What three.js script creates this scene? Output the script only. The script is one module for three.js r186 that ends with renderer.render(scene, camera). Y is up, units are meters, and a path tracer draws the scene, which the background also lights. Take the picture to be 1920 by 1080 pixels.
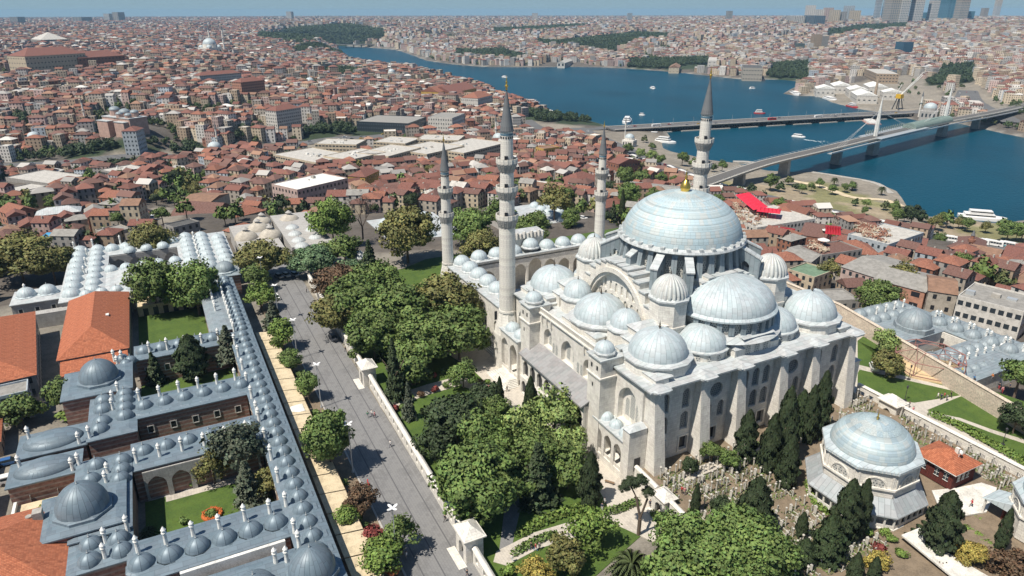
import * as THREE from 'three';
import { mergeGeometries, mergeVertices } from 'three/addons/utils/BufferGeometryUtils.js';
import { MarchingCubes } from 'three/addons/objects/MarchingCubes.js';
// ---------- camera, sky, sun, exposure ----------
const R = THREE.MathUtils.degToRad;
const scene = new THREE.Scene();
const camera = new THREE.PerspectiveCamera(45.1, 16 / 9, 1, 30000);
camera.rotation.order = 'YXZ';
camera.position.set(118.2, 87.62, 104.29);
camera.rotation.set(R(-21.79), R(62.87), R(-0.09));
const SUN = new THREE.Vector3(1.6, 12.7, 7.3).normalize();
{
const W = 256, H = 128, d = new Float32Array(W * H * 4);
const mix = (a, b, t) => a + (b - a) * t;
for (let y = 0; y < H; y++) for (let x = 0; x < W; x++) {
const up = ((y + 0.5) / H - 0.5) * Math.PI, az = ((x + 0.5) / W - 0.5) * 2 * Math.PI;
const v = new THREE.Vector3(Math.cos(up) * Math.cos(az), Math.sin(up), Math.cos(up) * Math.sin(az));
const c = Math.max(0, v.dot(SUN)), s = Math.max(0, Math.sin(up));
const t = Math.pow(1 - s, 6), g = 0.15 * Math.pow(c, 6);
const i = (y * W + x) * 4;
d[i] = mix(0.05, 0.24, t) + g; d[i + 1] = mix(0.115, 0.35, t) + g; d[i + 2] = mix(0.24, 0.405, t) + g * 0.9; d[i + 3] = 1;
if (up < 0) { d[i] = 0.24; d[i + 1] = 0.35; d[i + 2] = 0.405; }
}
const t = new THREE.DataTexture(d, W, H, THREE.RGBAFormat, THREE.FloatType);
t.mapping = THREE.EquirectangularReflectionMapping; t.magFilter = THREE.LinearFilter; t.needsUpdate = true;
scene.background = t; scene.environment = t;
}
scene.backgroundIntensity = 1; scene.environmentIntensity = 1;
const sun = new THREE.DirectionalLight(0xfff6e8, 5);
sun.position.copy(SUN).multiplyScalar(400); sun.target.position.set(0, 0, 0);
sun.castShadow = true; sun.shadow.mapSize.set(4096, 4096); sun.shadow.radius = 1;
Object.assign(sun.shadow.camera, { left: -300, right: 300, top: 300, bottom: -300, near: 1, far: 1200 });
scene.add(sun, sun.target);
scene.fog = new THREE.FogExp2(new THREE.Color().setRGB(0.34, 0.56, 0.78), 0.00006);
const renderer = new THREE.WebGLRenderer({ antialias: true });
renderer.toneMapping = THREE.LinearToneMapping; renderer.toneMappingExposure = 1.25;
renderer.shadowMap.enabled = true;
// ---------- helpers ----------
let seed = 7;
const rnd = () => { seed = (seed + 0x6d2b79f5) | 0; let t = Math.imul(seed ^ (seed >>> 15), 1 | seed); t = (t + Math.imul(t ^ (t >>> 7), 61 | t)) ^ t; return ((t ^ (t >>> 14)) >>> 0) / 4294967296; };
const rr = (a, b) => a + (b - a) * rnd(), ri = (a, b) => Math.floor(rr(a, b + 1)), pick = (a) => a[Math.floor(rnd() * a.length)];
const V = (x, y, z) => new THREE.Vector3(x, y, z);
const counts = {};
const numbered = (n) => { const k = counts[n] = (counts[n] ?? -1) + 1; return k ? n + '_' + String(k).padStart(3, '0') : n; };
function tag(o, label, category, group, kind) {
o.userData = {}; if (label) o.userData.label = label; if (category) o.userData.category = category;
if (group) o.userData.group = group; if (kind) o.userData.kind = kind; return o;
}
function thing(name, label, category, p = [0, 0, 0], turn = 0, group) {
const o = new THREE.Group(); o.name = numbered(name); o.position.set(...p); o.rotation.y = turn; scene.add(o);
return tag(o, label, category, group);
}
function copy(root, p, turn = 0, s = 1, label, category) {
const o = root.clone(); o.name = numbered(root.name.replace(/_\d{3}$/, '')); o.position.set(...p); o.rotation.y = turn;
typeof s === 'number' ? o.scale.setScalar(s) : o.scale.set(...s);
o.userData = { ...root.userData }; if (label) o.userData.label = label; if (category) o.userData.category = category; scene.add(o); return o;
}
function mesh(name, geo, mat, parent) { const m = new THREE.Mesh(geo, mat); m.name = parent === scene ? numbered(name) : name; m.castShadow = m.receiveShadow = true; if (parent) parent.add(m); return m; }
const mat4 = (x, y, z, ry = 0, s = 1) => new THREE.Matrix4().compose(V(x, y, z), new THREE.Quaternion().setFromAxisAngle(V(0, 1, 0), ry), typeof s === 'number' ? V(s, s, s) : V(...s));
// a wall frame: local x along the wall, y up, z out of it
const FACE = { z: 0, x: Math.PI / 2, nz: Math.PI, nx: -Math.PI / 2 };
class MB {
constructor(m) { this.g = []; this.m = m || null; }
add(geo, m, keepUV) {
let g = geo.index ? geo.toNonIndexed() : geo.clone();
for (const k of Object.keys(g.attributes)) if (!['position', 'normal', 'uv', 'color'].includes(k)) g.deleteAttribute(k);
if (!g.attributes.normal) g.computeVertexNormals();
if (!g.attributes.uv) g.setAttribute('uv', new THREE.BufferAttribute(new Float32Array(g.attributes.position.count * 2), 2));
g.clearGroups();
if (m) g.applyMatrix4(m); if (this.m) g.applyMatrix4(this.m);
if (!keepUV) planarUV(g);
this.g.push(g); return this;
}
box(x0, x1, y0, y1, z0, z1, m) { return this.add(new THREE.BoxGeometry(x1 - x0, y1 - y0, z1 - z0).translate((x0 + x1) / 2, (y0 + y1) / 2, (z0 + z1) / 2), m); }
cyl(x, y0, y1, z, r0, r1 = r0, n = 12, ph = 0) { return this.add(new THREE.CylinderGeometry(r1, r0, y1 - y0, n, 1).rotateY(ph).translate(x, (y0 + y1) / 2, z)); }
flat(x, y0, y1, z, r0, r1 = r0, n = 8, ph = Math.PI / n, open) { const g = new THREE.CylinderGeometry(r1, r0, y1 - y0, n, 1, !!open).rotateY(ph).translate(x, (y0 + y1) / 2, z).toNonIndexed(); g.computeVertexNormals(); return this.add(g); }
// prism over a polygon of [x, z]; top points may be shrunk to a scale (hip) with another centre
prism(pts, y0, y1, m) { const s = new THREE.Shape(pts.map(([x, z]) => new THREE.Vector2(x, -z))); return this.add(new THREE.ExtrudeGeometry(s, { depth: y1 - y0, bevelEnabled: false }).rotateX(-Math.PI / 2).translate(0, y0, 0), m); }
// solid from two quads (8 corners: bottom 4, top 4, same order)
hexa(b, t, m) { return this.add(hexaGeo(b, t), m); }
gable(x0, x1, y0, y1, z0, z1, over = 0.4, m) { // ridge along x, slab roof
const zc = (z0 + z1) / 2; z0 -= over; z1 += over; x0 -= over; x1 += over;
return this.add(polyGeo([[x0, y0, z1], [x1, y0, z1], [x1, y1, zc], [x0, y1, zc]], [[x1, y0, z0], [x0, y0, z0], [x0, y1, zc], [x1, y1, zc]], [[x1, y0, z1], [x1, y0, z0], [x1, y1, zc]], [[x0, y0, z0], [x0, y0, z1], [x0, y1, zc]], [[x0, y0, z0], [x1, y0, z0], [x1, y0, z1], [x0, y0, z1]]), m);
}
hip(x0, x1, y0, y1, z0, z1, over = 0.4, m) { // ridge along the longer side
x0 -= over; x1 += over; z0 -= over; z1 += over;
const w = x1 - x0, d = z1 - z0, k = Math.min(w, d) / 2, xc = (x0 + x1) / 2, zc = (z0 + z1) / 2;
const a = w >= d ? [x0 + k, y1, zc] : [xc, y1, z0 + k], b = w >= d ? [x1 - k, y1, zc] : [xc, y1, z1 - k];
const A = [x0, y0, z0], B = [x1, y0, z0], C = [x1, y0, z1], D = [x0, y0, z1];
return this.add(w >= d ? polyGeo([D, C, b, a], [B, A, a, b], [C, B, b], [A, D, a], [A, B, C, D]) : polyGeo([C, B, a, b], [A, D, b, a], [B, A, a], [D, C, b], [A, B, C, D]), m);
}
wall(w, h, holes, depth, o, yaw) { return this.add(panelGeo(w, h, holes, depth), mat4(...o, yaw)); }
dome(x, y, z, r, rise, seg = 24, rings = 6, opt) { return this.add(domeGeo(r, rise, seg, rings, opt), mat4(x, y, z, opt?.turn ?? 0), true); }
bar(a, b, r, n = 6) { const d = V(...b).sub(V(...a)), l = d.length(); return this.add(new THREE.CylinderGeometry(r, r, l, n), new THREE.Matrix4().compose(V(...a).addScaledVector(d, 0.5), new THREE.Quaternion().setFromUnitVectors(V(0, 1, 0), d.normalize()), V(1, 1, 1))); }
build(name, mat, parent) { return mesh(name, this.geo(), mat, parent); }
geo() { const any = this.g.some((g) => g.attributes.color); for (const g of this.g) if (any && !g.attributes.color) g.setAttribute('color', new THREE.BufferAttribute(new Float32Array(g.attributes.position.count * 3).fill(1), 3)); return mergeGeometries(this.g); }
}
function planarUV(g) {
const p = g.attributes.position, n = g.attributes.normal, u = g.attributes.uv;
for (let i = 0; i < p.count; i++) {
const nx = n.getX(i), ny = n.getY(i), nz = n.getZ(i), h = Math.hypot(nx, nz);
if (Math.abs(ny) > 0.85 || h < 1e-4) u.setXY(i, p.getX(i), p.getZ(i));
else u.setXY(i, (p.getX(i) * nz - p.getZ(i) * nx) / h, Math.abs(ny) < 0.2 ? p.getY(i) : (-(p.getX(i) * nx + p.getZ(i) * nz) / h) / Math.max(0.3, Math.abs(ny)));
}
}
function polyGeo(...faces) {
const pos = [];
for (const f of faces) for (let i = 1; i < f.length - 1; i++) pos.push(...f[0], ...f[i], ...f[i + 1]);
const g = new THREE.BufferGeometry(); g.setAttribute('position', new THREE.Float32BufferAttribute(pos, 3)); g.computeVertexNormals(); return g;
}
function hexaGeo(b, t) { const f = []; for (let i = 0; i < 4; i++) { const j = (i + 1) % 4; f.push([b[i], t[i], t[j], b[j]]); } return polyGeo([t[3], t[2], t[1], t[0]], [b[0], b[1], b[2], b[3]], ...f); }
function holePath({ x, y, w, h, arch, round }) {
const p = new THREE.Path();
if (round) { p.absarc(x, y, round, 0, Math.PI * 2, true); return p; }
const a = x - w / 2, b = x + w / 2;
p.moveTo(a, y);
if (arch) { const s = y + h - w * 0.55; p.lineTo(a, s); p.quadraticCurveTo(a + w * 0.04, s + w * 0.38, x, y + h); p.quadraticCurveTo(b - w * 0.04, s + w * 0.38, b, s); } else { p.lineTo(a, y + h); p.lineTo(b, y + h); }
p.lineTo(b, y); p.closePath(); return p;
}
function panelGeo(w, h, holes, depth) {
const s = new THREE.Shape(Array.isArray(w) ? w.map(([x, y]) => new THREE.Vector2(x, y)) : [[0, 0], [w, 0], [w, h], [0, h]].map(([x, y]) => new THREE.Vector2(x, y)));
for (const k of holes) s.holes.push(holePath(k));
return new THREE.ExtrudeGeometry(s, { depth, bevelEnabled: false, curveSegments: 6 });
}
const paneGeo = (k) => new THREE.ShapeGeometry(new THREE.Shape(holePath(k).getPoints(6)), 6);
function domeGeo(r, rise, seg, rings, { half, ribs = 0, depth = 0.07, ogee = 0, uN = 0 } = {}) {
const pos = [], uv = [], idx = [], full = half ? Math.PI : Math.PI * 2;
uN = uN || Math.max(8, Math.round(r * 6 / 8) * 8);
for (let j = 0; j <= rings; j++) for (let i = 0; i <= seg; i++) {
const a = (i / seg) * full + (half ? -Math.PI / 2 : 0), t = (j / rings) * Math.PI / 2;
let q = Math.cos(t) * r; if (ribs) q *= 1 - depth + depth * Math.sqrt(Math.abs(Math.sin(a * ribs / 2))) * 1.4;
const y = Math.sin(t) * rise + ogee * Math.pow(j / rings, 6);
pos.push(q * Math.cos(a), y, -q * Math.sin(a)); uv.push((i / seg) * (half ? 0.5 : 1) * uN, (j / rings) * r * 1.5);
if (i < seg && j < rings) { const k = j * (seg + 1) + i; idx.push(k, k + 1, k + seg + 2); if (j < rings - 1 || true) idx.push(k, k + seg + 2, k + seg + 1); }
}
const g = new THREE.BufferGeometry(); g.setAttribute('position', new THREE.Float32BufferAttribute(pos, 3)); g.setAttribute('uv', new THREE.Float32BufferAttribute(uv, 2)); g.setIndex(idx); g.computeVertexNormals();
const n = g.attributes.normal;
for (let j = 0; j <= rings && !half; j++) { const a = j * (seg + 1), b = a + seg, v = V(n.getX(a) + n.getX(b), n.getY(a) + n.getY(b), n.getZ(a) + n.getZ(b)).normalize(); n.setXYZ(a, v.x, v.y, v.z); n.setXYZ(b, v.x, v.y, v.z); }
return g;
}
// lead sheets of a dome: each sheet its own piece on the seen half, the rest joined as one
function leadSheets(parent, R0, Y0, rise, rows, top, tones, toward, most) {
const rest = []; let one = 0; const J = rows.length;
rows.forEach((n, j) => {
const t0 = j / J * top, t1 = (j + 1) / J * top, da = 2 * Math.PI / n, h = (t1 - t0) * 0.012, a0 = -da * 0.488, a1 = da * 0.488, ta = t0 + h, tb = t1 - h, pos = [], nor = [];
const put = (a, t, k) => { pos.push((R0 + k) * Math.cos(t) * Math.cos(a), Y0 + (rise + k) * Math.sin(t), -(R0 + k) * Math.cos(t) * Math.sin(a)); const v = V(Math.cos(t) * Math.cos(a) / R0, Math.sin(t) / rise, -Math.cos(t) * Math.sin(a) / R0).normalize(); nor.push(v.x, v.y, v.z); };
const quad = (P) => { for (const i of [0, 1, 2, 0, 2, 3]) put(...P[i]); }, N = 3;
for (let i = 0; i < N; i++) { const u = ta + (tb - ta) * i / N, v = ta + (tb - ta) * (i + 1) / N; quad([[a0, u, 0.04], [a1, u, 0.04], [a1, v, 0.04], [a0, v, 0.04]]); }
quad([[a0, ta, -0.03], [a1, ta, -0.03], [a1, ta, 0.04], [a0, ta, 0.04]]); quad([[a1, ta, -0.03], [a1, tb, -0.03], [a1, tb, 0.04], [a1, ta, 0.04]]); quad([[a0, tb, -0.03], [a0, ta, -0.03], [a0, ta, 0.04], [a0, tb, 0.04]]);
const b = new THREE.BufferGeometry(); b.setAttribute('position', new THREE.Float32BufferAttribute(pos, 3)); b.setAttribute('normal', new THREE.Float32BufferAttribute(nor, 3)); const g = new MB().add(b).geo();
for (let i = 0; i < n; i++) { const a = i * da + (n === rows[0] && j % 2 ? da / 2 : 0); if (Math.cos(a + toward) > 0.1 && one < most) { one++; mesh('lead_sheet', g, pick(tones), parent).rotation.y = a; } else rest.push(g.clone().rotateY(a)); }
});
tag(mesh('lead_sheet', mergeGeometries(rest), tones[0], parent), null, null, null, 'stuff');
}
// ---------- procedural textures ----------
const hash = (x, y, s) => { let h = Math.imul(x | 0, 374761393) ^ Math.imul(y | 0, 668265263) ^ Math.imul(s | 0, 974634777); h = Math.imul(h ^ (h >>> 13), 1274126177); return ((h ^ (h >>> 16)) >>> 0) / 4294967296; };
const md = (a, n) => ((a % n) + n) % n;
function vn(x, y, p, s) { const i = Math.floor(x), j = Math.floor(y), u = x - i, v = y - j, a = u * u * (3 - 2 * u), b = v * v * (3 - 2 * v); const H = (c, d) => hash(md(c, p), md(d, p), s); return (H(i, j) * (1 - a) + H(i + 1, j) * a) * (1 - b) + (H(i, j + 1) * (1 - a) + H(i + 1, j + 1) * a) * b; }
const fbm = (u, v, p, s, o = 4) => { let r = 0, a = 0.5, t = 0; for (let k = 0; k < o; k++) { r += a * vn(u * p, v * p, p, s + k); t += a; a *= 0.5; p *= 2; } return r / t; };
function tex(n, metres, fn, srgb = true) { // fn(u, v) -> [r, g, b] linear or a grey number
const d = new Uint8Array(n * n * 4), e = (c) => { c = Math.min(1, Math.max(0, c)); return Math.round(255 * (srgb ? (c <= 0.0031308 ? c * 12.92 : 1.055 * Math.pow(c, 1 / 2.4) - 0.055) : c)); };
for (let y = 0; y < n; y++) for (let x = 0; x < n; x++) { const c = fn((x + 0.5) / n, (y + 0.5) / n), i = (y * n + x) * 4; if (c.length) { d[i] = e(c[0]); d[i + 1] = e(c[1]); d[i + 2] = e(c[2]); } else d[i] = d[i + 1] = d[i + 2] = e(c); d[i + 3] = 255; }
const t = new THREE.DataTexture(d, n, n); t.wrapS = t.wrapT = THREE.RepeatWrapping; t.magFilter = t.minFilter = THREE.LinearFilter; if (srgb) t.colorSpace = THREE.SRGBColorSpace; t.repeat.set(1 / metres, 1 / metres); t.needsUpdate = true; return t;
}
const retile = (t, m) => { const c = t.clone(); c.repeat.set(1 / m, 1 / m); return c; };
const std = (o) => new THREE.MeshStandardMaterial({ roughness: 0.9, metalness: 0, ...o, color: o.color ? (Array.isArray(o.color) ? new THREE.Color().setRGB(...o.color) : o.color) : 0xffffff });
const tint = (m, c, o = {}) => { const k = m.clone(); k.color.setRGB(...c); Object.assign(k, o); return k; };
// ashlar courses with stained, uneven blocks
function ashlar(u, v, rows, s, con) {
const r = Math.floor(v * rows), fv = v * rows - r, n = 8, off = hash(r, 1, s) * 0.8; let q = u * n + off; const c = Math.floor(q), fu = q - c;
const j = Math.min(fv, 1 - fv) < 0.05 || Math.min(fu, 1 - fu) < 0.02 ? 1 : 0;
return [hash(md(c, n), r, s + 3) * con, j];
}
const stoneT = tex(1024, 8, (u, v) => { const [b, j] = ashlar(u, v, 16, 11, 1); const st = fbm(u, v * 0.5 + 0.1, 6, 3), sk = fbm(u * 6 % 1, v, 8, 9, 3), f = fbm(u, v, 64, 5, 2); const k = (0.86 + 0.16 * b) * (0.82 + 0.3 * st) * (0.9 + 0.2 * f) * (j ? 0.8 : 1) * (sk > 0.68 ? 0.9 : 1); return [k, k * (0.985 + 0.02 * b), k * (0.955 + 0.04 * st)]; });
const stoneB = tex(512, 8, (u, v) => { const [b, j] = ashlar(u, v, 16, 11, 1); return (j ? 0.2 : 0.7 + 0.2 * b) + 0.1 * fbm(u, v, 32, 8, 2); }, false);
const leadT = tex(512, 8, (u, v) => { const c = Math.floor(u * 8), r = Math.floor(v * 4 + hash(c, 0, 2)), fu = u * 8 - c, fv = v * 4 + hash(c, 0, 2) - r; const b = hash(c, md(r, 4), 4), e = Math.min(fu, 1 - fu) < 0.05 ? 0.8 : Math.min(fv, 1 - fv) < 0.025 ? 0.82 : 1, f = fbm(u, v, 10, 6); const k = e * (0.84 + 0.2 * b) * (0.85 + 0.3 * f); return [k * (0.96 + 0.08 * hash(c, r, 9)), k, k * (1.02 - 0.05 * f)]; });
const leadB = tex(256, 8, (u, v) => { const fu = u * 8 % 1; return Math.min(fu, 1 - fu) < 0.06 ? 1 : 0.3; }, false);
const noiseT = tex(512, 8, (u, v) => { const k = 0.72 + 0.5 * (fbm(u, v, 8, 21) - 0.5) + 0.5 * (fbm(u, v, 64, 22, 3) - 0.25); return [k, k, k * 0.98]; });
const tileT = tex(512, 4, (u, v) => { const c = Math.floor(u * 16), fu = u * 16 - c, r = Math.floor(v * 12), fv = v * 12 - r, b = hash(c, r, 5), f = fbm(u, v, 5, 15); const k = (0.72 + 0.35 * b) * (0.55 + 0.45 * Math.sin(fu * Math.PI)) * (fv < 0.12 ? 0.7 : 1) * (0.7 + 0.6 * f); return [k, k * (0.9 + 0.14 * b), k * (0.86 + 0.2 * b)]; });
const tileB = tex(256, 4, (u, v) => Math.sin((u * 16 % 1) * Math.PI) * 0.8 + (v * 12 % 1) * 0.2, false);
const grassT = tex(512, 12, (u, v) => { const f = fbm(u, v, 6, 31), g = fbm(u, v, 60, 33, 2), k = 0.6 + 0.5 * f + 0.5 * (g - 0.5); return [k * (0.85 + 0.35 * f), k, k * 0.8]; });
const paveT = tex(1024, 12, (u, v) => { const r = Math.floor(v * 24), c = Math.floor(u * 16 + (r % 2) * 0.5), fu = u * 16 + (r % 2) * 0.5 - c, fv = v * 24 - r, b = hash(md(c, 16), r, 41), f = fbm(u, v, 5, 42), e = Math.min(fu * 1.5, 1.5 - fu * 1.5, fv, 1 - fv) < 0.06 ? 0.8 : 1; const k = e * (0.82 + 0.22 * b) * (0.75 + 0.5 * f); return [k, k, k * 1.01]; });
const rubbleT = tex(512, 6, (u, v) => { const f = fbm(u, v, 24, 51, 3), g = fbm(u, v, 5, 52), b = fbm(u, v * 1.6, 20, 54, 2); const k = 0.6 + 0.6 * f * g + 0.4 * (b - 0.5); return [k * (1.0 + 0.12 * b), k * (0.97 + 0.05 * g), k * 0.93]; });
const brickT = tex(512, 4, (u, v) => { const r = Math.floor(v * 12), band = r % 3 === 0, f = fbm(u, v, 8, 61), b = hash(Math.floor(u * 8 + r * 0.5), r, 62); const k = (0.7 + 0.4 * b) * (0.8 + 0.4 * f); return band ? [k * 0.9, k * 0.85, k * 0.78] : [k * 0.75, k * 0.5, k * 0.42]; });
const barkT = tex(128, 1, (u, v) => 0.6 + 0.7 * (fbm(u, v * 0.25, 8, 71) - 0.3));
const waveB = tex(512, 60, (u, v) => 0.5 * fbm(u, v, 24, 81, 3) + 0.5 * fbm(u + 0.3 * v, v, 60, 85, 2), false);
const latT = tex(128, 2, (u, v) => { const a = (u * 4 + (Math.floor(v * 4) % 2) * 0.5) % 1 - 0.5, b = (v * 4) % 1 - 0.5; return a * a + b * b < 0.06 ? [0.05, 0.06, 0.08] : [0.6, 0.58, 0.53]; });
const M = {
stone: std({ map: stoneT, bumpMap: stoneB, bumpScale: 0.03, color: [0.74, 0.715, 0.67] }),
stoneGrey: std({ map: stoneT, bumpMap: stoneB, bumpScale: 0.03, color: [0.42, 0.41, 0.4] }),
marble: std({ map: noiseT, color: [0.72, 0.7, 0.66], roughness: 0.6 }),
graveStone: std({ map: noiseT, color: [0.5, 0.48, 0.44], roughness: 0.85 }),
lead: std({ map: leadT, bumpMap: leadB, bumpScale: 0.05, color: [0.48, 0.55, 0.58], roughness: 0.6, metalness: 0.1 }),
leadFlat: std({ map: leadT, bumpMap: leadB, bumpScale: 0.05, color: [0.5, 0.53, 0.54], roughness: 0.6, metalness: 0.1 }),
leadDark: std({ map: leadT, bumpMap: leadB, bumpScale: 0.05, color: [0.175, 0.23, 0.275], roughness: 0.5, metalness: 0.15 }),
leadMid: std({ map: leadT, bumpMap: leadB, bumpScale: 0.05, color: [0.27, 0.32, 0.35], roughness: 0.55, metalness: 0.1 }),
cone: std({ map: leadT, color: [0.16, 0.17, 0.18], roughness: 0.6 }),
gold: std({ color: [0.75, 0.5, 0.12], metalness: 0.9, roughness: 0.3 }),
bronze: std({ color: [0.12, 0.1, 0.08], metalness: 0.6, roughness: 0.5 }),
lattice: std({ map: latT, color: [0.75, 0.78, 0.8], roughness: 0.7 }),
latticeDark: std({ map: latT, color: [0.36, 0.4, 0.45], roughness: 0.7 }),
dark: std({ color: [0.02, 0.022, 0.028], roughness: 0.4 }),
glass: std({ color: [0.03, 0.04, 0.05], roughness: 0.15, metalness: 0 }),
tile: std({ map: tileT, bumpMap: tileB, bumpScale: 0.06, color: [0.5, 0.17, 0.085] }),
tileOld: std({ map: tileT, bumpMap: tileB, bumpScale: 0.06, color: [0.4, 0.16, 0.1] }),
grass: std({ map: grassT, color: [0.07, 0.125, 0.022] }),
dryGrass: std({ map: grassT, color: [0.2, 0.2, 0.08] }),
soil: std({ map: noiseT, color: [0.22, 0.17, 0.12] }),
pave: std({ map: paveT, color: [0.2, 0.2, 0.2] }),
paveLight: std({ map: paveT, color: [0.5, 0.46, 0.4] }),
asphalt: std({ map: noiseT, color: [0.14, 0.14, 0.145] }),
rubble: std({ map: rubbleT, bumpMap: rubbleT, bumpScale: 0.05, color: [0.62, 0.57, 0.5] }),
brickBand: std({ map: brickT, color: [0.4, 0.34, 0.32] }),
bark: std({ map: barkT, color: [0.16, 0.12, 0.09] }),
white: std({ map: noiseT, color: [0.8, 0.8, 0.78] }),
wood: std({ map: barkT, color: [0.3, 0.2, 0.12] }),
redWood: std({ map: barkT, color: [0.16, 0.035, 0.025] }),
concrete: std({ map: noiseT, color: [0.42, 0.4, 0.37] }),
steel: std({ color: [0.5, 0.53, 0.55], roughness: 0.45, metalness: 0.4 }),
iron: std({ color: [0.04, 0.04, 0.045], roughness: 0.5 }),
red: std({ color: [0.62, 0.02, 0.05], roughness: 0.7 }),
cream: std({ map: noiseT, color: [0.66, 0.55, 0.38] }),
};
const plainCache = {};
const plain = (r, g, b, o) => plainCache[[r, g, b]] ??= std({ color: [r, g, b], ...o });
const wash = (r, g, b) => plainCache['w' + [r, g, b]] ??= std({ map: noiseT, color: [r, g, b] });
// ---------- terrain and water ----------
const CTRL = [[29,59,0],[9,98,0],[-9,133,0],[62,-4,0],[37,10,0],[-40,64,0],[-50,11,0],[-66,113,0],
[51,-37,0],[-117,82,0],[-31,175,0],[88,-56,0],[33,-55,0],[4,-62,0],[6,-85,-4],[25,-96,-5],
[-64,-122,-14],[-54,-154,-16],[-18,-152,-12],[6,-142,-9],[-61,-251,-30],[-96,-263,-34],[-133,-246,-36],[-163,-214,-30],
[-219,-249,-38],[-236,-321,-47],[-172,-321,-47],[-141,-336,-48],[-98,-348,-48],[-286,-288,-46],[-346,-277,-44],[-268,-388,-49],
[-174,-105,-12],[-196,-70,-10],[-212,-39,-10],[-183,6,-5],[-175,34,-4],[-236,-126,-20],[-305,-109,-26],[-331,-59,-26],
[-372,-33,-28],[-428,-225,-40],[-423,-142,-36],[-448,-286,-44],[-422,-300,-46],[-570,-276,-46],[-626,-235,-45],[-474,-93,-36],
[-495,-31,-34],[-188,59,-4],[-213,83,-5],[-214,109,-4],[-170,146,-3],[-296,34,-18],[-334,62,-20],[-368,97,-20],
[-306,134,-14],[-271,164,-12],[-425,10,-30],[-504,55,-32],[-544,111,-34],[-535,179,-30],[-427,193,-22],[-585,66,-36],
[-660,146,-34],[-638,212,-32],[-599,-4,-34],[-654,128,-14],[-647,39,-22],[-676,-40,-26],[-658,-119,-32],[-707,-214,-42],
[-793,216,-18],[-905,192,-8],[-850,88,-8],[-862,-5,-14],[-905,-116,-24],[-968,-228,-36],[-993,-336,-44],[-1346,234,4],
[-1281,113,4],[-1279,-14,0],[-1311,-148,-16],[-1460,-264,-30],[-2434,370,10],[-2347,107,8],[-2330,-144,4],[-2408,-316,-10],
[-7072,822,12],[-6464,-104,12],[-6553,-853,14],[-2576,-420,0],[-2673,-559,10],[-2878,-739,-10],[-3048,-933,0],[-4012,-882,20],
[-3673,-1200,22],[-2277,-753,-40],[-1959,-777,-42],[-1865,-950,-42],[-2529,-1111,-30],[-2128,-1132,-25],[-2900,-1556,-5],[-2012,-1277,-15],
[-1977,-1430,-8],[-1790,-1421,-10],[-1676,-1098,-44],[-1464,-1183,-42],[-2769,-1914,5],[-3831,-2067,12],[-3433,-1467,10],[-2088,-1760,-8],
[-2758,-2387,12],[-1755,-1642,-30],[-1193,-1211,-46],[-2156,-2093,5],[-1240,-1445,-44],[-1746,-2006,-20],[-2038,-2517,2],[-2739,-2913,20],
[-2912,-3750,25],[-1381,-1826,-34],[-898,-1389,-44],[-791,-1158,-47],[-609,-978,-48],[-549,-1019,-44],[-685,-1203,-40],[-1322,-1988,-20],
[-1051,-1815,-18],[-964,-1896,-16],[-628,-1295,-30],[-465,-1007,-42],[-1506,-2693,12],[-1928,-2914,10],[-1969,-3692,24],[-2618,-4063,26],
[-1760,-2416,6],[-1038,-2904,20],[-468,-1476,-25],[-290,-1037,-44],[-3744,1147,12],[-1192,475,0],[-656,341,-28]];
const WATER = [[-70,-555],[-141,-441],[-142,-422],[-149,-409],[-166,-406],[-173,-392],[-179,-388],[-193,-394],[-202,-399],[-221,-420],
[-239,-438],[-262,-448],[-281,-452],[-288,-447],[-306,-441],[-323,-437],[-333,-417],[-346,-403],[-368,-402],[-389,-401],
[-410,-389],[-441,-389],[-460,-384],[-482,-389],[-509,-408],[-532,-440],[-565,-461],[-586,-465],[-596,-447],[-604,-432],
[-611,-417],[-641,-426],[-692,-430],[-743,-423],[-773,-413],[-819,-426],[-863,-422],[-945,-446],[-1078,-476],[-1181,-491],
[-1267,-493],[-1344,-476],[-1440,-463],[-1520,-433],[-1738,-440],[-1957,-455],[-2212,-497],[-2527,-564],[-2640,-505],[-2838,-467],
[-3049,-443],[-3217,-542],[-3024,-683],[-2831,-744],[-2616,-787],[-2385,-751],[-1946,-667],[-1764,-677],[-1656,-709],[-1599,-776],
[-1559,-851],[-1548,-911],[-1492,-976],[-1407,-1018],[-1295,-1048],[-1204,-1054],[-1153,-1058],[-1064,-1053],[-1028,-1095],[-997,-1126],
[-954,-1130],[-899,-1065],[-863,-1002],[-805,-916],[-767,-917],[-754,-941],[-713,-917],[-678,-890],[-629,-867],[-592,-856],
[-565,-856],[-543,-861],[-515,-833],[-485,-825],[-459,-813],[-441,-847],[-395,-829],[-369,-817],[-340,-808],[-285,-787],
[-148,-782]];
const CAMX = 118.2, CAMZ = 104.3;
const keyOf = (x, z) => [Math.atan2(z - CAMZ, CAMX - x), Math.log(Math.hypot(x - CAMX, z - CAMZ) + 20)];
const CK = CTRL.map(([x, z, h]) => [...keyOf(x, z), h]);
const sstep = (t) => { t = Math.max(0, Math.min(1, t)); return t * t * (3 - 2 * t); };
function landBase(x, z) { const [a, l] = keyOf(x, z); let s = 0, t = 0; for (const [b, m, h] of CK) { const w = Math.pow(((a - b) * 3) ** 2 + ((l - m) * 2.2) ** 2 + 0.0012, -2.2); s += w * h; t += w; } return s / t; }
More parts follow.
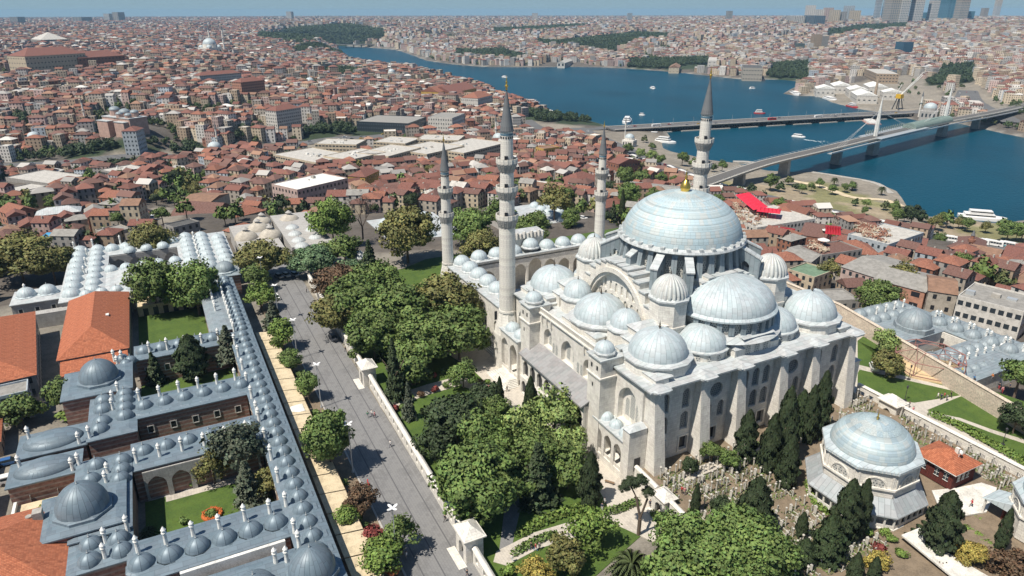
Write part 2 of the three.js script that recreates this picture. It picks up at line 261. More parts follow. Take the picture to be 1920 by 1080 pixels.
function shore(x, z) {
let ins = false, best = 1e18;
for (let i = 0; i < WATER.length; i++) {
const [x1, z1] = WATER[i], [x2, z2] = WATER[(i + 1) % WATER.length];
if ((z1 > z) !== (z2 > z) && x < (x2 - x1) * (z - z1) / (z2 - z1) + x1) ins = !ins;
const t = Math.max(0, Math.min(1, ((x - x1) * (x2 - x1) + (z - z1) * (z2 - z1)) / ((x2 - x1) ** 2 + (z2 - z1) ** 2)));
best = Math.min(best, (x - x1 - t * (x2 - x1)) ** 2 + (z - z1 - t * (z2 - z1)) ** 2);
}
return ins ? -Math.sqrt(best) : Math.sqrt(best);
}
function hgt(x, z) {
let b = landBase(x, z); const s = shore(x, z);
b *= Math.min(1, sstep(Math.max(-135 - x, 0, x - 120) / 30) + sstep(Math.max(z - 175, 0) / 30) + sstep(Math.max(-73 + 0.23 * Math.max(0, x + 8) - z, 0) / 2.5));
if (s < 10) return -52 + Math.max(-5, Math.min(s * 0.22, 2.2));
const k = sstep((s - 10) / (60 + Math.hypot(x - CAMX, z - CAMZ) * 0.02));
return -49.8 + (Math.max(b, -49.5) + 49.8) * k;
}
const inPoly = (p, x, z) => { let c = false; for (let i = 0, j = p.length - 1; i < p.length; j = i++) if ((p[i][1] > z) !== (p[j][1] > z) && x < (p[j][0] - p[i][0]) * (z - p[i][1]) / (p[j][1] - p[i][1]) + p[i][0]) c = !c; return c; };
// wooded and open zones: [kind, polygon]
const ZONES = [
['forest', [[-2031,-1088], [-1859,-1158], [-1760,-1213], [-1772,-1281], [-1857,-1497], [-2196,-1802], [-2378,-1776], [-2233,-1492], [-2098,-1243], [-2369,-1287]]],
['forest', [[-2802,-1302], [-2733,-1518], [-2927,-1882], [-3377,-2175], [-3281,-1797], [-3112,-1451]]],
['forest', [[-2492,-269.8], [-2012,-307.5], [-3050,-690], [-2846,-819], [-3232,-947], [-3612,-867], [-3472,-599], [-3150,-368]]],
['forest', [[-1771,-2171], [-1683,-2314], [-1896,-2798], [-2308,-3382], [-2316,-3075], [-2049,-2498]]],
['forest', [[-1411,-1021], [-1205,-1120], [-1441,-1314], [-1497,-1083]]],
['forest', [[-1781,-247.2], [-2069,-456], [-2421,-530], [-1907,-272.4]]],
['forest', [[-1928,-746], [-1652,-804], [-1678,-902], [-2025,-975], [-2119,-845]]],
['forest', [[-1018,-1101], [-951,-1154], [-1227,-1469], [-1234,-1323]]],
['forest', [[-704,-1171], [-686,-1282], [-876,-1597], [-932,-1552]]],
['open', [[-317,-305.3], [-287.3,-341.7], [-286.4,-404], [-191,-381.8], [-174.7,-382.1], [-234.8,-438], [-326.4,-466], [-392.3,-422], [-412,-363.3], [-482,-385.9], [-529,-355.4], [-357.7,-293]]],
['park', [[-294.2,-407], [-272.2,-427], [-226,-419], [-190.1,-383.5], [-179,-353], [-211,-326.1], [-242.1,-316.9], [-287.3,-341.7], [-319.4,-395.1]]],
['park', [[-168.6,-373], [-151.5,-394.3], [-132.1,-426], [-95.3,-360.2], [-126.4,-341.5], [-163.3,-353.1]]],
['forest', [[-608,-61.3], [-590,-98.1], [-598,-141.5], [-654,-156.1], [-664,-98.8], [-654,-75.7]]],
['forest', [[-594,-23.2], [-585,-55.7], [-645,-79.2], [-635,-40.5]]],
['forest', [[-580,175], [-593,100.9], [-605,100], [-627,174]]],
['forest', [[-550,216.4], [-555,191.9], [-601,196.5], [-600,223.3]]],
['forest', [[-592,88.1], [-597,58], [-616,57.9], [-621,83.7]]],
['forest', [[-603,39.9], [-628,1.8], [-648,-2], [-619,37.1]]],
['forest', [[-725,232.5], [-725,210.2], [-781,210.2], [-785,234.3]]],
['forest', [[-686,-323.7], [-649,-365.2], [-627,-416], [-704,-460], [-732,-407], [-760,-366.9]]],
['forest', [[-1179,-178.3], [-1473,-302], [-1242,-283.1], [-1156,-219.3]]],
['forest', [[-513,141.8], [-527,115.4], [-550,113], [-548,140.8]]],
['open', [[-546,-356.7], [-481,-342.5], [-517,-414], [-554,-439], [-579,-390.6]]],
['open', [[-564,-272.3], [-538,-347], [-592,-391.8], [-649,-365.2], [-678,-323.2]]],
['open', [[-618,-854], [-537,-864], [-557,-1004], [-752,-1292], [-898,-1389], [-840,-1085], [-812,-967]]],
['open', [[-557,-1004], [-445,-910], [-465,-1007], [-686,-1282], [-708,-1257]]],
['open', [[-530,213.9], [-524,156.7], [-575,89], [-543,5.8], [-558,-88.5], [-583,-90.6], [-583,4.1], [-607,91.5], [-574,162.8], [-588,221.6]]],
['park', [[-274.1,-266.5], [-238.1,-269.2], [-202,-267.6], [-169,-275.1], [-138.9,-281.1], [-115.2,-292], [-76.1,-323.4], [-106.2,-380.5], [-156.7,-354.8], [-205.8,-342.4], [-261.4,-338.1], [-305.6,-336.3], [-344.9,-336.8]]],
['quay', [[-447,-298.3], [-337.7,-276.6], [-271.6,-264.2], [-235.9,-267.1], [-200.1,-265.6], [-167.4,-273.2], [-137.5,-279.2], [-114,-290.1], [-75.1,-321.5], [-143.2,-458], [-210.6,-410], [-277.6,-462], [-392.3,-422], [-548,-435], [-569,-368.4]]],
['open', [[-281.2,120.8], [-219.3,102.1], [-297.7,92.1], [-323.6,107.4]]],
].map(([k, p]) => { const q = []; for (const a of p) for (let i = 0; i < a.length; i += 2) q.push([a[i], a[i + 1]]); return [k, q]; });
const zoneOf = (x, z) => { for (const [k, p] of ZONES) if (inPoly(p, x, z)) return k; return ''; };
{
const NA = 240, ND = 430, pos = [], col = [], uv = [], idx = [], head = R(180 - 90 - 62.87 + 0);
const fx = -Math.sin(R(62.87)), fz = -Math.cos(R(62.87));
for (let j = 0; j <= ND; j++) for (let i = 0; i <= NA; i++) {
const d = 12 * Math.pow(14000 / 12, j / ND), a = R(-66 + 132 * i / NA);
const x = CAMX + d * (fx * Math.cos(a) - fz * Math.sin(a)), z = CAMZ + d * (fz * Math.cos(a) + fx * Math.sin(a)), h = hgt(x, z);
pos.push(x, h - 0.02, z); uv.push(x, z);
const k = zoneOf(x, z), n = 0.8 + 0.4 * vn(x / 14, z / 14, 100000, 3);
const c = k === 'forest' ? [0.03, 0.05, 0.02] : k === 'park' ? (vn(x / 22, z / 22, 100000, 6) > 0.45 ? [0.22, 0.21, 0.1] : [0.33, 0.27, 0.19]) : k === 'open' || k === 'quay' ? [0.27, 0.24, 0.2] : h < -51.5 ? [0.3, 0.28, 0.25] : d < 260 && h > -3 ? [0.24, 0.22, 0.19] : [0.115, 0.1, 0.088];
col.push(c[0] * n, c[1] * n, c[2] * n);
if (i < NA && j < ND) { const q = j * (NA + 1) + i; idx.push(q, q + 1, q + NA + 2, q, q + NA + 2, q + NA + 1); }
}
const g = new THREE.BufferGeometry(); g.setAttribute('position', new THREE.Float32BufferAttribute(pos, 3)); g.setAttribute('uv', new THREE.Float32BufferAttribute(uv, 2)); g.setAttribute('color', new THREE.Float32BufferAttribute(col, 3));
g.setIndex(idx); g.computeVertexNormals(); if (g.attributes.normal.getY(1000) < 0) { for (let k = 0; k < idx.length; k += 3) { const t = idx[k]; idx[k] = idx[k + 1]; idx[k + 1] = t; } g.setIndex(idx); g.computeVertexNormals(); }
tag(mesh('ground', g, std({ map: retile(noiseT, 16), vertexColors: true, roughness: 1 }), scene), 'hilly city ground sloping from the mosque terrace down to the water', 'ground', null, 'structure');
const w = new THREE.PlaneGeometry(16000, 16000).rotateX(-Math.PI / 2).translate(-5000, -52, -4000); planarUV(w);
tag(mesh('water', w, new THREE.MeshPhysicalMaterial({ map: retile(tex(256, 1, (u, v) => 0.6 + 0.75 * fbm(u, v * 2 % 1, 4, 91, 5)), 420), color: new THREE.Color().setRGB(0.001, 0.052, 0.088), roughness: 0.3, bumpMap: waveB, bumpScale: 0.35, ior: 1.33, specularIntensity: 0.3 }), scene), 'deep blue inlet water winding between the two shores', 'water', null, 'structure');
}
// ---------- the mosque: x runs to the buttressed end wall, z to the street side ----------
function finial(parent, x, y, z, s = 1, mat = M.bronze) {
const p = [[0.02, 0], [0.28, 0.05], [0.12, 0.35], [0.34, 0.6], [0.36, 0.8], [0.12, 1.1], [0.22, 1.35], [0.2, 1.5], [0.07, 1.75], [0.12, 1.95], [0.05, 2.15], [0.02, 2.7]].map(([a, b]) => new THREE.Vector2(a * s, b * s));
return mesh('finial', new THREE.LatheGeometry(p, 8).translate(x, y, z), mat, parent);
}
function pane(parent, k, o, yaw, mat = M.lattice, name = 'window') { return mesh(name, (k.geo ??= paneGeo(k)).clone().applyMatrix4(mat4(...o, yaw)).scale(1, 1, 1), mat, parent); }
// stone skin with openings in front of a core, a pane in each opening
function skin(mb, parent, w, h, holes, depth, o, yaw, mat) {
mb.wall(w, h, holes, depth, o, yaw);
const back = V(...o).add(V(0, 0, 0.04).applyAxisAngle(V(0, 1, 0), yaw));
for (const k of holes) if (!k.open) pane(parent, k, back.toArray(), yaw, k.mat || mat);
}
const mosque = thing('mosque', 'great pale stone mosque with a wide lead dome, half dome and domed courtyard', 'mosque');
{
const S = new MB(), L = new MB(), F = new MB();
// --- main hall core
S.box(-28, 26.6, 0, 20.4, -27.4, 27.4);
F.box(-28.3, 28.6, 20.4, 20.75, -29, 29);          // stone cornice and lead-covered wall tops
L.box(-28.6, 29.4, 20.75, 21.1, -29.6, 29.6);
const slope = (x0, x1, z0, z1, y0, y1) => L.hexa([[x0, y0, z0], [x1, y0, z0], [x1, y0, z1], [x0, y0, z1]].reverse(), [[x0 + 1.2, y1, z0 + 1.2], [x1 - 1.2, y1, z0 + 1.2], [x1 - 1.2, y1, z1 - 1.2], [x0 + 1.2, y1, z1 - 1.2]].reverse());
slope(-27.5, 27.5, -27.5, 27.5, 21.1, 21.6);
S.box(26.6, 26.9, 0, 3.4, -27.4, 27.4);
// end wall: six sloped buttresses and window bays
const bz = [-27, -15.6, -6, 6, 15.6, 27];
const B = () => new MB().hexa([[26, 0, -1.4], [31.2, 0, -1.4], [31.2, 0, 1.4], [26, 0, 1.4]].reverse(), [[26, 20.2, -1.1], [28.8, 20.2, -1.1], [28.8, 20.2, 1.1], [26, 20.2, 1.1]].reverse()).geo();
const bg = B();
for (const z of bz) { const m = mesh('buttress', bg, M.stone, mosque); m.position.z = z; L.prism([[28, z - 2], [29.7, z - 2], [30.5, z - 1.2], [30.5, z + 1.2], [29.7, z + 2], [28, z + 2]], 20.8, 21.18); L.hexa([[28.2, 21.18, z - 2], [30.4, 21.18, z - 1.8], [30.4, 21.18, z + 1.8], [28.2, 21.18, z + 2]].reverse(), [[27, 21.7, z - 0.2], [28.6, 21.7, z - 0.2], [28.6, 21.7, z + 0.2], [27, 21.7, z + 0.2]].reverse()); }
const bays = [[-27, -15.6, 'A'], [-15.6, -6, 'B'], [-6, 6, 'C'], [6, 15.6, 'B'], [15.6, 27, 'A']];
for (const [z0, z1, t] of bays) {
const w = z1 - z0, c = w / 2, holes = t === 'B'
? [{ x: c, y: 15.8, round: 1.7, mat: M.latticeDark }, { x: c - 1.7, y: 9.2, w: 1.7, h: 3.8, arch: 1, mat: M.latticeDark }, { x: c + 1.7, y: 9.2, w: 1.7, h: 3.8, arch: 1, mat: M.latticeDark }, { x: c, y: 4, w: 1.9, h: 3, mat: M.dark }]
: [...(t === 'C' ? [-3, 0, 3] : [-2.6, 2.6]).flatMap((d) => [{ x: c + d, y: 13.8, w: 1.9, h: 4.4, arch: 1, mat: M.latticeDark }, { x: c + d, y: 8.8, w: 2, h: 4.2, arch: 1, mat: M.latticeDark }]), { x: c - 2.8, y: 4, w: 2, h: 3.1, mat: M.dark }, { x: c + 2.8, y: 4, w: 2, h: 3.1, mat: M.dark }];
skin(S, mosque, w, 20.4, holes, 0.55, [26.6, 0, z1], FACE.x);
for (const k of holes) if (!k.arch && !k.round) S.wall([[k.x - k.w / 2 - 0.35, k.y - 0.35], [k.x + k.w / 2 + 0.35, k.y - 0.35], [k.x + k.w / 2 + 0.35, k.y + k.h + 0.35], [k.x - k.w / 2 - 0.35, k.y + k.h + 0.35]], 0, [k], 0.2, [27.1, 0, z1], FACE.x);
}
// --- street-side facade and its mirror
const fh = [];
for (const s of [1, -1]) {
const yaw = s > 0 ? 0 : Math.PI, X = (x) => (s > 0 ? x : -x), Z = (z) => s * z;
const zone = (x0, x1, y0, y1, holes, depth, z) => skin(S, mosque, x1 - x0, y1 - y0, holes, depth, [s > 0 ? x0 : x1, y0, Z(z)], yaw);
const bx = (mb, x0, x1, y0, y1, z0, z1) => mb.box(x0, x1, y0, y1, Math.min(Z(z0), Z(z1)), Math.max(Z(z0), Z(z1)));
// corner zones with one great relieving arch each
for (const [x0, x1] of [[17, 26.2], [-27.8, -17]]) {
const w = x1 - x0, c = w / 2;
zone(x0, x1, 0, 20.4, [{ x: c, y: 9.5, w: 6.6, h: 8.6, arch: 1, mat: M.stone }], 1.3, 27.4);
const inner = [{ x: c - 1.7, y: 10.6, w: 1.25, h: 4, arch: 1 }, { x: c, y: 10.6, w: 1.5, h: 5.6, arch: 1 }, { x: c + 1.7, y: 10.6, w: 1.25, h: 4, arch: 1 }, { x: c - 2, y: 3, w: 1.5, h: 2.6, mat: M.dark }, { x: c + 2, y: 3, w: 1.5, h: 2.6, mat: M.dark }];
for (const k of inner) pane(mosque, k, [s > 0 ? x0 : x1, 0, Z(k.y > 5 ? 27.46 : 28.74)], yaw, k.mat || M.lattice);
bx(S, x0 - 0.3, x1 + 0.6, 20, 20.4, 28.7, 29);
}
// gallery wall between the two turrets
zone(-12.6, 12.6, 0, 21.3, [{ x: 12.6, y: 13.2, w: 5.4, h: 6, arch: 1, mat: M.stone }, { x: 4, y: 13.6, w: 4, h: 5, arch: 1, mat: M.stone }, { x: 21.2, y: 13.6, w: 4, h: 5, arch: 1, mat: M.stone }], 1.2, 28.6);
for (const [x, w, h] of [[-9.4, 1, 2.6], [-7.8, 1, 2.6], [-1.2, 1.3, 4], [1.2, 1.3, 4], [7.8, 1, 2.6], [9.4, 1, 2.6]]) pane(mosque, { x: X(x), y: 13.9, w, h, arch: 1 }, [0, 0, Z(28.68)], yaw);
for (const x of [-6, -4.6, 4.6, 6]) pane(mosque, { x: X(x), y: 13.6, w: 0.9, h: 2.6, arch: 1 }, [0, 0, Z(29.84)], yaw);
bx(S, -12.6, 12.6, 21.3, 21.6, 28.4, 30.3);
const rail = new MB(); for (let i = 0; i < 44; i++) { const x = -12.2 + i * 0.567; rail.box(x, x + 0.26, 21.6, 22.55, Math.min(Z(29.7), Z(29.95)), Math.max(Z(29.7), Z(29.95))); }
rail.box(-12.5, 12.5, 22.55, 22.75, Math.min(Z(29.6), Z(30.05)), Math.max(Z(29.6), Z(30.05))); rail.build('balustrade', M.stone, mosque);
for (const x of [-11.2, -9, -7, 7, 9, 11.2]) { bx(S, x - 0.16, x + 0.16, 19.4, 21.3, 29.8, 30.25); }
// sloping lead canopy over the washing gallery
const C = new MB(); C.hexa([[-14.4, 10.55, Z(34.6)], [13.6, 10.55, Z(34.6)], [13.6, 12.9, Z(29.7)], [-14.4, 12.9, Z(29.7)]], [[-14.4, 10.9, Z(34.6)], [13.6, 10.9, Z(34.6)], [13.6, 13.3, Z(29.7)], [-14.4, 13.3, Z(29.7)]]); C.build('canopy', tint(M.leadFlat, [0.3, 0.3, 0.305]), mosque);
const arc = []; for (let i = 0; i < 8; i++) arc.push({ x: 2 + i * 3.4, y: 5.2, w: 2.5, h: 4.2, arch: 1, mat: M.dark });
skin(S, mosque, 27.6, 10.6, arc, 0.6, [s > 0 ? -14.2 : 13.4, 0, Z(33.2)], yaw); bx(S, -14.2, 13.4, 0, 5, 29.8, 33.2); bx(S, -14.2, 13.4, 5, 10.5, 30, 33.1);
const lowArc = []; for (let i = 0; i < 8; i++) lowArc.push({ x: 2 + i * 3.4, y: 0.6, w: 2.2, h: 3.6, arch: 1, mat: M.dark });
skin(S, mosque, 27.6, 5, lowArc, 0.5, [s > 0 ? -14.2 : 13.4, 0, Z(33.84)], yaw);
// turret towers
for (const x of [-14.9, 14.9]) {
bx(S, x - 2.3, x + 2.3, 0, 18.6, 27, 32.6); bx(S, x - 2.6, x + 2.6, 18.6, 18.95, 26.8, 32.9); bx(S, x - 2.3, x + 2.3, 18.95, 22.7, 27, 32.6); bx(L, x - 2.65, x + 2.65, 22.7, 23, 26.7, 32.95);
for (const d of [-1, 1]) pane(mosque, { x: X(x + d), y: 20.2, w: 0.6, h: 1, mat: M.dark }, [0, 0, Z(32.63)], yaw, M.dark);
pane(mosque, { x: 0, y: 20.2, w: 0.6, h: 1 }, [x + 2.33, 0, Z(29.4)], FACE.x, M.dark); pane(mosque, { x: X(x - 0.4), y: 16, w: 0.45, h: 0.9 }, [0, 0, Z(32.63)], yaw, M.dark);
S.flat(x, 23, 23.7, Z(30.3), 2.15, 2.15, 8); L.flat(x, 23.7, 23.95, Z(30.3), 2.5, 2.35, 8);
mesh('turret_dome', new MB().dome(x, 23.95, Z(30.3), 2.05, 2, 20, 6, { ogee: 0.12 }).geo(), M.lead, mosque); finial(mosque, x, 25.9, Z(30.3), 0.45);
bx(S, x - 0.7, x + 0.7, 20.4, 23.4, 20, 27.2); bx(L, x - 0.95, x + 0.95, 23.4, 23.65, 20, 27.2);                  // wall back to the big piers
bx(S, x - 2.2, x + 2.2, 20.4, 24.8, 19.5, 24.6);  L.hexa([[x - 2.5, 24.8, Z(19.5)], [x + 2.5, 24.8, Z(19.5)], [x + 2.5, 24.8, Z(24.9)], [x - 2.5, 24.8, Z(24.9)]].reverse(), [[x - 1.2, 25.6, Z(19.5)], [x + 1.2, 25.6, Z(19.5)], [x + 0.3, 25.6, Z(22.5)], [x - 0.3, 25.6, Z(22.5)]].reverse());
pane(mosque, { x: X(x), y: 21, w: 0.7, h: 2.2 }, [x + 0.72 * 1.03, 0, Z(25.8)], FACE.x, M.dark);
}
// domes over the side aisle: large, small, large, small, large
for (const [x, r, y] of [[-20.6, 5.9, 24.1], [0, 6, 24], [20.6, 5.9, 24.1]]) {
S.flat(x, 20.4, y - 0.7, Z(21.4), r + 0.75, r + 0.75, 12); L.flat(x, y - 0.7, y - 0.35, Z(21.4), r + 1.25, r + 1.25, 12); L.flat(x, y - 0.35, y + 0.05, Z(21.4), r + 1.25, r + 0.1, 12);
mesh('aisle_dome', new MB().dome(x, y, Z(21.4), r, 4.9, 48, 10, { ogee: 0.15 }).geo(), M.lead, mosque); finial(mosque, x, y + 4.9, Z(21.4), 0.75);
for (let k = 0; k < 12; k++) { const a = (k + 0.5) * Math.PI / 6, q = (r + 0.75) * Math.cos(Math.PI / 12) + 0.03; if (k % 2) pane(mosque, { x: 0, y: 21.4, w: 0.9, h: 1.6, arch: 1 }, [x + Math.sin(a) * q, 0, Z(21.4) + Math.cos(a) * q], a); }
for (const d of [-1, 1]) { bx(S, x + d * 5 - 2, x + d * 5 + 2, 20.4, 22.3, 24, 27.2); L.hexa([[x + d * 5 - 2.2, 22.3, Z(23)], [x + d * 5 + 2.2, 22.3, Z(23)], [x + d * 5 + 2.2, 22.3, Z(27.4)], [x + d * 5 - 2.2, 22.3, Z(27.4)]].reverse(), [[x + d * 3.4 - 0.2, 23.4, Z(23.4)], [x + d * 3.4 + 0.2, 23.4, Z(23.4)], [x + d * 3.4 + 0.2, 23.4, Z(23.8)], [x + d * 3.4 - 0.2, 23.4, Z(23.8)]].reverse()); }
}
for (const x of [-9.6, 9.6]) {
S.flat(x, 20.4, 25, Z(21.4), 4, 4, 10); L.flat(x, 25, 25.3, Z(21.4), 4.4, 4.3, 10); L.flat(x, 25.3, 25.7, Z(21.4), 4.3, 3.4, 10);
mesh('aisle_dome', new MB().dome(x, 25.6, Z(21.4), 3.35, 3.5, 32, 8, { ogee: 0.1 }).geo(), M.lead, mosque); finial(mosque, x, 29.1, Z(21.4), 0.5);
}
// great arch with its filled wall of windows, stepped on the outside
const prof = [[-17.5, 20.4]]; const st = (x) => 23.2 + Math.sqrt(Math.max(0, 12.3 * 12.3 - x * x));
prof.push([-17.5, 27.4]);
for (let i = -6; i < 6; i++) { const xa = i * 2.1, xb = xa + 2.1, y = Math.max(st(Math.abs(xa)), st(Math.abs(xb))) - 0.2; if (i === -6) prof.push([xa, 27.4]); prof.push([xa, y], [xb, y]); if (i === 5) prof.push([xb, 27.4]); }
prof.push([17.5, 27.4], [17.5, 20.4]);
const AR = new MB(); AR.wall(prof, 0, [{ x: 0, y: 20.5, w: 21.4, h: 13, arch: 1 }], 4.6, [0, 0, Z(12.9)], yaw);
AR.build('great_arch', M.stone, mosque);
const rim = new THREE.Shape(); rim.absarc(0, 22.6, 11.6, 0, Math.PI, false); rim.absarc(0, 22.6, 10.5, Math.PI, 0, true);
mesh('arch_band', new MB().add(new THREE.ExtrudeGeometry(rim, { depth: 0.9, bevelEnabled: false, curveSegments: 24 }), mat4(0, 0, Z(17.1), yaw)).geo(), M.stone, mosque);
for (let i = -6; i < 6; i++) { const xa = i * 2.1, y = Math.max(st(Math.abs(xa)), st(Math.abs(xa + 2.1))) - 0.2; bx(L, xa - 0.15, xa + 2.25, y, y + 0.28, 12.7, 17.8); }
const tw = [];
for (const x of [-7.4, -5, -2.6, 0, 2.6, 5, 7.4]) tw.push({ x, y: 24.6, w: 1.15, h: 2.7, arch: 1 });
for (const x of [-5.4, -3.2, -1.1, 1.1, 3.2, 5.4]) tw.push({ x, y: 28, w: 0.95, h: 2.3, arch: 1 });
for (const x of [-8.6, -6.2, -3.8, -1.3, 1.3, 3.8, 6.2, 8.6]) tw.push({ x, y: 21.3, w: 1.15, h: 2.4, arch: 1 });
const paleW = tint(M.marble, [0.62, 0.6, 0.56]);
tw.push({ x: -6.9, y: 28.2, round: 0.6 }, { x: 6.9, y: 28.2, round: 0.6 }); for (const k of tw) k.mat = paleW;
const dsk = [[-10.6, 20.5]]; for (let i = 0; i <= 16; i++) { const a = Math.PI - i * Math.PI / 16; dsk.push([10.6 * Math.cos(a), 22.4 + 10.6 * Math.sin(a)]); } dsk.push([10.6, 20.5]);
skin(S, mosque, dsk, 0, tw, 0.35, [0, 0, Z(16.2)], yaw); S.wall(dsk, 0, [], 1, [0, 0, Z(15.19)], yaw);
// weight towers and the piers running out from them
for (const x of [-14.2, 14.2]) {
S.flat(x, 20.4, 32.2, Z(14.2), 4.1, 4.1, 8); S.flat(x, 26.4, 26.75, Z(14.2), 4.3, 4.3, 8); L.flat(x, 32.2, 32.55, Z(14.2), 4.5, 4.5, 8); L.flat(x, 32.55, 32.9, Z(14.2), 4.5, 3.7, 8);
mesh('weight_tower_dome', new MB().dome(x, 32.7, Z(14.2), 3.75, 4.4, 96, 10, { ribs: 24, depth: 0.09, ogee: 0.15 }).geo(), tint(M.leadFlat, [0.55, 0.57, 0.56]), mosque); finial(mosque, x, 37.1, Z(14.2), 0.5);
pane(mosque, { x: 0, y: 23.2, w: 0.6, h: 1.8 }, [x + 2.72, 0, Z(14.2) + 2.74], Math.PI / 4, M.dark);
bx(S, x - 2, x + 2, 20.4, 26.8, 16.5, 23); L.hexa([[x - 2.3, 26.8, Z(16.5)], [x + 2.3, 26.8, Z(16.5)], [x + 2.3, 26.8, Z(23.3)], [x - 2.3, 26.8, Z(23.3)]].reverse(), [[x - 0.2, 27.9, Z(16.5)], [x + 0.2, 27.9, Z(16.5)], [x + 0.2, 27.9, Z(21)], [x - 0.2, 27.9, Z(21)]].reverse());
S.box(Math.sign(x) * 16.3 - 2.2, Math.sign(x) * 16.3 + 2.2, 20.4, 25, Math.min(Z(13), Z(18)), Math.max(Z(13), Z(18)));
}
// porch beside the corner with three little domes, and the one by the minaret with two
for (const [x0, x1, n, y, zz] of [[15.5, 25.6, 3, 9, 32.4], [-26.6, -17.2, 2, 12, 33.4]]) {
const w = x1 - x0, hs = []; for (let i = 0; i < n; i++) hs.push({ x: (i + 0.5) * w / n, y: 1.6, w: w / n - 0.9, h: y - 3.2, arch: 1, mat: M.dark });
for (const k of hs) k.open = 1; skin(S, mosque, w, y, hs, 0.5, [s > 0 ? x0 : x1, 0, Z(zz - 0.5)], yaw);
bx(S, x0, x1, 0, 1.5, 28.7, zz - 0.4); bx(L, x0 - 0.3, x1 + 0.3, y, y + 0.35, 28.6, zz + 0.35); bx(S, x1 - 0.5, x1, 0, y, 28.7, zz - 0.5); bx(S, x0, x0 + 0.5, 0, y, 28.7, zz - 0.5);
for (const k of hs) mesh('porch_railing', new MB().box(x0 + k.x - k.w / 2, x0 + k.x + k.w / 2, 1.6, 2.5, Math.min(Z(zz - 0.3), Z(zz - 0.2)), Math.max(Z(zz - 0.3), Z(zz - 0.2))).geo(), M.stone, mosque);
for (let i = 0; i < n; i++) { const cx = x0 + (i + 0.5) * w / n, r = Math.min(w / n, zz - 28.7) * 0.43; mesh('porch_dome', new MB().dome(cx, y + 0.35, Z((28.7 + zz) / 2), r, r * 0.95, 20, 6, { ogee: 0.1 }).geo(), M.lead, mosque); finial(mosque, cx, y + 0.3 + r * 0.95, Z((28.7 + zz) / 2), 0.25); }
}
bx(S, 25.6, 27.8, 0, 12.4, 28.4, 32.6); L.hexa([[25.4, 12.4, Z(28.6)], [28, 12.4, Z(28.6)], [28, 12.4, Z(32.9)], [25.4, 12.4, Z(32.9)]].reverse(), [[26.4, 13.1, Z(28.8)], [27, 13.1, Z(28.8)], [27, 13.1, Z(31)], [26.4, 13.1, Z(31)]].reverse());
pane(mosque, { x: 0, y: 3, w: 1.5, h: 3 }, [27.86, 0, Z(30.4)], FACE.x, M.dark);
// steps
const st2 = new MB(); for (let i = 0; i < 7; i++) st2.box(-25 - i * 0.35, -18 + i * 0.35, 1.6 - i * 0.25 - 0.25, 1.6 - i * 0.25, Math.min(Z(33.4), Z(35.4 + i * 0.45)), Math.max(Z(33.4), Z(35.4 + i * 0.45))); st2.build('stair', M.marble, mosque);
}
// --- dome base, drum, main dome
S.box(-14, 14, 20.4, 31.6, -14, 14);
{ const pts = []; for (let i = 0; i < 16; i++) { const a = (i + 0.5) * Math.PI / 8; pts.push([16 * Math.cos(a), 16 * Math.sin(a)]); } S.prism(pts, 30, 32.2); }
L.flat(0, 32.2, 33.1, 0, 16.4, 14.2, 32);
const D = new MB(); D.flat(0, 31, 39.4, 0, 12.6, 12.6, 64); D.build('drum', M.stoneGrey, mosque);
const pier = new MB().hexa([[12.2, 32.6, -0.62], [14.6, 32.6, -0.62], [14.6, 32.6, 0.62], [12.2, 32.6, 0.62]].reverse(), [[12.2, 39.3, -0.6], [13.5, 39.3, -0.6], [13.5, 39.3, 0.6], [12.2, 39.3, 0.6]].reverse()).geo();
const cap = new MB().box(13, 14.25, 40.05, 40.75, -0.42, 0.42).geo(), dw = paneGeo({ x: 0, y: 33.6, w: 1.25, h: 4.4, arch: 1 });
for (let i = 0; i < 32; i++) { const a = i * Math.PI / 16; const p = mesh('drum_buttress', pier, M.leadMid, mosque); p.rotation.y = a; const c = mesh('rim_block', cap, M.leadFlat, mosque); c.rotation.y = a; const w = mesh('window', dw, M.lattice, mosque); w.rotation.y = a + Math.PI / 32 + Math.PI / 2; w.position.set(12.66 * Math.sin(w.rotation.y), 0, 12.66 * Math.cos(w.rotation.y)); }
L.flat(0, 39.3, 39.7, 0, 13.9, 14.5, 64); L.flat(0, 39.7, 40.1, 0, 14.5, 14.3, 64); L.flat(0, 40.1, 40.5, 0, 14.3, 13.2, 64);
// lead sheets of the great dome: nine rings, each sheet its own piece on the lit half, the rest joined
const R0 = 13.35, Y0 = 40.1, RISE = 9.9, skinG = domeGeo(R0 - 0.05, RISE - 0.05, 96, 22); mesh('main_dome', skinG.translate(0, Y0, 0), M.lead, mosque);
const tones = [[0.47, 0.565, 0.605], [0.49, 0.575, 0.605], [0.43, 0.545, 0.595], [0.52, 0.57, 0.58], [0.45, 0.57, 0.63]].map((c) => tint(M.leadFlat, c, { map: noiseT }));
leadSheets(mosque, R0, Y0, RISE, [72, 72, 72, 72, 72, 72, 72, 48, 48, 24, 24], 1.5, tones, 0.73, 300);
mesh('dome_finial', new THREE.LatheGeometry([[0.9, 0], [1, 0.15], [0.95, 0.5], [1.15, 1.0], [1.1, 1.6], [0.7, 2.3], [0.3, 2.8], [0.22, 3], [0.34, 3.3], [0.3, 3.6], [0.12, 3.9], [0.2, 4.2], [0.08, 4.6], [0.05, 5.2], [0, 5.3]].map((p) => new THREE.Vector2(...p)), 20).translate(0, 49.7, 0), M.gold, mosque);
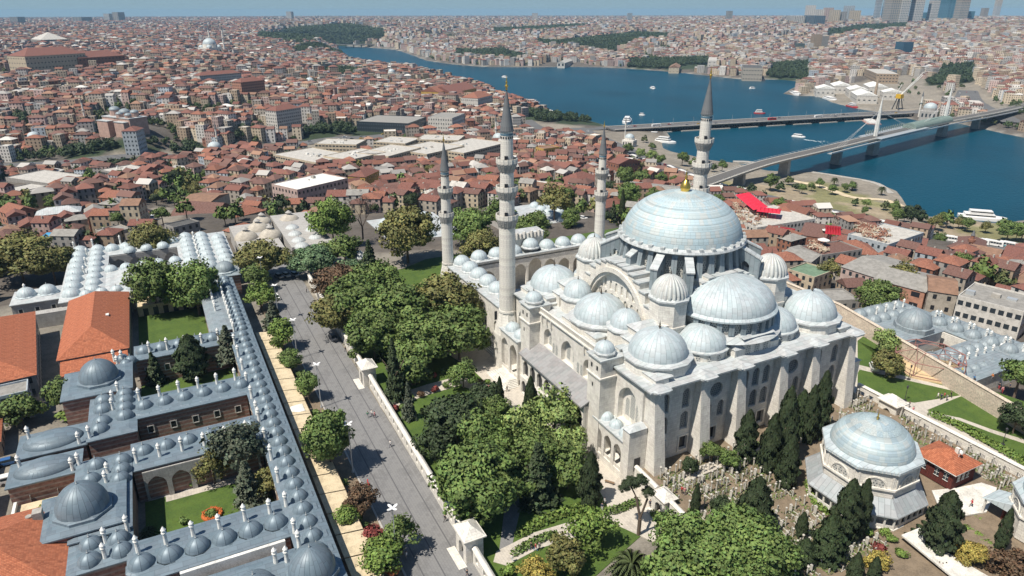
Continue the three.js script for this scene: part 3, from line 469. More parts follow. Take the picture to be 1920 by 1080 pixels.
// flying buttresses round the drum: two by each weight tower, one over each great arch
const fly = new MB().add(new THREE.ExtrudeGeometry((() => { const s = new THREE.Shape(); s.moveTo(12.4, 31.2); s.lineTo(18.2, 30); s.lineTo(18.2, 36.9); s.lineTo(13.4, 39.2); s.lineTo(12.4, 39.2); s.closePath(); const h = new THREE.Path(); h.moveTo(14, 32.3); h.lineTo(14, 35.2); h.quadraticCurveTo(15, 37, 16, 35.2); h.lineTo(16, 32); h.closePath(); s.holes.push(h); return s; })(), { depth: 1.5, bevelEnabled: false }).translate(0, 0, -0.75)).geo();
const flyTop = new MB().hexa([[13.2, 39.25, -0.9], [18.4, 36.86, -0.9], [18.4, 36.86, 0.9], [13.2, 39.25, 0.9]].reverse(), [[13.2, 39.6, -0.9], [18.4, 37.16, -0.9], [18.4, 37.16, 0.9], [13.2, 39.6, 0.9]].reverse()).geo();
for (const a of [33, 57, 85, 123, 147, 213, 237, 275, 303, 327]) { const m = mesh('flying_buttress', fly, M.leadMid, mosque), t = mesh('buttress_cap', flyTop, M.leadFlat, m); m.rotation.y = -R(a); if (a === 85 || a === 275) { m.scale.x = 0.86; m.position.y = 0.4; } }
// --- half domes to both ends with two apses each
for (const s of [1, -1]) {
const turn = s > 0 ? 0 : Math.PI, G = new THREE.Group(), sub = new MB(), lead = new MB();
const at = mat4(0, 0, 0, turn);
const hd = new MB(at); hd.add(domeGeo(10.9, 5.9, 60, 12, { half: 1 }), mat4(15.2, 29.2, 0), true); hd.build('half_dome', M.lead, mosque);
const sk = new MB(at); sk.add(new THREE.CylinderGeometry(10.9, 11.5, 0.5, 48, 1, true, 0, Math.PI).translate(15.2, 29.05, 0)); sk.add(new THREE.CylinderGeometry(11.5, 11.5, 0.35, 48, 1, false, 0, Math.PI).translate(15.2, 28.65, 0)); sk.build('half_dome_skirt', M.lead, mosque);
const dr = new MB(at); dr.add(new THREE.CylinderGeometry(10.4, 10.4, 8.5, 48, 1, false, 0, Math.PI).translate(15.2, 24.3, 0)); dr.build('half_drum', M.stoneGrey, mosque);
const wg = paneGeo({ x: 0, y: 26, w: 1.15, h: 2.3, arch: 1 }), pg = new MB().box(-0.55, 0.55, 25.6, 28.5, -0.5, 0.55).geo();
for (let k = 0; k < 13; k++) { const a = (k - 6) * 0.225, b = turn + Math.PI / 2 + a; const w = mesh('window', wg, M.lattice, mosque); w.rotation.y = b; w.position.set(s * 15.2 + 10.46 * Math.sin(b), 0, 10.46 * Math.cos(b)); if (k < 12) { const c = b + 0.1125, p = mesh('drum_pier', pg, M.leadMid, mosque); p.rotation.y = c; p.position.set(s * 15.2 + 10.5 * Math.sin(c), 0, 10.5 * Math.cos(c)); } }
const ap = new MB(at);
ap.add(new THREE.CylinderGeometry(10.6, 12.6, 1.2, 48, 1, true, 0, Math.PI).translate(15.2, 25, 0));
ap.build('half_dome_apron', M.leadFlat, mosque);
for (const q of [1, -1]) {
const e = new MB(at); e.add(domeGeo(5.2, 3.9, 40, 8, {}), mat4(20.6, 23.6, q * 9.9), true); e.build('apse_dome', M.lead, mosque);
const b = new MB(at); b.flat(20.6, 20.4, 23.2, q * 9.9, 5.3, 5.3, 24); b.build('apse_drum', M.stone, mosque);
lead.m = at; lead.flat(20.6, 23.2, 23.5, q * 9.9, 5.7, 5.7, 24); lead.flat(20.6, 23.5, 23.75, q * 9.9, 5.7, 5, 24);
const aw = paneGeo({ x: 0, y: 21.4, w: 0.8, h: 1.5, arch: 1 });
for (let k = -2; k <= 2; k++) { const c = turn + Math.PI / 2 + k * 0.42 - q * 0.25 * 0, w = mesh('window', aw, M.lattice, mosque); w.rotation.y = c; const px = s * 20.6 + 5.36 * Math.sin(c), pz = s * q * 9.9 + 5.36 * Math.cos(c); w.position.set(px, 0, pz); }
sub.m = at; sub.box(24.2, 26.4, 20.4, 23.2, q * 4.9 - 1.2, q * 4.9 + 1.2); lead.hexa([[24, 23.2, q * 4.9 - 1.4], [26.6, 23.2, q * 4.9 - 1.4], [26.6, 23.2, q * 4.9 + 1.4], [24, 23.2, q * 4.9 + 1.4]].reverse(), [[24.2, 25.2, q * 4.9 - 0.1], [24.6, 25.2, q * 4.9 - 0.1], [24.6, 25.2, q * 4.9 + 0.1], [24.2, 25.2, q * 4.9 + 0.1]].reverse());
// stepped walls beside the half dome
for (let k = 0; k < 6; k++) { const z = 3.2 + k * 1.75, y = 34.9 - k * k * 0.16 - k * 0.62; sub.box(12.8, 15.4, 29, y, q > 0 ? z : -z - 1.75, q > 0 ? z + 1.75 : -z); lead.box(12.7, 15.6, y, y + 0.25, q > 0 ? z - 0.1 : -z - 1.75, q > 0 ? z + 1.75 : -z + 0.1); }
}
sub.m = at; sub.box(20, 26.3, 20.4, 25.4, -4, 4); sub.box(12.8, 15.3, 29, 34.9, -3.2, 3.2);
lead.m = at; lead.hexa([[20, 25.4, -4.4], [26.7, 25.4, -4.4], [26.7, 25.4, 4.4], [20, 25.4, 4.4]].reverse(), [[20, 26.4, -4.2], [25, 26, -4.2], [25, 26, 4.2], [20, 26.4, 4.2]].reverse());
lead.box(12.7, 15.5, 34.9, 35.15, -3.3, 3.3);
for (const z of [-2.5, 0, 2.5]) pane(mosque, { x: z, y: 21.4, w: 1.4, h: z ? 2.6 : 3.3, arch: 1 }, [s * 26.34, 0, 0], turn + Math.PI / 2);
sub.build('end_wall_block', M.stone, mosque); lead.build('half_dome_roof', M.leadFlat, mosque);
}
S.build('hall_wall', M.stone, mosque); F.build('cornice', M.stone, mosque); L.build('lead_roof', M.leadFlat, mosque);
// --- courtyard
const W = new MB(), K = new MB(), X0 = -75.4, Z0 = 29;
for (const s of [1, -1]) {
const yaw = s > 0 ? 0 : Math.PI, holes = [];
for (let i = 0; i < 7; i++) { const x = 3.8 + i * 6.5; if (i === 5) holes.push({ x: x + 0.6, y: 2.2, w: 2.6, h: 6.2, arch: 1, mat: M.stone }); else { holes.push({ x, y: 3.6, w: 1.5, h: 2.4, mat: M.dark }, { x, y: 8.4, w: 1, h: 2.4, arch: 1 }); } }
const hh = s > 0 ? holes : holes.map((k) => ({ ...k, x: 47.4 - k.x })); for (const k of hh) delete k.geo;
skin(W, mosque, 47.4, 13.2, hh, 0.4, [s > 0 ? X0 : -28, 0, s * 28.6], yaw); W.box(X0, -28, 0, 13.2, s > 0 ? 27.6 : -28.6, s > 0 ? 28.6 : -27.6);
pane(mosque, { x: s > 0 ? X0 + 36.9 : 75.4 - 36.9, y: 2.2, w: 1.5, h: 3.6, arch: 1 }, [0, 0, s * 28.7], yaw, M.dark, 'door');
K.box(X0 - 0.4, -28, 13.2, 13.55, s > 0 ? 20.8 : -29.4, s > 0 ? 29.4 : -20.8);
const ia = []; for (let i = 0; i < 7; i++) ia.push({ x: 4.4 + i * 5.9, y: 2.6, w: 4.4, h: 8.4, arch: 1, open: 1 });
W.wall(41, 13.2, ia, 0.8, [s > 0 ? -69 : -28, 0, s > 0 ? 20.8 : -20.8], yaw);
const st = new MB(); for (let i = 0; i < 6; i++) st.box(-41.5 - i * 0.3, -35.5 + i * 0.3, 2.2 - (i + 1) * 0.36, 2.2 - i * 0.36, s > 0 ? 29 : -30.2 - i * 0.4, s > 0 ? 30.2 + i * 0.4 : -29); st.build('stair', M.marble, mosque);
}
{ // far end of the courtyard with the portal block
W.box(X0, X0 + 1, 0, 13.2, -28.6, 28.6); K.box(X0 - 0.4, -68.6, 13.2, 13.55, -20.8, 20.8);
const ia = []; for (const z of [-17, -11, 11, 17]) ia.push({ x: 20.8 - z, y: 2.6, w: 4.6, h: 8.4, arch: 1, open: 1 }); for (const z of [-5.6, 0, 5.6]) ia.push({ x: 20.8 - z, y: 2.6, w: z ? 4.6 : 5, h: z ? 9 : 10.2, arch: 1, open: 1 });
W.wall(41.6, 14.2, ia, 0.8, [-69.4, 0, 20.8], FACE.x); K.box(-69.6, -68.3, 14.2, 14.5, -21, 21);
W.box(-79, -74, 0, 19.5, -6, 6); K.hexa([[-79.4, 19.5, -6.4], [-73.6, 19.5, -6.4], [-73.6, 19.5, 6.4], [-79.4, 19.5, 6.4]].reverse(), [[-77, 20.6, -5], [-76, 20.6, -5], [-76, 20.6, 5], [-77, 20.6, 5]].reverse());
for (let i = 0; i < 9; i++) W.prism([[-73.8 - 0, -6 + i * 1.36], [-73.2, -5.3 + i * 1.36], [-73.8, -4.7 + i * 1.36]], 18.2, 19.9 + (i % 2) * 0.5);
pane(mosque, { x: 0, y: 13.8, w: 5, h: 5, arch: 1 }, [-73.94, 0, 0], FACE.x, M.stoneGrey, 'portal_niche');
// near end: taller porch along the hall
K.box(-35.6, -28, 14.8, 15.2, -24, 24); W.box(-35.4, -28, 13.5, 14.8, -24, 24);
}
mesh('courtyard_floor', new MB().box(-69, -28, 0.1, 2.5, -21, 21).geo(), M.paveLight, mosque);
const ds = [];
for (let i = 0; i < 7; i++) for (const s of [1, -1]) ds.push([-71.6 + i * 6.35, s * 24.7, 13.5]);
for (const z of [-18.6, -12.4, -6.2, 6.2, 12.4, 18.6]) ds.push([-72, z, 14.1]);
ds.push([-72, 0, 15.4]); for (const z of [-19, -11.4, -3.8, 3.8, 11.4, 19]) ds.push([-31.8, z, 15.2]);
for (const [x, z, y] of ds) {
K.flat(x, y, y + 0.35, z, 3.15, 3.15, 8); K.flat(x, y + 0.35, y + 0.75, z, 3.15, 2.6, 8);
mesh('courtyard_dome', (ds.geo ??= new MB().dome(0, 0, 0, 2.65, 2.5, 28, 7, { ogee: 0.12 }).geo()), M.lead, mosque).position.set(x, y + 0.65, z); finial(mosque, x, y + 3.15, z, 0.35);
}
W.build('courtyard_wall', M.stone, mosque); K.build('courtyard_roof', M.leadFlat, mosque);
}
// ---------- minarets ----------
function minaret(x, z, tall, label) {
const t = thing('minaret', label, 'minaret', [x, 0, z], 0, 'four minarets of the mosque');
const ys = tall ? [40.4, 47.4, 54.0] : [29.4, 37.0], top = tall ? 61.5 : 43.2, tip = tall ? 70.9 : 51.9, ring = tall ? 15.6 : 13.8;
const r0 = tall ? 2.05 : 1.75, r1 = tall ? 1.5 : 1.25;
const b = new MB(); b.flat(0, 0, ring - 6, 0, r0 * 1.75, r0 * 1.75, 8); b.flat(0, ring - 6, ring, 0, r0 * 1.75, r0 * 1.05, 8); b.build('base', M.stone, t);
const s = new MB(); s.flat(0, ring, ring + 0.5, 0, r0 * 1.12, r0 * 1.12, 16);
let y = ring + 0.5; const seg = [...ys, top];
seg.forEach((y1, i) => { const ra = r0 + (r1 - r0) * i / (seg.length - 1) + 0.03, rb = ra - 0.06; s.flat(0, y, y1 - (i < ys.length ? 2.2 : 0), 0, ra, rb, 16); y = y1; });
s.build('shaft', M.stone, t);
ys.forEach((y1, i) => {
const ra = r0 + (r1 - r0) * i / ys.length, w = tall ? 2.75 - i * 0.1 : 2.3;
const m = new MB(); for (let k = 0; k < 4; k++) m.flat(0, y1 - 2.2 + k * 0.5, y1 - 1.7 + k * 0.5, 0, ra + (w - ra) * (k / 4), ra + (w - ra) * ((k + 1) / 4) - 0.08, 16, k * 0.2);
for (let k = 0; k < 16; k++) { const a = k * Math.PI / 8; m.bar([Math.cos(a) * ra, y1 - 2.1, Math.sin(a) * ra], [Math.cos(a) * (w - 0.15), y1 - 0.35, Math.sin(a) * (w - 0.15)], 0.13, 4); }
m.flat(0, y1 - 0.2, y1, 0, w, w, 16); const g = m.build('balcony', M.stoneGrey, t);
const p = new MB(); for (let k = 0; k < 16; k++) { const a = (k + 0.5) * Math.PI / 8, c = w * Math.cos(Math.PI / 16) - 0.08; p.add(new THREE.BoxGeometry(2 * w * Math.sin(Math.PI / 16) * 0.97, 1.1, 0.16), mat4(Math.sin(a) * c, y1 + 0.55, Math.cos(a) * c, a)); p.cyl(Math.sin(a + Math.PI / 16) * (w - 0.05), y1, y1 + 1.2, Math.cos(a + Math.PI / 16) * (w - 0.05), 0.12, 0.12, 6); }
p.build('parapet', M.stone, g); mesh('balcony_door', new MB().box(-0.4, 0.4, y1, y1 + 1.9, ra - 0.35, ra - 0.02).geo().rotateY(1.0), M.dark, g);
});
const f = new MB(); f.flat(0, top - 0.9, top - 0.5, 0, r1 + 0.04, r1 + 0.04, 16); f.build('tile_band', plain(0.08, 0.16, 0.22), t);
const dots = new MB(); for (let k = 0; k < 16; k++) { const a = (k + 0.5) * Math.PI / 8; dots.add(new THREE.BoxGeometry(0.3, 0.5, 0.1), mat4(Math.sin(a) * (r1 - 0.02), top - 1.4, Math.cos(a) * (r1 - 0.02), a)); } dots.build('band_recess', M.dark, t);
const c = new MB(); c.flat(0, top, top + 0.25, 0, r1 + 0.22, r1 + 0.22, 16); c.flat(0, top + 0.25, tip, 0, r1 + 0.12, 0.1, 16); c.build('cone_cap', M.cone, t);
finial(t, 0, tip - 0.1, 0, tall ? 1.2 : 0.9, M.gold);
return t;
}
minaret(-28.6, 30.4, 1, 'tall minaret with three balconies standing at the garden side of the mosque');
minaret(-28.6, -30.4, 1, 'tall minaret with three balconies rising behind the great dome');
minaret(-74, 28.4, 0, 'short minaret with two balconies at the courtyard corner above the planes and garden');
minaret(-74, -28.4, 0, 'short minaret with two balconies at the courtyard corner towards the water');
// ---------- the precinct: street, walls, gardens ----------
const lay = (name, pts, y, mat, label, kind = 'structure') => { const p = []; for (let i = 0; i < pts.length; i += 2) p.push([pts[i], pts[i + 1]]); const m = new MB().prism(p, y - 0.3, y); return tag(mesh(name, m.geo(), mat, scene), label, name.split('_').pop(), null, kind); };
lay('street', [-150, 66, 60, 68, 60, 79.2, -118, 78.6, -150, 82], 0.3, M.pave, 'grey paved street running between the garden wall and the domed schools');
for (const z of [70.2, 73.6, 76.8]) lay('street_gutter', [-128, z - 1.2, 60, z - 0.1, 60, z + 0.12, -128, z - 0.98], 0.305, plain(0.1, 0.1, 0.105), 'thin dark drain line along the paved street');
lay('planting_strip', [-118, 78.6, 60, 79.2, 60, 83, -118, 83], 0.32, M.soil, 'strip of bare soil and shrubs beside the street');
lay('garden_lawn', [-112, 31, 38, 31, 50, 66.4, -112, 64.4], 0.1, M.grass, 'shaded green lawn under the trees beside the mosque');
lay('forecourt', [-62, 29.2, 36, 29.2, 44, 37, 36, 41, 30, 39, 22, 37, -4, 39.5, -30, 40, -48, 44, -62, 36], 0.14, M.paveLight, 'pale stone forecourt along the street side of the mosque');
lay('garden_path', [-23.7,67.1, -27,61.6, -28.1,53.6, -28.3,44.4, -18.6,38.7, -15.7,40.9, -23.8,46.4, -23.3,54.6, -21.9,62.7, -19.3,66.8], 0.18, M.paveLight, 'pale path winding from the street gate to the mosque steps');
lay('garden_path', [34.2,64.9, 32.2,63.4, 31.1,55.4, 31.8,46.2, 33.2,39.4, 33.9,35.7, 37.4,38.6, 35.5,42.2, 35.5,49.7, 35,56.5, 36,63.3], 0.18, M.paveLight, 'pale path between clipped hedges at the foot of the garden');
lay('garden_path', [15.9,53.2, 17,51.1, 24.9,54.9, 34.4,61.9, 33.5,63.6, 23.5,57.5], 0.17, M.pave, 'shaded stone strip running straight through the garden');
lay('paved_court', [22.6,34.7, 22.1,27.7, 33.4,28.3, 43.8,30.6, 43.2,34.9, 36.3,37.5, 32.5,40.1], 0.2, M.paveLight, 'sunny flagged court in front of the cemetery gate');
lay('terrace', [-5, -38, 90, -38, 70, -55, 47, -59.5, 18, -67.5, -8, -71.8, -12, -60], 0.1, M.paveLight, 'pale paths and paving of the park beside the mosque');
lay('outer_lawn', [-118, -70, -80.5, -70, -80.5, 31, -112, 31, -118, 20], 0.1, M.grass, 'shady lawn under the trees beyond the far end of the courtyard');
lay('street_kerb', [-118, 78.7, 60, 79.3, 60, 79.65, -118, 79.05], 0.42, M.stoneGrey, 'low stone kerb between the street and the planted strip');
lay('park_lawn', [14.4,-52.2, 4.8,-64.4, 3.6,-68.2, 7.1,-73.3, 13.8,-70.8, 20.2,-59.6, 23.7,-56.9, 33.4,-63.7, 37.2,-64.4, 24.5,-57.8], 0.16, M.grass, 'green lawn with small trees behind the mosque corner');
lay('park_lawn', [17.6,-48.1, 16.6,-50.1, 25.9,-55.8, 37.2,-62.7, 33.8,-47.5, 29,-42.4, 21.7,-42.8], 0.16, M.grass, 'narrow wedge of lawn between two pale paths');
lay('park_lawn', [37.3,-46.9, 37.1,-59.8, 37.8,-69.5, 46.6,-71.6, 55.6,-54.8, 49.1,-52.2, 42.9,-50.6, 39.5,-48], 0.16, M.grass, 'broad sunny lawn at the edge of the park');
lay('park_lawn', [40.3,-46.7, 43.7,-49.3, 50,-50.7, 56.5,-53.1, 60.4,-45.7, 52.2,-45.1], 0.16, M.grass, 'strip of lawn between the curved path and the hedge');
const cemY = (x, z) => 3 - 1.75 * Math.exp(-((x - 58) ** 2 + (z - 10) ** 2) / 420) - 1.2 * sstep((x - 62) / 30) * sstep((z - 0) / 20);
{ const g = new THREE.PlaneGeometry(76, 86, 38, 43).rotateX(-Math.PI / 2).translate(64, 0, 8.4), p = g.attributes.position; for (let i = 0; i < p.count; i++) { let x = p.getX(i), z = p.getZ(i); if (z > 30 + (x - 28) * 0.052) z = 30 + (x - 28) * 0.052; if (x < 27) x = 27; p.setXYZ(i, x, cemY(x, z), z); } g.computeVertexNormals(); planarUV(g); tag(mesh('cemetery_ground', g, M.soil, scene), 'raised earth ground of the cemetery behind the mosque', 'ground', null, 'structure'); }
lay('marble_court', [58.5,-15.7, 60.2,-20.7, 61.4,-26.4, 63.7,-27.5, 66.9,-18.7, 65.4,-13.3, 62,-12.4], 3.06, M.marble, 'white marble court between the two domed tombs');
lay('cemetery_path', [32.4,22.5, 32.6,6.5, 32.9,-4.6, 34.8,-3.2, 34.6,7.8, 35,24.1], 3.05, M.paveLight, 'pale path along the foot of the buttresses');
lay('cemetery_path', [63.7,0.5, 64,-4, 69,-2.3, 76.8,-3.3, 74.1,2.1], 3.06, M.marble, 'white marble path leading away from the large tomb');
// garden wall with its windows, piece by piece between the gates
function stoneWall(name, label, x0, z0, x1, z1, h, y, opt = {}) {
const L = Math.hypot(x1 - x0, z1 - z0), yaw = Math.atan2(-(z1 - z0), x1 - x0), t = thing(name, label, 'wall', [x0, y, z0], yaw), w = new MB(), c = new MB(), step = opt.step || 3.2, hs = [];
for (let x = 1.6; x < L - 1.2; x += step) hs.push({ x, y: h * 0.36, w: opt.w || 1, h: h * 0.4 });
w.wall(L, h, opt.solid ? [] : hs, 0.7, [0, 0, -0.35], 0); w.build('wall', opt.mat || M.stone, t);
if (!opt.solid) { const g = new MB(); for (const k of hs) for (const d of [-0.25, 0, 0.25]) g.box(k.x + d - 0.025, k.x + d + 0.025, k.y, k.y + k.h, -0.04, 0.04); g.build('iron_bars', M.iron, t).userData.kind = 'stuff'; }
c.hexa([[0, h, -0.55], [L, h, -0.55], [L, h, 0.55], [0, h, 0.55]].reverse(), [[0, h + 0.35, -0.12], [L, h + 0.35, -0.12], [L, h + 0.35, 0.12], [0, h + 0.35, 0.12]].reverse()); c.build('coping', opt.cap || M.stone, t); return t;
}
function gate(label, x, z, y = 0, s = 1, turn = 0) {
const t = thing('gatehouse', label, 'gate', [x, y, z], turn), b = new MB();
for (const d of [-1, 1]) b.wall(4.4 * s, 5 * s, [{ x: 2.2 * s, y: 0.02, w: 2 * s, h: 3.6 * s, arch: 1 }], 0.6, [-2.2 * s, 0, d * 1.3 * s - 0.3], 0);
b.box(-2.2 * s, -1.5 * s, 0, 5 * s, -1.01 * s, 1.01 * s); b.box(1.5 * s, 2.2 * s, 0, 5 * s, -1.01 * s, 1.01 * s); b.build('wall', M.stone, t);
const r = new MB(); r.box(-2.6 * s, 2.6 * s, 5 * s, 5.25 * s, -2.1 * s, 2.1 * s); r.hip(-2.4 * s, 2.4 * s, 5.25 * s, 6.8 * s, -1.9 * s, 1.9 * s, 0.02); r.build('roof', M.stone, t);
new MB().box(-s, s, 0, 3.3 * s, -0.05, 0.05).build('door', M.iron, t); new MB().box(-2.8 * s, 2.8 * s, -0.2, 0.35, 1.7 * s, 3.2 * s).build('doorstep', M.stone, t); return t;
}
stoneWall('garden_wall', 'pale stone garden wall with barred windows on the upper part of the street', -114, 64.6, -38.4, 66.2, 3.4, 0);
gate('pale stone gatehouse with pyramid roof halfway along the street wall', -36, 66.3);
stoneWall('garden_wall', 'pale stone garden wall with barred windows between the two street gates', -33.6, 66.3, 28.2, 67.6, 3.4, 0);
gate('pale stone gatehouse with pyramid roof at the near end of the street wall', 30.6, 67.7);
stoneWall('garden_wall', 'short end of the street wall below the near gatehouse', 33, 67.8, 52, 68.2, 3.4, 0);
stoneWall('cemetery_wall', 'pale cemetery wall with square windows running from the mosque corner', 28, 30.6, 35.2, 31, 4.2, 0, { step: 2.6 });
gate('small arched cemetery gate set in the wall by the flagged court', 37.4, 31.2, 0, 0.8);
stoneWall('cemetery_wall', 'pale cemetery wall with square windows beyond the small arched gate', 39.6, 31.3, 66, 32.6, 4.2, 0, { step: 2.6 });
stoneWall('cemetery_wall', 'pale cemetery wall with windows below the park lawn at the mosque corner', 27, -35, 34, -35, 5, 0.1, { step: 2.4, w: 1.2 });
gate('arched park gate with dark red door in the far cemetery wall', 36, -35, 0.1, 1);
stoneWall('cemetery_wall', 'long pale cemetery wall with windows behind the red hut', 38.2, -35, 76, -35, 5, 0.1, { step: 2.4, w: 1.2 });
stoneWall('rubble_wall', 'tall pale rubble wall between the park and the lower domed school', -112, -72, -8, -72, 5, 0, { solid: 1, mat: M.rubble, cap: M.rubble });
stoneWall('rubble_wall', 'tall pale rubble wall sloping down beside the pink frame and the lawn', -8, -71.6, 75, -51.5, 5.2, 0, { solid: 1, mat: M.rubble, cap: M.rubble });
// ---------- domed schools with their lead roofs and chimneys ----------
const domeCache = {}, domeAt = (parent, x, y, z, r, rise, mat, seg = 28) => { const k = [r, rise, seg].join(); const m = mesh('dome', (domeCache[k] ??= new MB().dome(0, 0, 0, r, rise, seg, 7, { ogee: r * 0.05 }).geo()), mat, parent); m.position.set(x, y, z); const f = mesh('dome_cap', (domeCache.cap ??= new THREE.LatheGeometry([[0.01, 0], [0.28, 0.02], [0.2, 0.25], [0.1, 0.35], [0.14, 0.55], [0.03, 0.95], [0, 1]].map((p) => new THREE.Vector2(...p)), 8)), M.leadFlat, m); f.position.y = rise + r * 0.03; f.scale.setScalar(0.75); return m; };
const eaveGeo = {}, eave = (parent, x, y, z, r, mat, h = 0.4) => { const m = mesh('dome_skirt', (eaveGeo[[r, h]] ??= new MB().flat(0, 0, h, 0, r * 1.16, r * 1.16, 8).flat(0, h, h + 0.25, 0, r * 1.16, r * 0.98, 8).geo()), mat, parent); m.position.set(x, y, z); return m; };
const chimGeo = (() => { const b = new MB(); b.flat(0, 0, 2.6, 0, 0.42, 0.33, 8); b.flat(0, 2.6, 2.75, 0, 0.5, 0.5, 8); b.flat(0, 2.75, 3.25, 0, 0.36, 0.36, 8); b.flat(0, 3.25, 3.4, 0, 0.5, 0.46, 8); b.flat(0, 3.4, 4, 0, 0.44, 0.06, 8); return b.geo(); })();
const chimney = (parent, x, y, z, s = 1) => { const m = mesh('chimney', chimGeo, M.white, parent); m.position.set(x, y, z); m.scale.set(s * 0.85, s * rr(0.78, 0.95), s * 0.85); m.rotation.y = rnd() * 3; return m; };
// a flat-roofed wing: walls, lead roof slab, row of windows on given sides
function wing(t, x0, x1, z0, z1, y, mat, wallMat, o = {}) {
const w = new MB(), r = new MB(), b = o.base ?? 0, e = o.eave ?? 0.35; w.box(x0, x1, b, y, z0, z1); w.build('wall', wallMat, t);
if (o.ridge) r.hip(x0, x1, y, y + o.ridge, z0, z1, e); else { r.box(x0 - e, x1 + e, y, y + 0.25, z0 - e, z1 + e); r.hexa([[x0 - e, y + 0.25, z0 - e], [x1 + e, y + 0.25, z0 - e], [x1 + e, y + 0.25, z1 + e], [x0 - e, y + 0.25, z1 + e]].reverse(), [[x0 + 1.2, y + 0.6, z0 + 1.2], [x1 - 1.2, y + 0.6, z0 + 1.2], [x1 - 1.2, y + 0.6, z1 - 1.2], [x0 + 1.2, y + 0.6, z1 - 1.2]].reverse()); }
r.build('roof', mat, t);
for (const side of o.win || []) { const len = side === 'z' || side === 'nz' ? x1 - x0 : z1 - z0, n = Math.floor(len / (o.step || 4)); for (let i = 0; i < n; i++) { const q = (i + 0.5) * len / n, f = mesh('window', (domeCache.win ??= new MB().box(-0.5, 0.5, 0, 1.5, 0, 0.06).geo()), M.dark, t); f.position.set(side === 'z' || side === 'nz' ? x0 + q : side === 'x' ? x1 + 0.01 : x0 - 0.01, b + (y - b) * 0.45, side === 'z' ? z1 + 0.01 : side === 'nz' ? z0 - 0.01 : z0 + q); f.rotation.y = FACE[side]; mesh('frame', (domeCache.wfr ??= new MB().box(-0.68, 0.68, -0.18, 0, 0, 0.12).box(-0.68, 0.68, 1.5, 1.68, 0, 0.12).box(-0.68, -0.5, 0, 1.5, 0, 0.12).box(0.5, 0.68, 0, 1.5, 0, 0.12).geo()), M.stone, f); } }
}
function arcade(t, w, n, y, o, yaw, mat) { const hs = []; for (let i = 0; i < n; i++) hs.push({ x: (i + 0.5) * w / n, y: 0.02, w: w / n - 0.9, h: y - 1.4, arch: 1 }); new MB().wall(w, y, hs, 0.5, o, yaw).build('arcade', mat, t); }
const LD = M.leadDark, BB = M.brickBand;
{ // near school round the garden court
const t = thing('domed_school', 'old school with dark lead domes and white chimneys round a garden court', 'school');
wing(t, -20, 37, 89.6, 95, 7.2, LD, BB, { win: ['z'] });
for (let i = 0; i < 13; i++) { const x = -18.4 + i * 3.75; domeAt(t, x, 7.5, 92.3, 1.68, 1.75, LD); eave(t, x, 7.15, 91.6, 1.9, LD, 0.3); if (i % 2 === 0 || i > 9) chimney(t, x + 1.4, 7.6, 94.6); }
wing(t, 10.6, 20.2, 95.4, 119, 7, LD, BB, { win: ['x', 'nx'] });
for (let i = 0; i < 6; i++) { const z = 97 + i * 4.05; domeAt(t, 16.6, 7.4, z, 1.9, 1.95, LD); eave(t, 16.8, 7.1, z, 2.1, LD, 0.25); chimney(t, 13.6, 7.4, z + 0.4); }
wing(t, -20.6, -11, 95.4, 118.4, 7, LD, BB, { win: ['nx'] });
for (let i = 0; i < 6; i++) { const z = 96.4 + i * 4; domeAt(t, -16.4, 7.4, z, 1.7, 1.7, LD); chimney(t, -13.2, 7.4, z + 1.2); }
arcade(t, 21, 5, 6.6, [-10.9, 0, 117], FACE.x, M.stoneGrey);
wing(t, -18, 6, 118.8, 127.6, 7.2, LD, BB); wing(t, 6.2, 13.4, 118.8, 127.6, 6.6, LD, BB);
wing(t, -7, 5, 119.6, 132, 8, LD, BB);
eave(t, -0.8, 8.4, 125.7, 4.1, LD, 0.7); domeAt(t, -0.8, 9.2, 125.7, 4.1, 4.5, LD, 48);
for (const [x, z] of [[-15.2, 124.4], [-14.6, 120.2], [-11.4, 120.2], [-8.4, 120.4], [-10.6, 125.2], [7.6, 124.6], [11.6, 124.6], [8.2, 120.6], [11.4, 120.2]]) domeAt(t, x, x > 6 ? 6.9 : 7.5, z, 1.75, 1.8, LD);
for (const [x, z] of [[-17.4, 127.4], [-11.6, 122.4], [-8.6, 122.6], [8.2, 122.4], [12, 122.4], [6.6, 119.2]]) chimney(t, x, 7, z);
wing(t, 24.4, 40, 95.6, 120, 7.4, LD, BB, { win: ['nx'] }); domeAt(t, 31.6, 9.2, 94, 3.5, 4, LD, 40); eave(t, 31.6, 8.4, 94, 3.5, LD, 0.7); domeAt(t, 30.4, 7.9, 102.2, 3, 2.7, LD, 36);
new MB().box(21.6, 22.2, 0, 8, 96.4, 112).build('parapet', M.white, t); chimney(t, 27, 7.6, 97); chimney(t, 26.4, 7.6, 98.6); chimney(t, 24.2, 7.4, 94.6);
lay('court_lawn', [-10.4, 95.4, 10.4, 95.4, 10.4, 117.6, -10.4, 117.6], 0.12, M.grass, 'sunny court lawn with a round flower bed inside the near domed school');
lay('court_path', [-10.4, 95.4, -8.6, 95.4, -8.6, 114, -10.4, 114], 0.16, M.paveLight, 'pale path along the arcade of the garden court');
const ring = new THREE.TorusGeometry(1.5, 0.42, 6, 24).rotateX(Math.PI / 2); const fb = new MB(); fb.add(ring, mat4(-0.6, 0.3, 106.5)); for (let i = 0; i < 70; i++) { const a = rnd() * 6.28, q = 1.5 + rr(-0.35, 0.35); fb.add(new THREE.IcosahedronGeometry(0.16, 0), mat4(-0.6 + q * Math.cos(a), rr(0.5, 0.75), 106.5 + q * Math.sin(a))); }
tag(mesh('flower_bed', fb.geo(), wash(0.5, 0.13, 0.03), scene), 'round orange flower bed in the middle of the court lawn', 'flower bed');
}
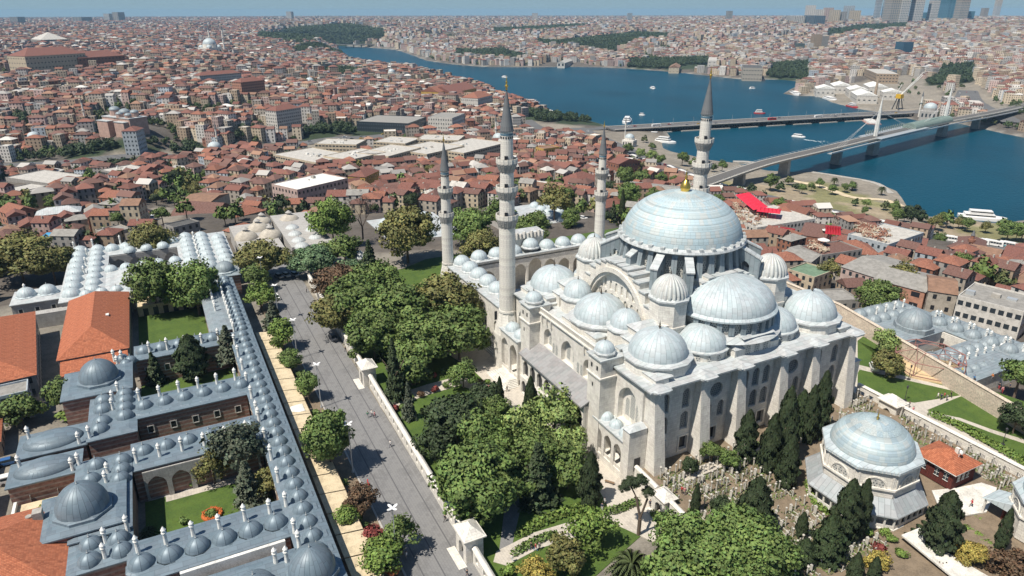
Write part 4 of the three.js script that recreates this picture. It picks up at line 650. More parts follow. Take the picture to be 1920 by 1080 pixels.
{ // second school further up
const t = thing('domed_school', 'second old school further up with dark lead domes and shady narrow courts', 'school');
wing(t, -66, -20.6, 89.6, 95, 7.2, LD, BB, { win: ['z'] });
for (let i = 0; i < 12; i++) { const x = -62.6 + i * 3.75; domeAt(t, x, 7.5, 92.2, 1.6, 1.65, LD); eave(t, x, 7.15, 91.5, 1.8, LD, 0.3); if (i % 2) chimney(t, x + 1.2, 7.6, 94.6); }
wing(t, -40, -31, 95.4, 117.6, 7, LD, BB, { win: ['x', 'nx'] });
for (let i = 0; i < 6; i++) { const z = 96 + i * 4; domeAt(t, -35, 7.4, z, 1.75, 1.75, LD); eave(t, -33.4, 7.05, z, 2, LD, 0.25); chimney(t, -38.2, 7.3, z + 0.8); }
wing(t, -44, -26, 117.8, 126.4, 7, LD, BB);
for (const [x, z] of [[-41.5, 124], [-37.5, 124], [-32, 124], [-42.4, 119.8], [-39.4, 119.8], [-36, 119.8], [-32.4, 119.8], [-29, 124.4]]) domeAt(t, x, 7.4, z, 1.85, 1.8, LD);
for (const [x, z] of [[-40, 122], [-36.6, 122], [-27, 126], [-44, 121]]) chimney(t, x, 7.2, z);
new MB().box(-25.6, -25, 0, 4.6, 95.6, 118).build('court_wall', BB, t);
wing(t, -58, -44.4, 118.4, 132, 8, LD, BB); eave(t, -50.8, 8.5, 124.8, 4.1, LD, 0.7); domeAt(t, -50.8, 9.3, 124.8, 4.1, 4.3, LD, 48);
wing(t, -69, -60.6, 95.4, 117.6, 7, LD, BB, { win: ['x'] });
for (let i = 0; i < 5; i++) { const z = 99.4 + i * 4.05; domeAt(t, -64.4, 7.4, z, 1.95, 1.9, LD); chimney(t, -62.6, 7.4, z - 1.4); }
for (const [x, z] of [[-62, 120.4], [-60, 118.6], [-58.4, 119.6]]) { domeAt(t, x, 7.4, z, 1.5, 1.6, LD); chimney(t, x - 1, 7, z + 1.8); }
for (const [x0, x1, z0, z1] of [[-35, -26.4, 127, 138.6], [-24.4, -16.8, 127.6, 139]]) { const w = new MB(), r = new MB(); w.box(x0, x1, 0, 6.4, z0, z1); w.build('wall', BB, t); r.box(x0 - 0.4, x1 + 0.4, 6.4, 6.65, z0 - 0.4, z1 + 0.4); r.add(new THREE.SphereGeometry(1, 24, 8, 0, Math.PI * 2, 0, Math.PI / 2), mat4((x0 + x1) / 2, 6.6, (z0 + z1) / 2, 0, [(x1 - x0) * 0.42, 1.9, (z1 - z0) * 0.46])); r.build('vault_roof', LD, t); chimney(t, x0 + 2, 6.4, z1 - 1.5); chimney(t, x1 - 0.6, 6.2, z0 + 1); for (const z of [z0 + 4, z1 - 3]) mesh('window', domeCache.win, M.stoneGrey, t).position.set(x1 + 0.01, 2.6, z); }
lay('court_lawn', [-60.4, 95.4, -40.2, 95.4, -40.2, 117.6, -60.4, 117.6], 0.12, M.grass, 'dim court lawn under the dark conifers of the second school');
lay('court_lawn', [-30.8, 95.4, -20.8, 95.4, -20.8, 118, -30.8, 118], 0.12, M.grass, 'narrow strip of court lawn between two domed wings');
const tr = thing('terrace_wall', 'cream plastered terrace beside the big school dome', 'terrace'); new MB().box(-15.8, -8.2, 0, 3, 128.2, 138).build('slab', M.cream, tr); new MB().box(-8.2, -7.6, 0, 4, 128.2, 138).box(-15.8, -8.2, 3, 3.9, 138, 138.5).build('parapet', M.white, tr);
}
{ // long street row continuing up the street
const t = thing('domed_row', 'long row of small lead domes and white chimneys along the upper street', 'school');
wing(t, -112, -66.4, 89.4, 93.6, 6.6, LD, BB, { win: ['nz'] }); wing(t, -112, -69.4, 93.8, 99.4, 7, M.leadMid, BB);
for (let i = 0; i < 14; i++) { const x = -110.4 + i * 3.25; domeAt(t, x, 6.9, 91.6, 1.5, 1.5, LD); eave(t, x, 6.6, 90.6, 1.5, LD, 0.25); chimney(t, x + 0.8, 6.9, 93.7, 0.9); if (i < 9) chimney(t, x + 1, 7, 96.8, 0.9); }
lay('court_lawn', [-116, 99.6, -69.4, 99.6, -69.4, 117.8, -116, 117.8], 0.12, M.grass, 'lawn under the two great round trees in the upper court');
const h = thing('low_arcade', 'low cream building with dark doorways behind the great round trees', 'building'); new MB().box(-115, -108, 0.1, 3.4, 99.8, 117.6).build('wall', M.cream, h); new MB().box(-115.4, -107.4, 3.4, 3.7, 99.6, 117.8).build('roof', M.cream, h); for (let i = 0; i < 6; i++) mesh('doorway', (domeCache.dw ??= new MB().box(-0.7, 0.7, 0.1, 2.6, 0, 0.05).geo()), M.dark, h).position.set(-107.97, 0, 101.4 + i * 2.8); for (const m of h.children) if (m.name === 'doorway') m.rotation.y = FACE.x;
wing(t, -121, -113, 86.6, 98, 7, M.leadMid, BB); eave(t, -117, 7.4, 90.6, 3.1, M.lead, 0.6); domeAt(t, -117, 8.2, 90.6, 3.1, 2.9, M.leadMid, 36);
}
{ // upper hospice with pale domes round a court
const t = thing('domed_hospice', 'large old hospice with many pale lead domes round a small court', 'hospice'), P = M.lead, WM = M.stoneGrey;
wing(t, -171, -116, 126, 138, 5.6, M.leadFlat, WM, { win: ['x'] }); wing(t, -171, -159, 98, 126, 5.6, M.leadFlat, WM); wing(t, -171, -123, 86, 103, 5.6, M.leadFlat, WM); wing(t, -142.4, -116, 103, 126, 5.6, M.leadFlat, WM, { win: ['x'] });
for (let i = 0; i < 8; i++) { domeAt(t, -167 + i * 6.6, 6, 135, 2.7, 2.5, P); domeAt(t, -166.6 + i * 6.4, 6, 129.4, 2.4, 2.2, P); }
for (const z of [104.8, 110, 115, 120, 124.6]) { domeAt(t, -164.8, 6, z, 2.5, 2.3, P); domeAt(t, -140.2, 6, z, 2.1, 2, P); }
for (const z of [108, 113.4, 119]) domeAt(t, -160.2, 6, z, 2.2, 2, P);
for (let i = 0; i < 7; i++) { domeAt(t, -168 + i * 6.2, 6, 99.8, 2.5, 2.3, P); domeAt(t, -166 + i * 6.2, 6, 94.4, 2.6, 2.4, P); if (i < 6) domeAt(t, -160 + i * 6.4, 6, 88.8, 2.6, 2.4, P); chimney(t, -165 + i * 6.2, 6, 97); }
for (let i = 0; i < 8; i++) domeAt(t, -118.6, 6, 131 - i * 4.15, 1.9, 1.8, P);
const lr = new MB(); lr.gable(-137, -122.6, 5.9, 8.4, 104, 124.5, 0.2, new THREE.Matrix4()); lr.build('ridge_roof', M.leadFlat, t);
arcade(t, 23, 4, 5.4, [-158.9, 0.1, 126], FACE.x, WM); for (const z of [122, 131, 137]) chimney(t, -171, 6, z); for (const x of [-160, -150, -140]) chimney(t, x, 6, 132.4);
wing(t, -133, -121, 138.2, 151, 5.4, M.leadFlat, WM, { win: ['x'] }); for (const z of [141.7, 147.4]) { eave(t, -126.6, 5.8, z, 2.6, P, 0.4); domeAt(t, -126.6, 6.4, z, 2.6, 2.4, P); } chimney(t, -130, 5.6, 148);
new MB().box(-116, -112.8, 0, 4.4, 119, 152).build('court_wall', WM, t);
}
{ // tan bath domes at the top of the street
const t = thing('bath_house', 'old bath house with tan plaster domes at the top of the street', 'bath house'), P = std({ map: noiseT, color: [0.5, 0.46, 0.4], roughness: 0.9 });
const b = new MB(); b.box(-190, -148, -8, 2.4, 66, 82); b.box(-196, -146, -8, 3.2, 48, 64); b.build('wall', M.stoneGrey, t);
const spots = [[-169.4,77.7, 4.6], [-179.5,71.6, 4.6], [-167.7,68.4, 4.6], [-190.2,68.3, 4], [-187.2,57.3, 4.4]];
for (const s of spots) { const [x, z, r] = s; domeAt(t, x, 2, z, r, r * 0.75, P, 32); const k = new MB(); k.flat(0, 0, 0.9, 0, 1, 1, 8); k.flat(0, 0.9, 1.9, 0, 1.5, 0.1, 8); k.build('lantern', M.stoneGrey, t).position.set(x, 2 + r * 0.72, z); }
for (const s of [[-172.6,58.8], [-162.9,59.6], [-153.5,60], [-146.1,60.2], [-165.7,52.1], [-154.6,53]]) domeAt(t, s[0], 2.6, s[1], 2.9, 2.1, M.leadFlat);
}
{ // domed school behind the courtyard, below the planes
const t = thing('domed_school', 'pale domed school below the far side of the courtyard', 'school'), P = M.lead;
const g = -11, b = new MB(); b.box(-185, -120, g - 4, g + 6, -72, -36); b.box(-190, -150, g - 4, g + 7.5, -10, 22); b.build('wall', M.stoneGrey, t); new MB().box(-186, -119.6, g + 6, g + 6.3, -72.4, -35.6).box(-190.4, -149.6, g + 7.5, g + 7.8, -10.4, 22.4).build('roof', M.leadFlat, t);
for (let i = 0; i < 9; i++) { domeAt(t, -181 + i * 7, g + 6.2, -68.6, 2.8, 2.6, P); domeAt(t, -181 + i * 7, g + 6.2, -62, 2.8, 2.6, P); if (i % 2) domeAt(t, -181 + i * 7, g + 6.2, -40, 2.8, 2.6, P); if (i > 5) { domeAt(t, -181 + i * 7, g + 6.2, -54, 2.6, 2.4, P); domeAt(t, -181 + i * 7, g + 6.2, -47, 2.6, 2.4, P); } }
eave(t, -170, g + 7.8, 6, 6, P, 1.6); domeAt(t, -170, g + 9.4, 6, 6, 5, P, 40); for (const [x, z] of [[-156, -4], [-156, 4], [-156, 12], [-162, 18], [-182, 16], [-184, -4]]) domeAt(t, x, g + 7.7, z, 3, 2.7, P);
}
{ // lower school beyond the rubble wall
const t = thing('domed_school', 'lower domed school stepping down the slope beyond the rubble wall', 'school'), P = M.leadMid, WM = M.stone;
const W1 = (x0, x1, z0, z1, y) => wing(t, x0, x1, z0, z1, y, P, WM, { base: -14 });
W1(-9, 4, -100, -76.5, 0.6); W1(4, 34, -104, -93, 0); W1(19.5, 34, -92.6, -67, 0); W1(4.2, 13, -90, -75, 1);
eave(t, 8.2, 1.4, -83.6, 4.6, P, 1.4); domeAt(t, 8.2, 3, -83.6, 4.6, 4.3, P, 44);
for (let i = 0; i < 6; i++) { domeAt(t, 3.4 + i * 5, 0.4, -95.6, 2.3, 2.2, P); domeAt(t, 4.6 + i * 5, 0, -100.6, 2.2, 2.1, P); chimney(t, 5.6 + i * 5, 0.2, -98.2, 0.9); chimney(t, 6.6 + i * 5, 0.2, -98.6, 0.9); }
for (let i = 0; i < 5; i++) { domeAt(t, -1.2, 0.8 - i * 0.15, -79 - i * 4.4, 2.2, 2.1, P); domeAt(t, -6, 0.8 - i * 0.15, -79 - i * 4.4, 2.2, 2.1, P); if (i) chimney(t, -3.6, 1, -79 - i * 4.2, 0.85); }
for (let i = 0; i < 7; i++) { const z = -71.5 - i * 3.8; domeAt(t, 22.8 - (i === 0 ? 1 : 0), 0.7 - i * 0.2, z, 2, 1.9, P, 24); domeAt(t, 30, 0.2 - i * 0.3, z + 1.6, 1.8, 1.8, P, 24); eave(t, 31.6, -0.2 - i * 0.3, z + 1.6, 1.9, P, 0.4); chimney(t, 26.4, 0.3 - i * 0.2, z - 1, 0.9); }
arcade(t, 14, 3, 3.4, [5, -3.6, -92.7], FACE.z, WM);
}
// shop awnings between the street trees and the school row
for (let i = 0; i < 17; i++) {
const x = -69 + i * 6.1, t = thing('awning', i === 9 ? 'beige shop awning beside the square white parasol along the school wall' : 'plain beige shop awning along the school wall, ' + ['seventeenth', 'sixteenth', 'fifteenth', 'fourteenth', 'thirteenth', 'twelfth', 'eleventh', 'tenth', 'ninth', 'eighth', 'seventh', 'sixth', 'fifth', 'fourth', 'third', 'second', 'first'][i] + ' counted from the near end', 'awning', [x, 0, 85.6], 0, 'beige awnings along the school wall');
new MB().hexa([[-2.9, 2.9, -2.4], [2.9, 2.9, -2.4], [2.9, 3.5, 2.4], [-2.9, 3.5, 2.4]].reverse(), [[-2.9, 3.02, -2.4], [2.9, 3.02, -2.4], [2.9, 3.62, 2.4], [-2.9, 3.62, 2.4]].reverse()).build('canopy', M.cream, t);
new MB().box(-2.95, 2.95, 2.6, 2.95, -2.5, -2.42).build('valance', M.wood, t); for (const d of [-2.8, 2.8]) new MB().box(d - 0.06, d + 0.06, 0, 2.9, -2.4, -2.28).build('post', M.iron, t);
}
// ---------- tombs ----------
function tomb(label, x, z, y, s, turn, near, lift = 0) {
const t = thing('domed_tomb', label, 'mausoleum', [x, y + lift, z], turn), O = Math.PI / 8, S = new MB(), L = new MB();
S.flat(0, -lift, 9.2 * s, 0, 8.35 * s, 8.35 * s, 8, O); S.flat(0, 5.1 * s, 5.5 * s, 0, 8.75 * s, 8.75 * s, 8, O); S.build('wall', M.stone, t);
L.flat(0, 8.75 * s, 9.25 * s, 0, 8.9 * s, 8.9 * s, 8, O); L.flat(0, 9.25 * s, 9.7 * s, 0, 8.9 * s, 7.3 * s, 8, O); L.build('eaves', M.lead, t);
const tr = new MB(); for (let k = 0; k < 8; k++) { const a = k * Math.PI / 4, w = 2 * 8.9 * s * Math.sin(O), c = 8.9 * s * Math.cos(O); for (let i = 0; i < 11; i++) tr.add(new THREE.ConeGeometry(0.26 * s, 0.7 * s, 4), mat4(0, 0, 0, a).multiply(mat4(-w / 2 + (i + 0.5) * w / 11, 9.15 * s, c - 0.1, 0, [1, 1, 0.6]))); } tag(tr.build('cresting', M.stone, t), null, null, null, 'stuff');
mesh('dome', new MB().dome(0, 9.2 * s, 0, 7.2 * s, 5.5 * s, 64, 14).geo(), tint(M.lead, [0.42, 0.52, 0.56], { map: noiseT }), t);
if (near) leadSheets(t, 7.2 * s, 9.2 * s, 5.5 * s, [48, 48, 48, 48, 24, 24, 16, 16], 1.48, tombTones, 0.95, 290);
finial(t, 0, 14.6 * s, 0, 0.75, M.gold);
const w8 = 2 * 8.35 * s * Math.sin(O), ap = 8.35 * s * Math.cos(O);
const arch = new THREE.Shape(); arch.absarc(0, 5.6 * s, 2 * s, 0, Math.PI); arch.absarc(0, 5.6 * s, 1.75 * s, Math.PI, 0, true); const ag = new MB().add(new THREE.ExtrudeGeometry(arch, { depth: 0.18, bevelEnabled: false, curveSegments: 12 })).geo(), wg = paneGeo({ x: 0, y: 5.65 * s, w: 0.8 * s, h: 1.5 * s, arch: 1 }), fr = new MB(); fr.box(-w8 / 2 + 0.25, -w8 / 2 + 0.6, 5.5 * s, 8.7 * s, 0, 0.16); fr.box(w8 / 2 - 0.6, w8 / 2 - 0.25, 5.5 * s, 8.7 * s, 0, 0.16); fr.box(-w8 / 2 + 0.6, w8 / 2 - 0.6, 8.1 * s, 8.4 * s, 0, 0.14); const frg = fr.geo();
for (let k = 0; k < 8; k++) { const a = k * Math.PI / 4, f = mesh('panel_frame', frg, M.stone, t); f.rotation.y = a; f.position.set(Math.sin(a) * ap, 0, Math.cos(a) * ap); const b = mesh('arch_band', ag, M.stone, f); for (const d of [-1.05, 0, 1.05]) { const w = mesh('window', wg, M.lattice, f); w.position.set(d * s, d ? -0.2 * s : 0, 0.05); } }
if (near) {
const C = new MB(); C.flat(0, 3.5 - lift, 5.7 - lift, 0, 10.9, 8.4, 8, O, 1); C.flat(0, 3.3 - lift, 3.52 - lift, 0, 11, 10.95, 8, O); C.build('colonnade_roof', tint(M.leadFlat, [0.36, 0.39, 0.41]), t);
new MB().flat(0, -lift - 1.5, 0.7 - lift, 0, 10.7, 10.7, 8, O).build('plinth', M.marble, t);
const wc = 2 * 10.45 * Math.sin(O), ac = 10.45 * Math.cos(O);
for (let k = 0; k < 8; k++) { const a = k * Math.PI / 4, hs = []; for (let i = 0; i < 5; i++) hs.push({ x: (i + 0.5) * wc / 5, y: 0.65, w: wc / 5 - 0.3, h: 2.35, arch: 1 }); const m = mesh('colonnade', (t.userData0 ??= new MB().wall(wc, 3.4, hs, 0.35, [-wc / 2, -lift, -0.3], 0).geo()), M.marble, t); m.rotation.y = a; m.position.set(Math.sin(a) * ac, 0, Math.cos(a) * ac); const r = mesh('railing', (t.userData1 ??= new MB().box(-wc / 2, wc / 2, 0.7 - lift, 1.4 - lift, -0.1, 0).geo()), M.marble, m); }
delete t.userData0; delete t.userData1;
}
return t;
}
const tombTones = [[0.42, 0.52, 0.56], [0.46, 0.54, 0.57], [0.38, 0.48, 0.54], [0.49, 0.54, 0.55]].map((c) => tint(M.lead, c, { map: noiseT }));
tomb('large octagonal tomb with a pale lead dome and a columned porch all round', 51.8, -4.8, 1.2, 1, 0, 1, 2.2);
{ const t = tomb('second domed tomb at the edge of the cemetery with a small porch', 75.6, -22.6, 3, 0.82, 0, 0); const p = new MB(); p.hexa([[-9.6, 3, 0], [-5, 3, 0], [-5, 3, 5], [-9.6, 3, 5]].reverse(), [[-9.4, 3.2, 0.2], [-5, 4.6, 0.2], [-5, 4.6, 4.8], [-9.4, 3.2, 4.8]].reverse()); p.build('porch_roof', M.lead, t); for (const z of [0.5, 4.5]) new MB().flat(-9.1, 0, 3, z, 0.2, 0.18, 10).build('column', M.marble, t); new MB().box(-6.6, -6.3, 0, 2.6, 1.6, 3.4).build('door', M.redWood, t); }
{ // red timber hut
const t = thing('timber_hut', 'dark red timber hut with an orange tile roof beside the marble court', 'hut', [56.3, 3, -22.4]);
new MB().box(-3.7, 3.7, 0, 3.9, -3.5, 3.5).build('wall', M.redWood, t); const pl = new MB(); for (let i = 0; i < 14; i++) { pl.box(-3.75, 3.75, i * 0.28, i * 0.28 + 0.03, 3.5, 3.54); pl.box(3.7, 3.74, i * 0.28, i * 0.28 + 0.03, -3.5, 3.5); } tag(pl.build('plank', tint(M.redWood, [0.1, 0.02, 0.016]), t), null, null, null, 'stuff');
new MB().hip(-3.7, 3.7, 3.9, 6.1, -3.5, 3.5, 0.7).build('roof', M.tile, t); new MB().box(-4.4, 4.4, 3.72, 3.89, -4.2, 4.2).build('eaves', M.white, t);
for (const [x, z, f] of [[-2, 3.55, 'z'], [0.6, 3.55, 'z'], [2.4, 3.55, 'z'], [3.75, -1, 'x'], [3.75, 0.4, 'x'], [3.75, 1.8, 'x']]) { const w = mesh('window', (domeCache.hw ??= new MB().box(-0.45, 0.45, 1.5, 3, 0, 0.05).geo()), M.glass, t); w.position.set(x, 0, z); w.rotation.y = FACE[f]; const q = new MB(); q.box(-0.52, 0.52, 1.42, 1.5, 0, 0.1).box(-0.52, 0.52, 3, 3.08, 0, 0.1).box(-0.03, 0.03, 1.5, 3, 0, 0.08).box(-0.45, 0.45, 2.2, 2.26, 0, 0.08).build('frame', M.white, w); }
new MB().box(0.8, 1.5, 4, 6.6, -0.9, -0.3).build('chimney', M.stone, t); const dsh = new MB(); dsh.add(new THREE.SphereGeometry(0.6, 14, 5, 0, Math.PI * 2, 0, 0.9), mat4(1.9, 6.2, 0).multiply(new THREE.Matrix4().makeRotationZ(-0.9))); dsh.bar([1.9, 5, 0], [1.9, 6.3, 0], 0.05); dsh.build('satellite_dish', M.white, t);
}
// ---------- trees, shrubs, hedges ----------
function leafCloud(n, size, place, tone = 0.25) { // place() -> [point, outward normal, clump tone]
const pos = new Float32Array(n * 18), nor = new Float32Array(n * 18), col = new Float32Array(n * 18), q = V(0, 0, 0), a = V(0, 0, 0), b = V(0, 0, 0), c = V(0, 0, 0), m = V(0, 0, 0);
for (let i = 0; i < n; i++) {
const [p, o, k] = place(i); m.set(rr(-1, 1), rr(-1, 1), rr(-1, 1)).addScaledVector(o, 0.9).normalize(); a.set(rr(-1, 1), rr(-1, 1), rr(-1, 1)).cross(m).normalize(); b.crossVectors(m, a);
const s = size * rr(0.6, 1.3), t = s * rr(0.55, 0.9); c.copy(m).addScaledVector(o, 1.2).normalize();
const P = [[-s, 0], [0, -t], [s, 0], [-s, 0], [s, 0], [0, t]], g = k * (1 - tone + 2 * tone * rnd()), h = g * rr(0.85, 1.15);
for (let j = 0; j < 6; j++) { q.copy(p).addScaledVector(a, P[j][0]).addScaledVector(b, P[j][1]); const w = (i * 6 + j) * 3; pos[w] = q.x; pos[w + 1] = q.y; pos[w + 2] = q.z; nor[w] = c.x; nor[w + 1] = c.y; nor[w + 2] = c.z; col[w] = h; col[w + 1] = g; col[w + 2] = g; }
}
const g = new THREE.BufferGeometry(); g.setAttribute('position', new THREE.BufferAttribute(pos, 3)); g.setAttribute('normal', new THREE.BufferAttribute(nor, 3)); g.setAttribute('color', new THREE.BufferAttribute(col, 3)); return g;
}
const onBall = () => { const z = rr(-1, 1), a = rr(0, 6.283), r = Math.sqrt(1 - z * z); return V(r * Math.cos(a), z, r * Math.sin(a)); };
function roundCrown(n, size, clumps, cr) { // unit ball of leaf clumps, flatter below
const cs = []; for (let i = 0; i < clumps; i++) { const d = onBall(); if (d.y < -0.55) d.y *= -0.6; const k = Math.pow(rnd(), 0.45) * (1 - cr * 0.8); cs.push([d.clone().multiplyScalar(k * rr(0.85, 1.12)), cr * rr(0.65, 1.25), rr(0.72, 1.25)]); }
return leafCloud(n, size, () => { const [c, r, k] = pick(cs), o = onBall(); if (o.y < -0.2) o.y *= 0.5; const p = c.clone().addScaledVector(o, r * Math.pow(rnd(), 0.35)); return [p, o.addScaledVector(c, 0.7).normalize(), k]; });
}
function columnCrown(n, size, wob) { return leafCloud(n, size, () => { const y = Math.pow(rnd(), 0.8), a = rr(0, 6.283), prof = Math.pow(Math.sin(Math.PI * Math.min(1, 0.1 + y * 0.9)), 0.55) * (1 - y * 0.45) * (1 + wob * Math.sin(a * 3 + y * 17) + wob * Math.sin(a * 5 - y * 31)), r = prof * (1 - 0.35 * rnd() * rnd()); return [V(r * Math.cos(a), y * 2 - 1, r * Math.sin(a)), V(Math.cos(a), 0.5, Math.sin(a)).normalize(), 0.8 + 0.4 * hash(Math.floor(a * 3), Math.floor(y * 14), 5)]; }, 0.3); }
function tierCrown(n, size) { const ph = rnd() * 6; return leafCloud(n, size, () => { const t = Math.floor(rnd() * 9), y = t / 9 + rr(0, 0.07), a = rr(0, 6.283), w = (1.02 - y) * (0.75 + 0.3 * Math.sin(a * 3 + t * 2.1 + ph) * Math.sin(a * 2 + t)), r = w * Math.sqrt(rnd()); return [V(r * Math.cos(a), y * 2 - 1 - r * 0.12, r * Math.sin(a)), V(Math.cos(a) * 0.4, 0.9, Math.sin(a) * 0.4), rr(0.7, 1.2)]; }, 0.3); }
const CR = {
broad: [0, 1, 2].map(() => roundCrown(6000, 0.064, 36, 0.34)), big: [0, 1, 2].map(() => roundCrown(15000, 0.044, 80, 0.27)), oak: [0, 1].map(() => roundCrown(8000, 0.054, 48, 0.29)), thin: [0, 1].map(() => roundCrown(3600, 0.055, 34, 0.3)),
cypress: [0, 1].map(() => columnCrown(3600, 0.1, 0.1)), bushy: [0, 1].map(() => columnCrown(5200, 0.085, 0.2)), tier: [0, 1].map(() => tierCrown(3600, 0.085)), shrub: [0, 1].map(() => roundCrown(700, 0.15, 10, 0.5)), far: [0, 1, 2].map(() => roundCrown(420, 0.2, 14, 0.42)),
};
const leafMat = (r, g, b) => new THREE.MeshStandardMaterial({ color: new THREE.Color().setRGB(r, g, b), vertexColors: true, roughness: 0.75, side: THREE.DoubleSide });
const LEAF = { fresh: leafMat(0.115, 0.178, 0.043), mid: leafMat(0.1, 0.15, 0.036), olive: leafMat(0.15, 0.15, 0.045), dark: leafMat(0.035, 0.058, 0.02), cyp: leafMat(0.032, 0.05, 0.019), rust: leafMat(0.115, 0.07, 0.038), blue: leafMat(0.11, 0.18, 0.085), yellow: leafMat(0.32, 0.26, 0.06), lime: leafMat(0.13, 0.2, 0.038), grey: leafMat(0.075, 0.095, 0.06), red: leafMat(0.16, 0.035, 0.03), pale: leafMat(0.2, 0.27, 0.08) };
const trunkGeo = (() => { const b = new MB(); b.cyl(0, 0, 1, 0, 0.055, 0.036, 8); for (let k = 0; k < 6; k++) { const a = k * 1.05 + 0.3; b.bar([0, 0.62 + k * 0.05, 0], [Math.cos(a) * 0.34, 1.15 + (k % 3) * 0.12, Math.sin(a) * 0.34], 0.018, 5); } return b.geo(); })();
let treeTurn = 0;
// tree by its crown: centre height yc, crown half width r and half height h
function tree(name, kind, leaf, x, z, yc, r, h, label, category = 'tree', ground = 0, group) {
const t = thing(name, label, category, [x, ground, z], (treeTurn += 1.7), group), top = yc - ground;
const tk = mesh('trunk', trunkGeo, M.bark, t), th = Math.max(0.4, top - h * 0.15), tw = Math.min(th, 4 + r) * (kind === 'cypress' || kind === 'bushy' ? 0.7 : 1); tk.scale.set(tw, th, tw);
const c = mesh('crown', CR[kind][Math.floor(treeTurn * 10) % CR[kind].length], LEAF[leaf], t); c.position.y = top; c.scale.set(r, h, r); return t;
}
const T = (k, l, r, h, x, z, yc, label, g) => { if (k === 'big' || k === 'oak' || k === 'broad' || k === 'thin') { r *= 1.14; h *= 1.12; } return  tree(k === 'cypress' || k === 'bushy' ? 'cypress_tree' : k === 'tier' ? 'conifer_tree' : k === 'shrub' ? 'shrub' : 'broadleaf_tree', k, l, x, z, yc, r, h, label, k === 'shrub' ? 'shrub' : 'tree', g || 0); };
// along the left side of the street, from the top down
T('big', 'olive', 9, 6.5, -124.9,77.4, 7, 'broad brownish green tree across the top of the street');
T('broad', 'mid', 4.6, 4.4, -112.5,81.8, 5, 'dark green tree at the top of the street near the parked cars');
T('broad', 'lime', 4.8, 4.2, -95.5,83.1, 5, 'bright green round tree just below the top of the street');
T('tier', 'grey', 5.2, 5, -78.4,82, 5, 'blue grey conifer overhanging the upper street');
T('broad', 'lime', 4.3, 4.4, -64,82.2, 5, 'yellow green tree at the first awning along the street');
T('oak', 'fresh', 3.2, 2.8, -50,82.4, 4, 'small round clipped tree beside the awnings');
T('broad', 'fresh', 3.3, 3.8, -34,81.4, 4, 'light green tree beside the street halfway down the awnings');
T('big', 'fresh', 5.6, 7.2, -2.9,83.4, 8, 'tall fresh green tree standing before the awning with the white umbrella');
T('oak', 'rust', 3.1, 3.2, 12.9,81.7, 4, 'tree with reddish young leaves by the flag on the street edge');
T('broad', 'lime', 2.6, 2.4, 15.4,84.9, 3, 'low bright green tree between the awnings and the planting strip');
T('shrub', 'red', 2.3, 1.9, 20.7,81.7, 2.5, 'dark red leaved bush beside the near street lamp');
T('broad', 'lime', 4.1, 3.4, 28.1,82.2, 4, 'dense bright green tree at the foot of the near street lamp');
T('thin', 'mid', 3.6, 3.4, 25.5,78.2, 4.5, 'thin leaved tree shading the street by the near lamp');
for (const s of [[2.1,82.8], [11.9,82.8], [16.1,82.5], [-26,81.9], [-47.2,81.3]]) T('shrub', 'mid', 1.5, 1.1, s[0], s[1], 0.8, 'low shrub in the soil strip between the street trees');
// garden between the wall and the mosque
T('big', 'mid', 9.5, 8.5, -65.6,60.5, 9, 'big plane tree overhanging the middle of the garden wall');
T('big', 'mid', 10.5, 8.5, -52.4,53, 10, 'great plane tree in the middle of the upper garden');
T('big', 'olive', 10, 8.5, -51.9,38.9, 10, 'great olive green plane tree close to the courtyard wall');
T('big', 'mid', 9, 7, -38.3,50.1, 7, 'plane tree at the near edge of the garden grove');
T('big', 'mid', 8, 7, -47.6,61, 7, 'plane tree standing over the dark conifer by the garden wall');
T('big', 'olive', 11, 11, -117.4,27.3, 11, 'tall olive brown plane tree behind the grove near the short minaret');
T('big', 'lime', 8.5, 9.5, -155.6,45.9, 8, 'bright green tree beyond the top of the garden wall');
T('broad', 'mid', 6.5, 6, -124.6,49.1, 6, 'dark green tree leaning over the small stone tomb');
T('big', 'blue', 8.5, 6, -117.9,61.5, 6, 'blue green tree at the upper end of the garden wall');
T('broad', 'blue', 5.5, 4.4, -107.3,52.7, 5, 'small blue green tree inside the upper garden wall');
T('big', 'rust', 8.2, 5.5, -93.6,59.3, 6, 'reddish brown tree behind the upper garden wall');
T('tier', 'dark', 5, 6, -115.7,42.3, 6, 'near black conifer beside the small stone tomb');
T('broad', 'mid', 5, 4, -130.8,54.5, 5, 'green tree between the bath house and the garden');
T('big', 'fresh', 9.5, 8, -123.2,-0.5, 8, 'leafy tree beyond the courtyard beside the short minaret');
T('broad', 'mid', 7.5, 7, -143.1,-23.2, 5, 'green tree behind the tall minaret beyond the courtyard');
T('big', 'mid', 8, 7, -114,-20.7, 5, 'tree between the portal block and the tall minaret beyond the courtyard');
T('big', 'olive', 8, 7.5, -101.2,3.9, 6, 'tree in the shade just outside the courtyard corner');
T('broad', 'olive', 8, 7.5, -156.3,-59, 4, 'olive green tree beyond the far courtyard corner', -8);
T('broad', 'mid', 5.5, 5, -135.6,-38.3, 3, 'small tree before the pale domes beyond the courtyard', -8);
T('broad', 'mid', 5, 5, -129.7,-51.5, 3, 'small dark tree beside the far short minaret', -8);
T('tier', 'dark', 3.6, 8, -24.8,62.7, 9, 'tall dark conifer standing just inside the garden wall');
T('tier', 'dark', 3.6, 5.2, -47,58.1, 5, 'smaller dark conifer close to the garden wall');
T('tier', 'grey', 2.6, 5.4, -14.8,62.7, 5, 'grey green conifer beside the path from the street gate');
T('broad', 'fresh', 3.8, 3.6, -22.2,46, 4, 'fresh light tree beside the path to the mosque steps');
T('oak', 'dark', 7.2, 5.6, -0.8,56.8, 6.5, 'broad dark evergreen oak in the middle of the garden');
